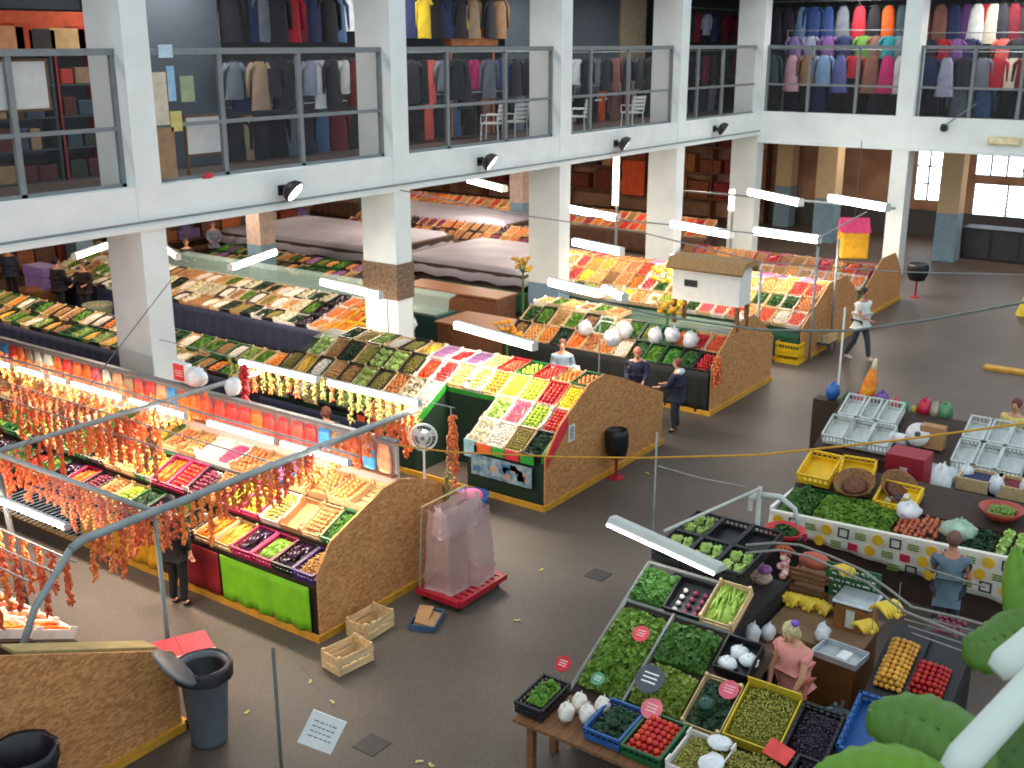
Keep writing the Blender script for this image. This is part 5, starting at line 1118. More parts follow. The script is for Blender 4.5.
# yellow crate etc. before stall D
g = at(789, 362); T = Matrix.Translation((g.x, g.y, 0)) @ Matrix.Rotation(PI/2, 4, 'Z')
for k in range(2): o = bpy.data.objects.new('crate', CM['yellow']); col.objects.link(o); o.matrix_world = T @ Matrix.Translation((0, 0, .005+.27*k)) @ Matrix.Diagonal((1.05, 1, 1.85, 1)); tag(o, 'yellow plastic crate on floor, %s of two before far plywood panel' % ['lower', 'upper'][k], 'crate')
g = at(825, 352); o = bpy.data.objects.new('wooden_crate', BC); col.objects.link(o); o.location = (g.x, g.y, .3); tag(o, 'wooden crate on small trolley beside the yellow crates', 'crate')
t = thing('hand_trolley', 'small dark trolley holding a wooden crate', 'trolley', (g.x, g.y, 0)); MB().cbox((0, 0, .27), (.6, .4, .04)).build('deck', DGREY, t)
for sx in (-1, 1):
    for s2 in (-1, 1): MB().path([(sx*.25, s2*.15, 0.03), (sx*.25, s2*.15, .26)], .02, 6).build('leg', DGREY, t)
MB().path([(-.28, 0, .28), (-.4, 0, .95)], .015, 6).build('handle', STEEL, t)
# yellow and pink paper lantern box over D
d = ray(838, 245); p = CAM+d*(29.5/d.x); p = CAM+ray(853, 240)*(29.5/ray(853, 240).x); t = thing('hanging_box', 'yellow box sign with pink top hanging beside far column', 'sign', p, .5)
bevel(MB().box((-.36, -.36, -.45), (.36, .36, .25)).build('box', mat('yellow_card', (246, 176, 30), .6), t), .05); MB().prism([(-.38, .25), (0, .6), (.38, .25)], -.38, .38).build('pink_top', mat('pink_card', (230, 60, 110), .6), t)
MB().path([(0, 0, .58), (0, 0, 2.6)], .01, 5).build('cord', DGREY, t)
# poles of the far canopies
def pole(px, py, z1, label, r=.035, m=None, base=None):
    g = base or at(px, py, 0); o = MB().path([(0, 0, 0), (0, 0, z1)], r, 8).build('steel_pole', m or STEEL, None, True); o.location = (g[0], g[1], 0); return tag(o, label, 'pole')
pole(0, 0, 2.9, 'steel canopy pole left of the yellow box sign', base=(yat and xat(808, 9.95, 1.8), 9.78))
pole(0, 0, 2.9, 'steel canopy pole right of the two at far stall', base=(xat(829, 9.95, 1.8), 9.78))
pole(0, 0, 2.6, 'thin steel pole behind white hut stall', base=(24.6, 10.4))
o = MB().path([(0, 0, 0), (0, 7, 0)], .022, 8).build('canopy_pipe', STEEL, None, True); o.location = (26.4, 9.8, 3.1); tag(o, 'long steel canopy pipe above the far stalls', 'pipe')
o = MB().path([(0, 0, 0), (3.6, 0, .25)], .022, 8).build('canopy_pipe', STEEL, None, True); o.location = (26.4, 9.8, 3.1); tag(o, 'short rising canopy pipe at the far stall corner', 'pipe')
o = MB().path([(0, 0, 0), (0, 9, 0)], .04, 8).build('canopy_pipe', STEEL, None, True); o.location = (36.5, 11, 2.6); tag(o, 'pale pipe across between corner column and right column', 'pipe')
# ---- foreground at left: bin, tray, black bag
g = at(210, 740); t = thing('waste_bin', 'tall dark grey waste bin with lid standing open', 'bin', (g.x, g.y, 0), rad(35))
BING = mat('bin_grey_plastic', (88, 94, 100), .45, .06)
MB().lathe([(0, .0), (.2, 0), (.21, .05), (.27, .92), (.3, .95), (.3, 1.0), (.26, 1.0), (.25, .9), (.19, .06), (0, .05)], 20).build('body', BING, t, True)
pr = MB().lathe([(0, .55), (.18, .6), (.24, .92), (.3, 1.02), (.32, .98), (.33, .86)], 20); r = random.Random(2); pr.v = [Vector((v.x*(1+r.uniform(-.03, .03)), v.y*(1+r.uniform(-.03, .03)), v.z+r.uniform(-.01, .01))) for v in pr.v]; o = pr.build('black_liner', BLACK, t, True)
MB().cbox((.03, .02, .72), (.14, .1, .06), Matrix.Rotation(.1, 4, 'X')).cbox((-.1, -.06, .7), (.1, .08, .05)).build('rubbish', mat('pale_rubbish', (170, 190, 196), .6), t)
q2 = at(195, 684, 1.02); q1 = at(160, 652, 1.32); dv = (q1-q2).normalized(); vw = ((q1+q2)/2-CAM).normalized(); vw = (vw-dv*vw.dot(dv)).normalized(); vw.z *= .3; vw.normalize(); nr = dv.cross(vw).normalized(); sd = nr.cross(dv)
lm = Matrix((dv, sd, nr)).transposed().to_4x4(); lm.translation = q2+dv*.29; t.rotation_euler = (0, 0, 0); lm = Matrix.Translation(-Vector(t.location)) @ lm
b = MB().lathe([(0, .0), (.28, .0), (.3, .01), (.3, .03), (.1, .06), (0, .06)], 20, lm); b.build('lid', mat('lid_grey', (84, 92, 98), .4), t, True)
# red tray on stand
p = at(182, 645, .98); t = thing('tray_table', 'red tray with cream end on stand beside the waste bin', 'tray', (p.x, p.y, 0), rad(-25))
RT_ = mat('red_tray_enamel', (206, 60, 70), .5, .08)
m = MB().box((-.34, -.3, .92), (.34, .3, .945)).box((-.02, -.3, .945), (0.0, .3, .955)); bevel(m.build('tray', RT_, t), .01); MB().box((-.34, -.3, .946), (.34, -.18, .953)).build('cream_strip', mat('cream_strip', (226, 196, 176), .6), t)
for sx in (-1, 1):
    for s2 in (-1, 1): MB().path([(sx*.28, s2*.24, 0), (sx*.28, s2*.24, .92)], .02, 6).build('leg', mat('dark_red_leg', (110, 20, 30), .5), t)
g = Vector((4.85, 9.32, 0)); t = thing('rubbish_bin', 'black lined round bin at the bottom left corner', 'bin', (g.x, g.y, 0)); t.scale = (1, 1, 2.05)
pr = MB().lathe([(0, 0), (.24, 0), (.3, .45), (.34, .5), (.33, .56), (.28, .55), (.24, .3), (0, .15)], 20); r = random.Random(6); pr.v = [Vector((v.x*(1+r.uniform(-.05, .05)), v.y*(1+r.uniform(-.05, .05)), v.z)) for v in pr.v]; pr.build('black_liner', mat('black_liner_film', (30, 28, 36), .35, .2), t, True)
# scraps on the top edge of panel F
o = MB().box((5.1, 9.83, 1.86), (6.85, 10.3, 1.9)).v
t = thing('top_board', 'yellowish board along the top edge of nearest plywood panel', 'board', (0, 0, 0))
MB().prism([(5.2, 1.83), (6.85, 1.1), (6.85, 1.14), (5.2, 1.87)], 9.85, 10.1).build('board', mat('yellowish_board', (170, 150, 96), .7), t)
# drain covers, litter, kerb board at right
for px, py, lab in ((598, 575, 'dark square drain cover in the middle of the corridor'), (372, 745, 'dark square drain cover beside the hanging white card')):
    g = at(px, py); o = MB().box((-.16, -.16, 0), (.16, .16, .006)).build('drain_cover', mat('drain_iron', (44, 42, 42), .6)); o.location = (g.x, g.y, .001); tag(o, lab, 'drain cover')
for k, (px, py) in enumerate([(310, 683), (333, 703), (421, 762), (248, 712), (430, 765), (516, 621), (541, 571), (648, 474)]):
    g = at(px, py); o = MB().cbox((0, 0, .01), (.05, .03, .01)).cbox((.04, .02, .012), (.03, .04, .01)).build('litter', mat('litter_scrap', (206, 190, 120), .8)); o.location = (g.x, g.y, 0); o.rotation_euler = (0, 0, k); tag(o, 'small pale scrap of litter on floor, %s' % ['below the wooden crates', 'above the hanging card', 'at the bottom edge, left', 'right of the waste bin', 'at the bottom edge, right', 'right of the cart', 'middle of corridor', 'under the red stand bin'][k], 'litter')
g = at(1010, 372); o = MB().box((-.15, -1.0, 0), (.15, .6, .08)).build('plank', YELB); o.location = (g.x, g.y, 0); bevel(o, .01); tag(o, 'ochre plank lying on floor at the right edge', 'plank')
g = at(1024, 315); o = MB().lathe([(0, 0), (.25, 0), (.05, .6), (0, .6)], 12).build('wet_floor_cone', mat('yellow_cone', (230, 200, 40), .5)); o.location = (g.x, g.y, 0); tag(o, 'yellow cone at the right edge of the corridor', 'cone')
g = at(1005, 262); t = thing('dark_cabinet', 'dark low cabinet beneath the louvred windows', 'cabinet', (g.x+.3, g.y, 0)); bevel(MB().box((-.4, -2.5, 0), (.6, 1.6, 1.15)).build('body', mat('dark_cabinet', (40, 40, 44), .6), t), .02)
for s in range(4): MB().box((-.42, -2.4+s, .1), (-.4, -1.5+s, 1.05)).build('door', mat('cabinet_door', (52, 54, 60), .5), t)
# ---- ropes and hanging lines across the hall
def rope(pts, r, c, label, cat='rope'):
    P_ = [CAM+ray(x, y)*d for x, y, d in pts]; n = []
    for i in range(len(P_)-1):
        for q in range(6):
            s = q/6; n.append(P_[i]*(1-s)+P_[i+1]*s)
    n.append(P_[-1]); return tag(MB().path(n, r, 6).build('rope', mat('rope_%d_%d' % c[:2], c, .7), None, True), label, cat)
rope([(395, 445, 14.5), (450, 452, 13.7), (560, 457, 12.5), (640, 458, 11.5), (760, 455, 10.5), (900, 440, 10), (1035, 422, 9.6)], .012, (206, 150, 40), 'yellow ochre rope strung across the corridor at middle height')
rope([(560, 292, 20), (660, 316, 17), (760, 330, 16), (850, 331, 15), (940, 318, 14), (1035, 300, 13)], .018, (120, 130, 124), 'thick grey green cable crossing above the corridor', 'cable')
rope([(400, 190, 20), (520, 215, 20), (640, 232, 20), (760, 262, 20), (900, 272, 20), (1035, 275, 20)], .012, (140, 140, 140), 'thin grey cable crossing in front of the columns', 'cable')

for k, (px, py, X, z) in enumerate([(612, 325, 19.4, 1.7), (625, 312, 21.5, 1.3), (655, 318, 21.5, 1.3), (672, 322, 21.6, 1.35), (690, 345, 21.6, 1.3), (585, 315, 21.5, 1.2), (405, 318, 19.3, .9), (410, 300, 19.5, 1.2)]):
    yb_ = yat(px, X, z); ball_bag((X, yb_, z), 'white plastic bag %s' % ['hanging behind the peaked plywood panel', 'on hut stall front, second from the left', 'on hut stall front, third from the left', 'on hut stall front, fourth from left', 'on hut stall front near its corridor end', 'on hut stall front, leftmost', 'at the foot of second column, lower', 'at the foot of second column, upper'][k], .17, mat('clear_bag_film', (214, 214, 220), .4, .15, 7), sc=(1, 1, 1.1))
yb_ = yat(612, 19.4, 1.7); tag(MB().path([(19.4, yb_+.3, 0), (19.4, yb_+.3, 2.2), (19.4, yb_, 2.2), (19.4, yb_, 2.0)], .015, 6).build('hook_stand', STEEL), 'thin steel stand holding a white bag behind the peaked panel', 'stand')
# ------------------------------------------------------------------ foreground stall at lower right
Rs = thing('market_stall', 'foreground vegetable stall at lower right with stepped trays', 'stall', (0, 0, 0))
BB = mat('dark_bench_board', (62, 44, 34), .7)
def slab(t, X0, z0, X1, z1, y0, y1, th=.03, m=BB, nm='display_bench'):
    MB().prism([(X0, z0-th), (X0, z0), (X1, z1), (X1, z1-th)], y0, y1).build(nm, m, t)
slab(Rs, 8.6, .69, 9.3, .73, 1.5, 6.15, .04, WOODB, 'front_board')
slab(Rs, 9.38, .66, 10.62, 1.24, 4.05, 5.95); slab(Rs, 9.38, .66, 10.16, 1.03, 1.5, 4.05)
slab(Rs, 10.6, 1.26, 11.16, 1.52, 4.55, 5.95); slab(Rs, 11.2, 1.58, 12.5, 1.66, 4.85, 5.95)
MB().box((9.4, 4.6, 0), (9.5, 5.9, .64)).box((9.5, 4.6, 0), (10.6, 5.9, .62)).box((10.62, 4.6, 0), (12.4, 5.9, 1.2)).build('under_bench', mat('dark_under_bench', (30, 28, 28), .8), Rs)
for x, y in ((8.75, 6.0), (9.2, 6.0), (8.75, 1.7), (9.2, 1.7), (8.75, 3.8)): MB().box((x-.04, y-.04, 0), (x+.04, y+.04, .66)).build('leg', WOODB, Rs)
# grey tray edging
ED = mat('grey_tray_edge', (128, 128, 122), .5, .1)
m = MB()
for (a, b) in (((9.4, 5.94, .70), (10.64, 5.94, 1.31)), ((10.64, 5.94, 1.31), (10.64, 4.55, 1.31)), ((10.64, 5.94, 1.31), (11.2, 5.94, 1.58)), ((11.2, 5.94, 1.58), (11.2, 4.62, 1.58))): m.path([a, b], .028, 6)
m.build('tray_edge', ED, Rs)
RS = 'foreground stall'
def heap(key, X, Y, z, tilt, L, W, H, lab, dens=1.):
    o = heap_mb(key, L, W, H, int(X*10+Y*7), dens).build(PR[key][3]+'_heap', PR[key][1], None, PR[key][0] in ('round', 'long', 'small')); o.matrix_world = Ttilt(X, Y, z, tilt)
    return tag(o, lab, PR[key][4], None, 'stuff')
BRL = pm('bright_lettuce', (108, 148, 42), rough=.6); PR['bright'] = ('leaf', BRL, '', 'lettuce', 'vegetable', .045)
MLG = pm('mid_lettuce', (70, 116, 40), rough=.6); PR['midgreen'] = ('leaf', MLG, '', 'lettuce', 'vegetable', .045)
YLG = pm('yellow_lettuce', (128, 150, 48), rough=.6); PR['yellowgreen'] = ('leaf', YLG, '', 'lettuce', 'vegetable', .045)
for (yy0, yy1, k) in ((5.28, 5.92, 'bright'),): heap(k, 10.02, 5.6, .98, 26, 1.2, .6, .12, 'big heap of bright green lettuce leaves in the long tray, corridor side', 1.0)
heap('midgreen', 10.32, 4.93, 1.12, 26, .56, .64, .13, 'heap of mid green leaves, upper right part of the lettuce tray')
heap('yellowgreen', 9.76, 4.93, .86, 26, .56, .64, .13, 'heap of yellow green leaves, lower right part of lettuce tray')
m = MB(); m.prism([(9.42, .70), (9.42, .78), (10.6, 1.36), (10.6, 1.27)], 5.26, 5.29).build('tray_divider', ED, Rs)
def disc(px, py, z, c, r, lab, stick=.12, tilt=25):
    p = at(px, py, z); t = thing('price_disc', lab, 'price tag', p, 0)
    MB().lathe([(0, 0), (r, 0), (r, .012), (0, .012)], 14, Matrix.Rotation(-rad(35), 4, 'Y')).build('disc', mat('card_%d_%d_%d' % c, c, .6), t); MB().path([(0, 0, 0), (0, 0, -stick)], .006, 5).build('stick', WOODL, t)
    mk = MB(); [mk.box((-r*.3+q*r*.3, -r*.5, .013), (-r*.2+q*r*.3, r*.5, .015), Matrix.Rotation(-rad(35), 4, 'Y')) for q in range(3)]; mk.build('writing', PLW if c[0] < 120 else mat('pale_pink_ink', (244, 200, 200), .6), t)
disc(641, 634, 1.3, (226, 70, 80), .1, 'round coral price disc stuck in the bright lettuce'); disc(650, 679, 1.12, (70, 80, 84), .17, 'large dark grey price disc between the two lettuce heaps')
disc(598, 679, .95, (84, 150, 110), .08, 'small teal price disc at low edge of bright lettuce'); disc(652, 709, .98, (222, 110, 120), .12, 'round pink price disc above the tomato crate')
disc(729, 690, 1.1, (216, 90, 110), .11, 'round pink price disc over the dark green leaves'); disc(563, 664, .95, (190, 26, 36), .1, 'dark red price disc on stick above the corridor end', .22)
disc(812, 728, .98, (200, 30, 50), .1, 'red heart like price disc over the dark grapes', .15)
def card(px, py, z, w, h, c, lab, rz=0):
    p = at(px, py, z); o = MB().box((-h/2, -w/2, 0), (h/2, w/2, .01)).build('price_card', mat('card_%d_%d_%d' % c, c, .6)); o.location = p; o.rotation_euler = (0, -rad(35), rz); return tag(o, lab, 'price tag')
card(779, 752, .95, .3, .18, (226, 70, 62), 'rectangular coral price card beside the green grapes', -.3)
# front row
put_crate(Ttilt(8.97, 6.0, .75, 6, PI/2*0), 'black', 'at the corridor end, front board, foreground stall', 'aubergine', W=.9)
heap('lettuce', 8.95, 5.98, .86, 6, .4, .22, .06, 'small green leaves on the dark crate at the corridor end')
for k, (x, y) in enumerate([(8.85, 5.62), (9.08, 5.6), (8.95, 5.42), (9.16, 5.36)]): ball_bag((x, y, .74), 'white wrapped turnip bag on the front board, %s from the corridor end' % ORD[k], .105, mat('turnip_white', (232, 226, 214), .6, .15, 20), 'vegetable_bag', gr='white bags of turnips')
put_crate(Ttilt(9.0, 5.1, .75, 6), 'blue', 'between the white bags and tomatoes, foreground stall', 'dark veg', W=1.1)
o = bpy.data.objects.new('crate', CM['green']); col.objects.link(o); o.matrix_world = Ttilt(9.0, 4.63, .75, 8) @ Matrix.Diagonal((1.05, 1.15, 1, 1)); tag(o, 'green plastic crate of tomatoes on the front board', 'crate')
T = Ttilt(9.0, 4.63, .75, 8); r = random.Random(4)
for lay in range(3):
    nx, ny = 7-lay, 6-lay
    for i in range(nx):
        for j in range(ny):
            if lay == 0 and 0 < i < nx-1 and 0 < j < ny-1: continue
            f = bpy.data.objects.new('tomato', fruitmesh('tomato', 12)); col.objects.link(f); s = .037
            f.matrix_world = T @ Matrix.Translation((-.24+.48*(i+.5*lay)/6+r.uniform(-.004, .004), -.17+.34*(j+.5*lay)/5, .09+lay*.048)) @ Euler((r.uniform(-.4, .4), 0, r.uniform(0, 6))).to_matrix().to_4x4() @ Matrix.Diagonal((1.06, 1.06, 1, 1))
            tag(f, 'one of the round red tomatoes heaped in green crate', 'vegetable', 'tomatoes in the green crate')
put_crate(Ttilt(9.0, 4.1, .75, 8), 'white', 'right of the tomatoes, foreground stall', 'grape', W=1.3)
heap('grape', 9.0, 3.6, .78, 8, .55, .5, .14, 'loose heap of green grapes nearest the bottom of picture')
ball_bag((8.85, 3.92, .88), 'white paper wrap on the nearest green grapes', .1, sc=(1.6, 1.2, .5)); ball_bag((9.2, 4.0, .88), 'second white paper wrap above nearest green grapes', .09, sc=(1.4, 1.4, .5))
# second row
put_crate(Ttilt(9.75, 4.33, .88, 26), 'wooden', 'between lettuce tray and grapes, foreground stall', 'dark veg', L=1.15, W=1.15)
ball_bag((9.6, 4.35, .98), 'dark green plastic bag on the very dark leaves', .1, mat('green_bag_film', (16, 76, 56), .35, .2), sc=(1.2, 1, .6))
b = MB(); b.prism([(-.34, 0), (-.34, .16), (.34, .16), (.34, 0)], -.3, -.285).prism([(-.34, 0), (-.34, .16), (.34, .16), (.34, 0)], .285, .3).cbox((-.34, 0, .08), (.015, .6, .16)).cbox((.34, 0, .12), (.015, .6, .24)).cbox((0, 0, .01), (.66, .58, .015))
o = b.build('grape_box', mat('yellow_card_box', (212, 186, 40), .6)); o.matrix_world = Ttilt(9.8, 3.78, .89, 26); tag(o, 'large yellow box heaped with green grapes before the woman', 'box')
h = heap('grape', 9.8, 3.78, .93, 26, .64, .55, .17, 'large heap of yellow green grapes in the yellow box', 1.3)
o = MB().cbox((0, 0, .07), (.6, .4, .14)).build('x', BLACK); bpy.data.objects.remove(o)
put_crate(Ttilt(9.8, 3.24, .9, 26), 'black', 'right of the big grape box, foreground stall', 'dark grape', L=1.15, W=1.1)
put_crate(Ttilt(9.2, 3.05, .76, 8), 'black', 'at the bottom, right of nearest green grapes', 'dark grape', L=1., W=1.1)
o = bpy.data.objects.new('crate', CM['blue']); col.objects.link(o); o.matrix_world = Ttilt(10.05, 2.72, 1.02, 26) @ Matrix.Diagonal((1.2, 1.25, 1.4, 1)); tag(o, 'blue plastic crate partly empty at right of the dark grapes', 'crate')
for k in range(7): f = bpy.data.objects.new('orange', fruitmesh('orange')); col.objects.link(f); f.matrix_world = Ttilt(10.05, 2.72, 1.02, 26) @ Matrix.Translation((-.27+.075*(k % 3), -.12+.08*(k//3), .05+.03*(k == 4))); tag(f, 'one of few oranges in the lower corner of blue crate', 'fruit', 'oranges in the blue crate')
o = MB().cbox((0, .2, .07), (.44, .015, .14)).cbox((0, -.2, .07), (.44, .015, .14)).cbox((-.22, 0, .07), (.015, .4, .14)).cbox((.22, 0, .07), (.015, .4, .14)).cbox((0, 0, .01), (.44, .4, .015)).build('open_box', BLACK); o.matrix_world = Ttilt(10.36, 4.33, 1.16, 26); tag(o, 'black open box of white bags above the very dark leaves', 'box')
for k, (x, y) in enumerate([(10.24, 4.42), (10.42, 4.36), (10.36, 4.22)]): ball_bag((x, y, 1.16+.4*(x-10.36)), 'white crumpled bag in the black open box, %s' % ['nearest', 'farthest', 'rightmost'][k], .1, sc=(1.1, 1.1, .7))
# third tier
heap('midgreen', 10.88, 5.68, 1.42, 25, .5, .46, .12, 'heap of darker green leaves in the upper tier at corridor side')
m = MB(); m.cbox((0, .22, .06), (.5, .015, .12)).cbox((0, -.22, .06), (.5, .015, .12)).cbox((-.25, 0, .06), (.015, .44, .12)).cbox((.25, 0, .06), (.015, .44, .12)).cbox((0, 0, .01), (.5, .44, .015))
o = m.build('open_box', BLACK); o.matrix_world = Ttilt(10.88, 5.2, 1.4, 25); tag(o, 'dark open box with few onions in the upper tier', 'box')
r = random.Random(9)
for k in range(12):
    key = 'red onion' if k < 8 else 'garlic'; f = bpy.data.objects.new(PR[key][3], fruitmesh(key)); col.objects.link(f); f.matrix_world = Ttilt(10.88, 5.2, 1.4, 25) @ Matrix.Translation((-.2+.1*(k % 4), -.15+.13*(k//4), .055)) @ Matrix.Diagonal((1.1, 1.1, 1.1, 1)); tag(f, 'one of the %s in the dark open box, upper tier' % ('purple onions' if k < 8 else 'white garlic bulbs'), 'vegetable', 'onions in the dark open box' if k < 8 else 'garlic in the dark open box')
put_crate(Ttilt(10.92, 4.76, 1.43, 25), 'wooden', 'upper tier beside the dark open box, foreground stall', 'cucumber', L=1.05, W=1.05)
# lettuce crates on top
n = 0
for i, X in enumerate((11.5, 12.12)):
    for j, Y in enumerate((5.72, 5.32, 4.92)):
        full = (i == 0) or j == 0
        put_crate(Ttilt(X, Y, 1.66+.04*i, 4), 'black', '%s in %s row, top of foreground stall' % (['leftmost', 'middle', 'rightmost'][j], ['nearer', 'farther'][i]), None, L=1.05, W=.98)
        if full:
            h = bpy.data.objects.new('cabbage_heap', heapmesh('cabbage', .5, .34, .1)); col.objects.link(h); h.matrix_world = Ttilt(X, Y, 1.67+.04*i, 4); tag(h, 'pale green lettuces in the %s %s black crate' % (['nearer', 'farther'][i], ['leftmost', 'middle', 'rightmost'][j]), 'vegetable', None, 'stuff')
# lamp with post
post = thing('lamp_post', 'pale steel post with arms behind the lettuce crates', 'post', (12.6, 5.15, 0))
PS = mat('pale_steel', (186, 190, 184), .45, .05)
px_, py_ = 12.6, 5.15
MB().path([(0, 0, 0), (0, 0, 2.3)], .03, 10).build('pole', PS, post, True)
MB().path([(0, 0, 2.28), (-1.7, .45, 2.2)], .02, 8).build('arm', PS, post, True); MB().path([(0, -.03, 2.2), (.12, -.22, 2.18), (.15, -.42, 2.05), (.12, -.5, 1.85)], [.04, .04, .035, .03], 8).build('curved_bracket', PS, post, True)
m = MB(); m.cbox((-.12, .03, 2.2), (.2, .05, .05)).cbox((-.2, .03, 2.12), (.03, .05, .16)); m.build('clamp', PS, post)
a = at(612, 522, 2.08); b = at(722, 572, 2.08); c = (a+b)/2; L = (b-a).length
t = thing('fluorescent_lamp', 'lit fluorescent lamp with pale housing above the lettuce crates', 'lamp', c, math.atan2(b.y-a.y, b.x-a.x))
m = MB().prism([(-.1, 0), (-.1, .03), (-.05, .09), (.05, .09), (.1, .03), (.1, 0)], -L/2, L/2, Matrix.Rotation(-PI/2, 4, 'Z')); o = m.build('housing', PS, t); bevel(o, .02)
sgn = 1 if (Matrix.Rotation(math.atan2(b.y-a.y, b.x-a.x), 3, 'Z') @ Vector((0, 1, 0))).x < 0 else -1
MB().path([(-L/2+.03, sgn*.105, .0), (L/2-.03, sgn*.105, .0)], .022, 10).build('tube', mat('pale_lit_tube', (246, 250, 250), .4, 0, emit=6), t, True)
ld = bpy.data.lights.new('tube_light', 'AREA'); ld.shape = 'RECTANGLE'; ld.size = L; ld.size_y = .1; ld.energy = 8; lo_ = bpy.data.objects.new('tube_light', ld); col.objects.link(lo_); lo_.parent = t; lo_.location = (0, 0, -.04)
# canopy pipes sweeping over the stall
def pipe(pts, z, r, label, m=None):
    P_ = [at(x, y, z) for x, y in pts]; return tag(MB().path(P_, r, 8).build('canopy_pipe', m or mat('dull_pipe', (132, 128, 120), .5), None, True), label, 'pipe')
pipe([(746, 545), (775, 543), (800, 545), (830, 556), (862, 570), (890, 590), (912, 607), (960, 618), (1010, 632)], 2.0, .016, 'upper sweeping canopy pipe over the foreground stall')
pipe([(746, 553), (780, 550), (810, 557), (840, 570), (868, 583), (893, 603), (906, 612), (950, 630), (990, 646)], 1.95, .016, 'lower sweeping canopy pipe over the foreground stall')
for k in range(4): pipe([(900+4*k, 612+7*k), (985-4*k, 634+7*k)], 1.9, .01, 'thin rack bar behind tomato heap, %s from the top' % ORD[k])
pipe([(925, 568), (985, 587)], 2.0, .014, 'short pipe crossing before the man in grey blue shirt')
# bench at the back of the pit
t = thing('back_bench', 'brown bench behind the woman with scales and bananas', 'bench', (0, 0, 0))
MB().box((11.5, 3.4, .93), (12.5, 4.55, .99)).build('top', mat('worn_brown_top', (130, 98, 66), .7, .2, 2), t); MB().box((11.6, 3.45, .0), (12.4, 4.5, .93)).build('front', mat('orange_brown_front', (150, 92, 40), .7, .2, 2), t)
t = thing('side_bench', 'small brown board between the lettuce crates and bananas', 'bench', (0, 0, 0)); MB().box((10.75, 4.05, .9), (11.48, 4.5, .94)).build('top', mat('worn_brown_top', (130, 98, 66), .7), t); MB().box((10.8, 4.1, 0), (11.4, 4.45, .9)).build('box', BB, t)
# bananas
BN = mat('banana_skin', (238, 204, 60), .5, .12, 10, rand=.08)
def bmesh_():
    b = MB()
    for k in range(6):
        a = -.5+.2*k; pts = []
        for q in range(6):
            s = q/5; pts.append(Vector((math.sin(a)*.03+.16*s, (k-2.5)*.026+.01*math.sin(s*3), .07*math.sin(s*PI)*1.0-.01)))
        b.path(pts, [.006, .016, .019, .019, .015, .005], 7)
    b.sph((-.0, 0, 0), .022, n=7, m=5); return b.build('banana_bunch', BN, data_only=True, smooth=True)
BM = bmesh_()
def banana(p, rz, lab, gr, sc=1.3, rx=0):
    o = bpy.data.objects.new('banana_bunch', BM); col.objects.link(o); o.location = p; o.rotation_euler = (rx, 0, rz); o.scale = (sc, sc, sc); return tag(o, lab, 'fruit', gr)
for k in range(8):
    p = at(763+8.2*k, 596+2.0*k+(k % 2)*2, 1.03); banana((p.x, p.y, 1.02), .4*(-1)**k+PI/2*0, 'banana bunch in the row on the brown bench, %s from the left' % ORD[k], 'bananas in a row on the bench')
for px, py, z, lab in ((897, 616, 1.5, 'banana bunch hanging above the yellow orange fruit heap'), (872, 632, 1.35, 'banana bunch hanging left of the yellow orange fruit heap'), (850, 575, 1.55, 'yellow bananas or peppers on top of the green chalkboard')):
    p = at(px, py, z); banana(p, 1.2, lab, None, 1.35 if px < 890 else 1.7)
    tag(MB().path([p+Vector((0, 0, .03)), p+Vector((0, 0, .42 if px != 850 else .1))], .005, 5).build('hook', STEEL), 'thin hook holding the %s' % lab.replace('banana bunch hanging', 'bananas'), 'hook')
# green chalkboard with writing
p = at(845, 588, 1.4); t = thing('chalkboard', 'green board with white handwriting above the back bench', 'sign', (12.55, p.y, 1.0), 0)
MB().box((0, -.34, .12), (.03, .34, .56)).build('panel', mat('green_board', (24, 92, 52), .6), t); m = MB(); r = random.Random(12)
for q in range(5):
    y = -.28; z = .5-.08*q
    while y < .24: w = r.uniform(.02, .09); m.box((-.004, y, z), (-.001, y+w, z+.012+r.uniform(0, .012))); m.box((-.004, y, z-.012), (-.001, y+.01, z+.02)); y += w+r.uniform(.015, .04)
m.build('writing', PLW, t)
for s in (-1, 1): MB().box((.0, s*.3-.02, .0), (.03, s*.3+.02, .14)).build('foot', WOODB, t)
def at_b(px, py): p = at(px, py, .99); return p
# scale, drawers, pans
p = at(851, 628, 1.0); t = thing('weighing_scale', 'metal topped scale on wooden drawer box at the bench', 'scale', (p.x+.15, p.y, .99)); bevel(MB().box((-.22, -.2, 0), (.2, .2, .3)).build('wooden_box', mat('orange_brown_front', (150, 92, 40), .7), t), .01); bevel(MB().box((-.24, -.24, .32), (.22, .24, .36)).build('pan', mat('brushed_metal', (190, 196, 200), .3, .1, metal=.6), t), .02); MB().box((-.24, -.05, .05), (-.22, .05, .27)).build('label_plate', mat('pale_label', (200, 205, 190), .6), t)
p = at(840, 657, 1.0); t = thing('metal_tray', 'rectangular steel tray on the bench beside the woman', 'tray', (p.x, p.y, .99), -.1); m = MB().cbox((0, 0, .012), (.34, .5, .02)); [m.cbox((s*.18, 0, .05), (.02, .52, .08)) for s in (-1, 1)]; [m.cbox((0, s*.26, .05), (.36, .02, .08)) for s in (-1, 1)]; bevel(m.build('tray', mat('brushed_metal', (190, 196, 200), .3, .1, metal=.6), t), .008); MB().cbox((0, -.05, .04), (.2, .12, .04)).build('papers', PLW, t)
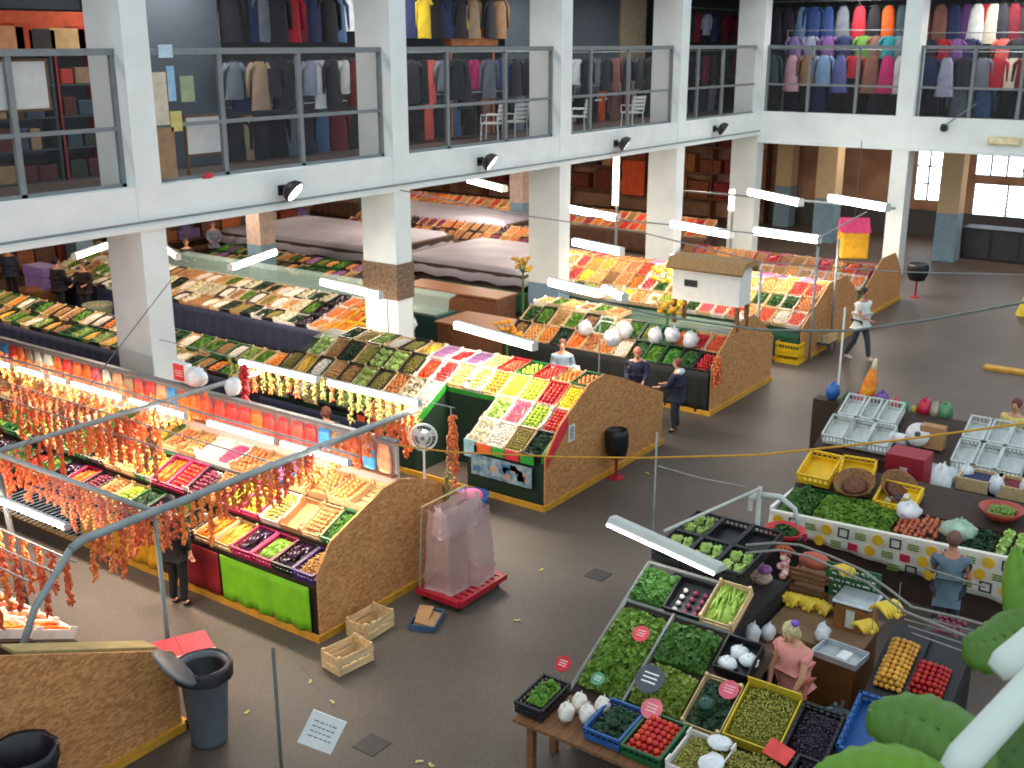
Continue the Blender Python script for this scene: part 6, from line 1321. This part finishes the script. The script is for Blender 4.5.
# fruit heaps at right of bench
def pile(key, cx, cy, z, nx, ny, tilt, label, group, s=None, peak=3):
    r = random.Random(hash_(key)); s = s or PR[key][5]*1.08; T = Ttilt(cx, cy, z, tilt); k = s/PR[key][5]
    for lay in range(peak):
        for i in range(nx-lay):
            for j in range(ny-lay):
                if lay < peak-1 and 1 < i < nx-lay-2 and 1 < j < ny-lay-2: continue
                f = bpy.data.objects.new(PR[key][3], fruitmesh(key)); col.objects.link(f); f.matrix_world = T @ Matrix.Translation(((i-(nx-1-lay)/2)*2*s+r.uniform(-.1, .1)*s+ (lay*s*.2), (j-(ny-1-lay)/2)*2*s+r.uniform(-.1, .1)*s, s+lay*s*1.45)) @ Euler((0, 0, r.uniform(0, 6))).to_matrix().to_4x4() @ Matrix.Diagonal((k, k, k, 1)); tag(f, label, PR[key][4], group)
PR['mango'] = ('round', pm('golden_fruit_skin', (226, 162, 60)), 'golden fruits', 'mango', 'fruit', .03)
pc = at(897, 664, 1.0)
t = thing('fruit_tray', 'sloping dark tray under golden fruit beside the bench', 'tray', (0, 0, 0)); slab(t, pc.x-.55, .72, pc.x+.55, 1.2, pc.y-.22, pc.y+.22, .04, BLACK, 'board'); MB().box((pc.x-.5, pc.y-.24, 0), (pc.x+.5, pc.y+.24, .68)).build('stand', BLACK, t)
pile('mango', pc.x, pc.y, .97, 11, 5, 23.5, 'one of the golden fruits heaped right of the bench', 'golden fruit heap')
pc = at(934, 668, 1.0)
t = thing('fruit_tray', 'sloping dark tray under red tomatoes at far right', 'tray', (0, 0, 0)); slab(t, pc.x-.5, .74, pc.x+.5, 1.18, pc.y-.3, pc.y+.24, .04, BLACK, 'board'); MB().box((pc.x-.45, pc.y-.26, 0), (pc.x+.45, pc.y+.22, .7)).build('stand', BLACK, t)
PR['dtomato'] = ('round', pm('deep_tomato_skin', (186, 24, 30)), '', 'tomato', 'vegetable', .03)
pile('dtomato', pc.x-.15, pc.y, .9, 7, 6, 23.5, 'one of the deep red tomatoes heaped at far right', 'deep red tomato heap')
pc = at(948, 633, 1.1); heap('red onion', pc.x, pc.y, 1.1, 20, .4, .35, .1, 'purplish onions above the deep red tomato heap')
tag(MB().box((pc.x-.3, pc.y-.25, 0), (pc.x+.3, pc.y+.25, 1.09)).build('dark_plinth', BLACK), 'dark plinth under the purplish onions', 'plinth')
# flower basket, toy figures, clutter
p = at(750, 590, 1.3); t = thing('garlic_basket', 'brown basket with purple topped garlic beside the post', 'basket', (p.x, p.y, .94) if False else (12.25, at(750, 588, 1.25).y, .99))
MB().lathe([(0, 0), (.13, 0), (.19, .2), (.17, .2), (.12, .02), (0, .02)], 14).build('basket', mat('wicker', (150, 104, 62), .8, .3, 30), t, True); MB().sph((0, 0, .26), .14, (1, 1, .6), 10, 7).build('garlic', mat('garlic_heap', (206, 180, 160), .7, .3, 30), t, True); MB().sph((.02, -.02, .37), .1, (1, 1, .5), 10, 7).build('purple_flowers', mat('purple_flower', (180, 110, 190), .7, .3, 40), t, True)
p = at(785, 545, 1.95); t = thing('hanging_bunch', 'orange bunch with white garlic hanging from the canopy pipe', 'bunch', p); b = MB(); r = random.Random(6)
for k in range(26): a_ = r.uniform(0, 6.28); b.path([(0, 0, 0), (.1*math.cos(a_)*r.random(), .16*math.sin(a_)*r.random(), -.05-.06*r.random())], [.02, .012], 5)
b.build('orange_leaves', mat('orange_bunch', (200, 100, 60), .7, .2), t, True); b = MB()
for k in range(9): b.sph((r.uniform(-.04, .04), r.uniform(-.05, .05), -.12-.035*k), .045, n=8, m=6)
b.build('garlic', mat('garlic_heap2', (226, 200, 190), .7, .25, 25, c2=(190, 90, 90)), t, True)
t = thing('wooden_crate_stack', 'stack of slatted brown crates left of green board', 'crate', (12.75, at(818, 572, 1.2).y, 0))
m = MB()
for k in range(6): m.cbox((0, 0, .1+.22*k), (.4, .55, .03)); [m.cbox((-.2, 0, .16+.22*k+.07*q), (.02, .55, .045)) for q in (0, 1)]; [m.cbox((sx*.18, sy_*.25, .1+.22*k), (.04, .04, .2)) for sx in (-1, 1) for sy_ in (-1, 1)]
m.build('slats', WOODB, t)
MB().sph((0, 0, 1.42), .13, (1.2, 1.6, .8), 10, 7).build('terracotta_lid', mat('terracotta', (190, 90, 66), .7), t, True)
for k, (px, py, s_) in enumerate([(735, 628, .13), (752, 640, .12), (768, 637, .1), (716, 626, .1)]):
    p = at(px, py, .98); ball_bag((p.x, p.y, .945 if p.x > 10.8 else .945), 'white plastic bag on the small board, %s from the left' % ORD[[1, 2, 3, 0][k]], s_, gr='white bags on the small board')
p = at(810, 655, .98); ball_bag((11.62, p.y, .99), 'white crumpled bag at the woman elbow', .11)
for k, (px, py, c, n_) in enumerate([(800, 700, (120, 160, 150), 'teal'), (845, 702, (120, 190, 160), 'mint green'), (862, 690, (60, 70, 70), 'dark')]):
    p = at(px, py, .5); ball_bag((10.85, p.y, .0), '%s plastic sack on the pit floor beside woman' % n_, .26+.02*k, mat('sack_%d' % c[0], c, .4, .2), sc=(1, 1, 1.2))
p = at(1, 1)
# woman vendor
person((10.78, 3.84, 0), rad(165), 'woman with blond hair in pink top leaning over the grapes', 1.68, (226, 150, 140), (196, 120, 96), (206, 190, 140), (60, 50, 50), lean=.16, armL='low', armR='low', sleeves=.55, hat=(120, 80, 190), long_hair=True, headdown=.35, stout=1.1)
# man seen from behind
p = at(950, 548, 1.6); person((13.9, p.y, 0), rad(12), 'bald man in grey blue t-shirt seen from behind at dotted cloth', 1.72, (92, 112, 124), (60, 60, 70), (120, 84, 70), (40, 40, 44), lean=.1, armL='forward', armR='bent', sleeves=.6, stout=1.2, skin=SKIN2)
# ------------------------------------------------------------------ stall with dotted tablecloth
S2 = thing('market_stall', 'stall fronted by white tablecloth printed with coloured dots', 'stall', (0, 0, 0))
slab(S2, 15.1, .84, 15.95, 1.0, -2, 5.95); slab(S2, 15.95, 1.04, 16.6, 1.28, -2, 5.95); slab(S2, 18.2, .9, 19.5, 1.42, -2, 6.5); MB().box((15.15, -2, 0), (15.9, 5.9, .8)).box((15.95, -2, 0), (16.5, 5.9, 1.0)).box((18.3, -2, 0), (19.4, 6.45, .88)).build('bench_body', BB, S2)
CL = mat('dotted_tablecloth', (226, 222, 208), .8, .04)
ZT = lambda y: .92+.045*(5.97-y); ZB = lambda y: .66-.075*(5.97-y)
vs_ = []; fs_ = []; n_ = 160
for i in range(n_+1):
    y = -2+7.97*i/n_
    for k in range(7): q = k/6; vs_.append((15.08-.02-.02*q*(1+math.sin(y*13)), y, ZT(y)+(ZB(y)-ZT(y))*q))
    
for i in range(n_):
    for k in range(6): a = i*7+k; fs_.append((a, a+1, a+8, a+7))
o = MB().add(vs_, fs_).build('tablecloth', CL, S2, True); sm_ = o.modifiers.new('s', 'SOLIDIFY'); sm_.thickness = .01
MB().add([(15.04, -2, ZT(-2)), (15.04, 5.97, ZT(5.97)), (15.12, 5.97, ZT(5.97)), (15.12, -2, ZT(-2)), (15.04, -2, .8), (15.04, 5.97, .8), (15.12, 5.97, .8), (15.12, -2, .8)], [(0, 1, 2, 3), (7, 6, 5, 4), (0, 4, 5, 1), (1, 5, 6, 2), (2, 6, 7, 3), (3, 7, 4, 0)]).build('tablecloth_hem', CL, S2)
m = MB(); m.cbox((15.55, 5.97, .93), (.9, .05, .06)); m.build('white_edge', PLW, S2)
dots = {k: MB() for k in ('yellow', 'black', 'green', 'red')}
cyc = ['yellow', 'black', 'green', 'yellow', 'black', 'green', 'yellow', 'red', 'black']
y = 5.8; k = 0
while y > -1.5:
    for row_ in (0, 1, 2):
        c_ = ['yellow', 'black', 'green', 'red'][(k*1+row_*2+(k//3)) % 4] if row_ != 2 else ['black', 'yellow', 'red', 'green'][k % 4]
        if row_ == 2 and y > 4.2: continue
        z = ZT(y)-.1-.18*row_; yy = y-.15*(row_ % 2); d_ = dots[c_]; x = 15.0-.02
        if c_ == 'yellow': d_.lathe([(0, 0), (.08, 0), (.08, .012), (0, .012)], 14, Matrix.Translation((x, yy, z)) @ Matrix.Rotation(-PI/2, 4, 'Y'))
        elif c_ == 'black':
            for (a_, b_, h_, g_) in ((-.07, .07, .075, .055), (-.07, .07, -.075, -.055)): d_.box((x-.01, yy+a_, z+min(h_, g_)), (x, yy+b_, z+max(h_, g_)))
            for s in (-1, 1): d_.box((x-.01, yy+s*.07-.012, z-.075), (x, yy+s*.07+.012, z+.075))
        elif c_ == 'green': [d_.box((x-.01, yy-.08, z-.05+.036*q), (x, yy+.08, z-.028+.036*q)) for q in range(3)]
        else: d_.box((x-.01, yy-.07, z-.055), (x, yy+.07, z+.055))
    y -= .25; k += 1
for c_, v in {'yellow': (222, 176, 30), 'black': (44, 48, 44), 'green': (110, 140, 60), 'red': (190, 30, 60)}.items(): dots[c_].build('print_'+c_, mat('print_'+c_, v, .8), S2)
# produce on it
heap('midgreen', 15.5, 5.65, .93, 11, .7, .5, .12, 'dark green leaves at the corridor corner of dotted stall')
heap('bright', 15.5, 4.8, .93, 11, .78, 1.15, .14, 'wide heap of green leaves on the dotted cloth stall', 1.1)
for k in range(26): pass
r = random.Random(15)
for i in range(9):
    for j in range(5):
        f = bpy.data.objects.new('onion', fruitmesh('onion' if False else 'redpot') if 'redpot' in FM else fruitmesh('peach')); bpy.data.objects.remove(f); break
PR['redpot'] = ('round', pm('red_potato_skin', (190, 96, 66), rough=.7), 'reddish potatoes', 'potato', 'vegetable', .036)
for i in range(9):
    for j in range(8):
        if r.random() < .15: continue
        f = bpy.data.objects.new('potato', fruitmesh('redpot')); col.objects.link(f); f.matrix_world = Ttilt(15.48, 3.9, .955, 11) @ Matrix.Translation((-.3+.074*(i+.5*(j % 2))+r.uniform(-.012, .012), -.27+.076*j+r.uniform(-.012, .012), .03+.05*math.sin(i*.36)*math.sin(j*.42+.1)+r.uniform(0, .02))) @ Euler((r.uniform(-1, 1), r.uniform(-1, 1), 0)).to_matrix().to_4x4() @ Matrix.Diagonal((1.1, 1, .9, 1)); tag(f, 'one of the reddish potatoes heaped on dotted cloth stall', 'vegetable', 'reddish potatoes on the dotted stall')
ball_bag((15.75, 4.12, 1.0), 'white plastic bag between green leaves and potatoes', .17, sc=(1.2, 1.1, .8)); ball_bag((15.55, 3.35, .98), 'pale green plastic bag right of the potatoes', .2, mat('pale_green_bag', (170, 200, 176), .4, .2), sc=(1.2, 1.3, .7))
heap('dark veg', 15.5, 3.05, .93, 11, .7, .4, .13, 'dark leaves behind the man in grey blue shirt')
heap('cabbage', 15.5, 2.35, .93, 11, .8, .95, .16, 'pale green lettuces right of the man'); heap('tomato', 15.4, 1.65, .93, 11, .5, .3, .1, 'red tomatoes at right end of the dotted stall')
def bowl(loc, R_, c, label, fill=None, z=0):
    t = thing('bowl', label, 'bowl', loc); MB().lathe([(0, 0), (R_*.6, 0), (R_, R_*.45), (R_*1.06, R_*.45), (R_*.66, -.01), (0, -.01)], 22, Matrix.Translation((0, 0, .012))).build('dish', mat('bowl_%d_%d_%d' % c, c, .5, .1), t, True)
    if fill: o = heap_mb(fill, R_*1.2, R_*1.2, .1, 5).build(PR[fill][3]+'_heap', PR[fill][1]); o.location = (loc[0], loc[1], loc[2]+R_*.2); tag(o, 'green leaves in the %s' % label, 'herb', None, 'stuff')
    return t
bowl((16.2, 2.95, 1.16), .3, (170, 66, 50), 'terracotta coloured bowl right of the man head', 'bean'); bowl((16.3, 1.9, 1.2), .36, (176, 40, 50), 'wide red bowl at the right edge of picture')
tb = thing('bowl_stand', 'small dark stand under the red bowl of herbs', 'stand', (14.1, 5.35, 0)); MB().box((-.2, -.2, 0), (.2, .2, .98)).build('box', BLACK, tb)
bowl((14.1, 5.35, .985), .27, (200, 26, 46), 'red bowl of herbs left of the dotted cloth', 'spinach')
# yellow crates and baskets
for k, (X, Y, rz, lab) in enumerate([(16.25, 5.66, 0, 'yellow plastic crate nearest the corridor, dotted stall'), (16.3, 5.1, .15, 'yellow plastic crate tilted behind the wicker baskets')]):
    o = bpy.data.objects.new('crate', CM['yellow']); col.objects.link(o); o.matrix_world = Ttilt(X, Y, 1.2, 20 if k == 0 else 34, rz) @ Matrix.Diagonal((1.1, 1.3, 1.3, 1)); tag(o, lab, 'crate')
o = bpy.data.objects.new('crate', CM['yellow']); col.objects.link(o); o.matrix_world = Ttilt(16.0, 4.35, 1.14, 20) @ Matrix.Diagonal((.9, 1.5, 1, 1)); tag(o, 'shallow yellow crate with small packets, dotted stall', 'crate')
o = bpy.data.objects.new('crate', CM['green']); col.objects.link(o); o.matrix_world = Ttilt(15.95, 5.1, 1.0, 12) @ Matrix.Diagonal((.3, 3.2, .8, 1)); tag(o, 'long dark green crate behind the leaves, dotted stall', 'crate')
for k, (x, y, rx) in enumerate([(15.95, 5.0, 0), (16.2, 4.45, .5)]):
    t = thing('wicker_basket', ['round wicker basket before the tilted yellow crate', 'round wicker basket leaning right of the first basket'][k], 'basket', (x, y, 1.2)); t.rotation_euler = (rx, -.4, 0)
    MB().lathe([(0, 0), (.2, 0), (.29, .12), (.31, .13), (.3, .1), (.21, -.015), (0, -.015)], 22, Matrix.Translation((0, 0, .02))).build('basket', mat('wicker', (150, 104, 62), .8, .3, 30), t, True); MB().sph((0, 0, .06), .19, (1, 1, .3), 12, 6).build('brown_contents', mat('brown_contents', (120, 70, 46), .8, .3, 30), t, True)
for k in range(5): o = MB().cbox((0, 0, .03), (.1, .08, .05)).build('packet', mat('packet_%d' % (k % 2), [(30, 34, 60), (226, 220, 200)][k % 2], .5)); o.matrix_world = Ttilt(16.0, 4.35, 1.16, 20) @ Matrix.Translation((-.15+.07*k, -.1+.11*((k*2) % 3), 0)); tag(o, 'small %s packet in the shallow yellow crate' % ['navy', 'cream'][k % 2], 'packet', ['navy', 'cream'][k % 2]+' packets in the shallow yellow crate')
# red patterned box and hanging bag, bench in pit
pp_ = at(901, 470, 1.4); t = thing('patterned_box', 'dark red patterned box in middle of the dotted stall', 'box', (17.2, at(901, 474, 1.25).y, 0)); MB().box((-.25, -.3, .95), (.25, .3, 1.5)).build('box', mat('dark_red_print', (150, 24, 40), .6, .1), t); MB().box((-.27, -.06, 1.2), (-.25, .06, 1.32)).build('pale_motif', mat('pale_motif', (206, 180, 180), .6), t); MB().box((-.2, -.25, 0), (.2, .25, .95)).build('plinth', BB, t)
p = at(926, 500, 1.2); ball_bag((16.9, p.y, .95), 'white hanging paper bag before the steel scale', .2, sc=(.8, .8, 1.5)); tag(MB().box((16.7, p.y-.3, 0), (17.1, p.y+.3, .94)).build('small_plinth', BB), 'dark plinth below the white paper bag', 'plinth')
t = thing('work_table', 'long dark work table inside the dotted stall', 'table', (0, 0, 0)); MB().box((17.45, -1, .9), (18.1, 4.4, .95)).build('top', BLACK, t); MB().box((17.5, -1, .0), (18.0, 4.35, .9)).build('under_cupboard', mat('brown_cupboard', (92, 66, 44), .7), t)
yy = at(935, 478, 1.05).y; 
def ytab(px, X=17.75, z=1.05): return yat(px, X, z)
t = thing('steel_scale', 'steel scale with flat pan on the dark work table', 'scale', (17.78, ytab(925), .95)); bevel(MB().box((-.15, -.2, 0), (.15, .2, .13)).build('base', mat('brushed_metal', (190, 196, 200), .3, .1, metal=.6), t), .02); bevel(MB().box((-.18, -.26, .15), (.18, .26, .18)).build('pan', mat('brushed_metal', (190, 196, 200), .3), t), .01); MB().box((-.16, -.12, .03), (-.152, .12, .1)).build('display', BLACK, t)
t = thing('steel_dome', 'silver domed dish behind the steel scale', 'dish', (17.9, ytab(948), .95)); MB().lathe([(.24, 0), (.23, .06), (.16, .15), (.02, .19), (0, .19)], 20).build('dome', mat('brushed_metal', (190, 196, 200), .3), t, True)
for k, px in enumerate((980, 1012)):
    t = thing('wooden_box', ['open wooden box with blue contents on the work table', 'open wooden box with dark red contents at right edge'][k], 'box', (17.78, ytab(px), .95)); m = MB(); [m.cbox((s*.26, 0, .1), (.03, .6, .2)) for s in (-1, 1)]; [m.cbox((0, s*.3, .1), (.52, .03, .2)) for s in (-1, 1)]; m.cbox((0, 0, .01), (.52, .6, .02)); m.build('box', WOODL, t); MB().cbox((0, 0, .09), (.44, .5, .14)).build('contents', mat(['navy_cloth', 'dark_red_cloth2'][k], [(36, 44, 90), (130, 24, 40)][k], .8, .3, 12), t)
ball_bag((17.9, ytab(966, 17.9), .95), 'pale plastic bag left of the blue box', .14); ball_bag((17.6, ytab(998), .95), 'pale plastic bag between the two wooden boxes', .15); ball_bag((17.7, ytab(1030), .95), 'white bag at the right edge of the work table', .2)
# white lattice crates on the back row
wc = crate_mesh('plast', mat('white_lattice_plastic', (206, 212, 208), .5), .56, .38, .2); CM['white lattice'] = wc
def wcr(px, X, z, lab, tl=24, ry=.0):
    y = yat(px, X, z); o = bpy.data.objects.new('lattice_crate', wc); col.objects.link(o); o.matrix_world = Ttilt(X, y, z, tl, ry); tag(o, lab, 'crate', 'white lattice crates on the back row')
for k, (px, X, z) in enumerate([(836, 18.5, 1.1), (852, 19.1, 1.34), (858, 18.5, 1.1), (878, 18.5, 1.1), (886, 19.1, 1.34), (869, 19.1, 1.34), (965, 18.5, 1.1), (976, 19.1, 1.34), (985, 18.5, 1.1), (996, 19.1, 1.34), (1008, 18.5, 1.1), (1018, 19.1, 1.34)]):
    wcr(px+3, X, z, 'white lattice crate in %s group, %s row, %s' % ('left' if k < 6 else 'right', 'nearer' if X < 19 else 'farther', 'counting %s from the left' % ORD[[0, 0, 1, 2, 2, 1, 0, 0, 1, 1, 2, 2][k]]))
y = yat(919, 18.6, 1.5); t = thing('paper_roll', 'big white roll on stand amid the back row', 'roll', (18.6, y, 1.12)); MB().lathe([(.03, -.02), (.2, -.02), (.2, .02), (.03, .02)], 20, Matrix.Translation((0, 0, .22)) @ Matrix.Rotation(PI/2+.3, 4, 'Y')).build('disc', PLW, t, True); MB().lathe([(0, -.03), (.05, -.03), (.05, .03), (0, .03)], 12, Matrix.Translation((0, 0, .22)) @ Matrix.Rotation(PI/2+.3, 4, 'Y')).build('hub', DGREY, t, True); MB().box((-.05, -.05, 0), (.05, .05, .12)).build('stand', DGREY, t)
y = yat(899, 18.6, 1.35); o = MB().path([(0, -.13, .1), (0, .13, .1)], .1, 14).build('white_jar', PLW); o.location = (18.6, y, 1.1); tag(o, 'white cylindrical jar left of the big white roll', 'jar')
y = yat(935, 18.8, 1.4); t = thing('cardboard_box', 'upright cardboard box right of the big white roll', 'box', (18.7, y, 1.12)); bevel(MB().box((-.1, -.2, 0), (.1, .2, .4)).build('box', CARD, t), .01); 
# bright bags and bunting along the far rim
bags = [(833, (40, 110, 190), 'blue', .16), (848, (30, 110, 60), 'dark green', .1), (857, (170, 60, 130), 'magenta', .1), (882, (120, 80, 160), 'violet', .16), (896, (220, 80, 80), 'coral', .12), (905, (60, 160, 90), 'green', .1), (915, (200, 180, 60), 'yellow', .08), (925, (200, 30, 60), 'crimson', .16), (946, (90, 150, 100), 'sea green', .16), (936, (180, 170, 150), 'beige', .14)]
for px, c, n_, s_ in bags: ball_bag((19.62, yat(px, 19.62, 1.55), 1.35), '%s plastic bag on the far rim behind white crates' % n_, s_, mat('bag_%d_%d_%d' % c, c, .4, .2))
t = thing('rim_board', 'dark board behind the row of white crates', 'board', (0, 0, 0)); MB().box((19.5, -1, 0), (19.8, 7.05, 1.34)).build('board', BB, t)
y = yat(866, 19.6, 1.9); t = thing('paper_lantern', 'tall yellow and orange paper cone behind the white crates', 'decoration', (19.65, y, 1.35)); MB().lathe([(.05, 0), (.14, .1), (.13, .4), (.04, .75), (0, .8)], 10, Matrix.Rotation(.15, 4, 'X')).build('cone', mat('amber_paper', (246, 170, 30), .5, .2, c2=(230, 80, 30)), t, True); MB().lathe([(0, .7), (.05, .72), (.03, .9), (0, .92)], 8, Matrix.Rotation(.15, 4, 'X')).build('tip', mat('cream_tip', (250, 236, 190), .5), t, True)
person((20.4, yat(1016, 20.4, 1.5), 0), rad(170), 'person with brown hair in yellow top at the right edge', 1.7, (226, 206, 120), (70, 60, 60), (110, 60, 40), armL='bent')
p = at(838, 385); o = MB().path([(0, 0, 0), (0, 0, 1.7)], .02, 8).build('white_pole', PLW, None, True); g = at(835, 402, 0); o.location = (20.2, yat(838, 20.2, 1.4), 0); o.scale = (1, 1, 1.75); tag(o, 'thin white pole rising by the blue bag to cable', 'pole')
# white hanging card and thin posts at bottom
g = (6.3, 5.9)
t = thing('hanging_card', 'white laminated card hanging tilted on thin strings near the bottom', 'sign', at(322, 732, 2.2), math.atan2(-RT.x, RT.y)*0+rad(-52))
MB().box((-.15, -.006, -.17), (.15, .006, .17), Matrix.Rotation(.45, 4, 'Y')).build('card', PLW, t); m = MB(); r = random.Random(2)
for q in range(4):
    x = -.1
    while x < .09: w = r.uniform(.015, .04); m.box((x, -.009, .08-.05*q), (x+w, -.0065, .092-.05*q), Matrix.Rotation(.45, 4, 'Y')); x += w+.012
m.build('print_lines', mat('grey_ink', (130, 150, 150), .6), t)
MB().path([(-.1, 0, .2), (-.3, 0, .35)], .004, 5).path([(.2, 0, -.1), (.1, .0, .25), (-.25, 0, .8)], .003, 5).build('string', STEEL, t)
g = at(279, 800, .0); p0 = at(273, 648, 2.2); o = MB().path([(0, 0, 0), (0, 0, 2.2)], .018, 8).build('thin_post', mat('dull_post', (84, 92, 90), .5), None, True); o.location = (p0.x, p0.y, 0); tag(o, 'thin grey post standing at bottom between bin and card', 'post')
q0 = at(657, 432, 3.2); o = MB().path([(0, 0, 0), (0, 0, -1.9)], .012, 6).build('cord', STEEL, None, True); o.location = q0; tag(o, 'thin pale cord hanging above the lettuce crates', 'cord')
rope([(745, 487, 13.8), (700, 478, 13.4), (658, 466, 13)], .01, (150, 150, 146), 'thin line from post top toward the hanging cord', 'line')
# ------------------------------------------------------------------ near the camera: white poles and broad leaves
PW = mat('glossy_white_tube', (196, 208, 198), .4, .05)
def near(x, y, d): v = ray(x, y); return CAM+v*d
o = MB().path([near(996, 672, 2.0), near(1006, 664, 2.0), near(1090, 594, 2.1)], [.02, .029, .029], 16).build('white_tube', PW, None, True); tag(o, 'short upper white tube near camera at right edge', 'tube')
o = MB().path([near(950, 772, 1.5), near(964, 758, 1.5), near(1100, 612, 1.65)], [.017, .0235, .0235], 16).build('white_tube', PW, None, True); tag(o, 'thicker lower white tube near camera crossing green leaves', 'tube')
LF = [mat('leaf_bright', (92, 140, 16), .55, .12, 3), mat('leaf_mid', (76, 120, 26), .55, .12, 3), mat('leaf_deep', (56, 96, 22), .55, .12, 3)]
def leaf(pts, hw, d, m, label, curl=.06):
    # broad leaf along a midrib, with its own droop, ribs and thickness
    n, w = 18, 10; vs = []; fs = []; P_ = [near(x, y, d+dd) for x, y, dd in pts]
    def mid(t):
        t *= len(P_)-1; i = min(int(t), len(P_)-2); f = t-i
        p0 = P_[max(0, i-1)]; p1 = P_[i]; p2 = P_[i+1]; p3 = P_[min(len(P_)-1, i+2)]
        return .5*((2*p1)+(p2-p0)*f+(2*p0-5*p1+4*p2-p3)*f*f+(3*p1-p0-3*p2+p3)*f**3)
    for i in range(n+1):
        t = i/n; c = mid(t); tg_ = (mid(min(1, t+.02))-mid(max(0, t-.02))).normalized(); nn = (CAM-c).normalized(); nn = (nn+Vector((0, 0, 1.2))).normalized(); sd = tg_.cross(nn).normalized()
        ww = hw/F*d*(math.sin(PI*min(1, max(0, t*.93+.05)))**.6)*(1+.012*math.sin(i*2.3))
        for j in range(w+1):
            s = j/w*2-1; vs.append(c+sd*ww*s+nn*(.03*abs(s)-curl*s*s+.006*math.sin(t*60+abs(s)*5)))
    for i in range(n):
        for j in range(w): k = i*(w+1)+j; fs.append((k, k+1, k+w+2, k+w+1))
    t_ = thing('broad_leaf', label, 'leaf', (0, 0, 0)); o = MB().add(vs, fs).build('blade', m, t_, True); s = o.modifiers.new('s', 'SOLIDIFY'); s.thickness = .003
    MB().path([mid(q/12)+(CAM-mid(q/12)).normalized()*-.004 for q in range(13)], [.006-.0004*q for q in range(13)], 6).build('midrib', m, t_, True); e_ = near(1060, 905, 1.9); MB().path([P_[0], (P_[0]+e_)/2+Vector((0, 0, -.03)), e_], .007, 6).build('stem', m, t_, True); return t_
leaf([(985, 790, 0), (960, 745, 0), (915, 715, .05), (868, 708, .1)], 46, 1.75, LF[1], 'broad green leaf near camera, rounded one beside lower tube')
leaf([(990, 820, 0), (930, 785, 0), (870, 768, .03), (812, 772, .08)], 46, 1.65, LF[0], 'bright green leaf along the bottom edge near camera')
leaf([(1060, 610, 0), (1020, 628, 0), (990, 640, .03), (962, 642, .06)], 34, 2.3, LF[1], 'green leaf near camera behind the upper white tube')
leaf([(1050, 690, 0), (1035, 630, 0), (1024, 590, .03), (1016, 545, .06)], 22, 2.4, LF[0], 'bright upright leaf at the right edge near camera')
leaf([(1060, 700, 0), (1030, 735, 0), (1000, 765, .03), (985, 800, .06)], 36, 2.1, LF[2], 'deep green leaf at the bottom right corner near camera')
# stems join the leaves below the frame so that nothing floats
pot = thing('leaf_planter', 'planter below the frame carrying the broad leaves and tubes', 'planter', near(1060, 900, 1.9))
MB().box((-.4, -.4, -.62), (.4, .4, -.5)).box((-.05, -.05, -pot.location.z), (.05, .05, -.62)).build('stand', BLACK, pot)
MB().lathe([(0, -.5), (.2, -.5), (.28, -.1), (.3, -.1), (.3, -.08), (0, -.12)], 18).build('pot', mat('terracotta', (190, 90, 66), .7), pot, True)
# ------------------------------------------------------------------ light
w = bpy.data.worlds.new('daylight'); bpy.context.scene.world = w; w.use_nodes = True
bg = w.node_tree.nodes['Background']; bg.inputs[0].default_value = (.80, .92, 1, 1); bg.inputs[1].default_value = 1.0
vs = bpy.context.scene.view_settings; vs.view_transform = 'Standard'; vs.look = 'None'; vs.gamma = 1; vs.exposure = .22; vs.use_curve_mapping = False
bpy.context.scene.display_settings.display_device = 'sRGB'
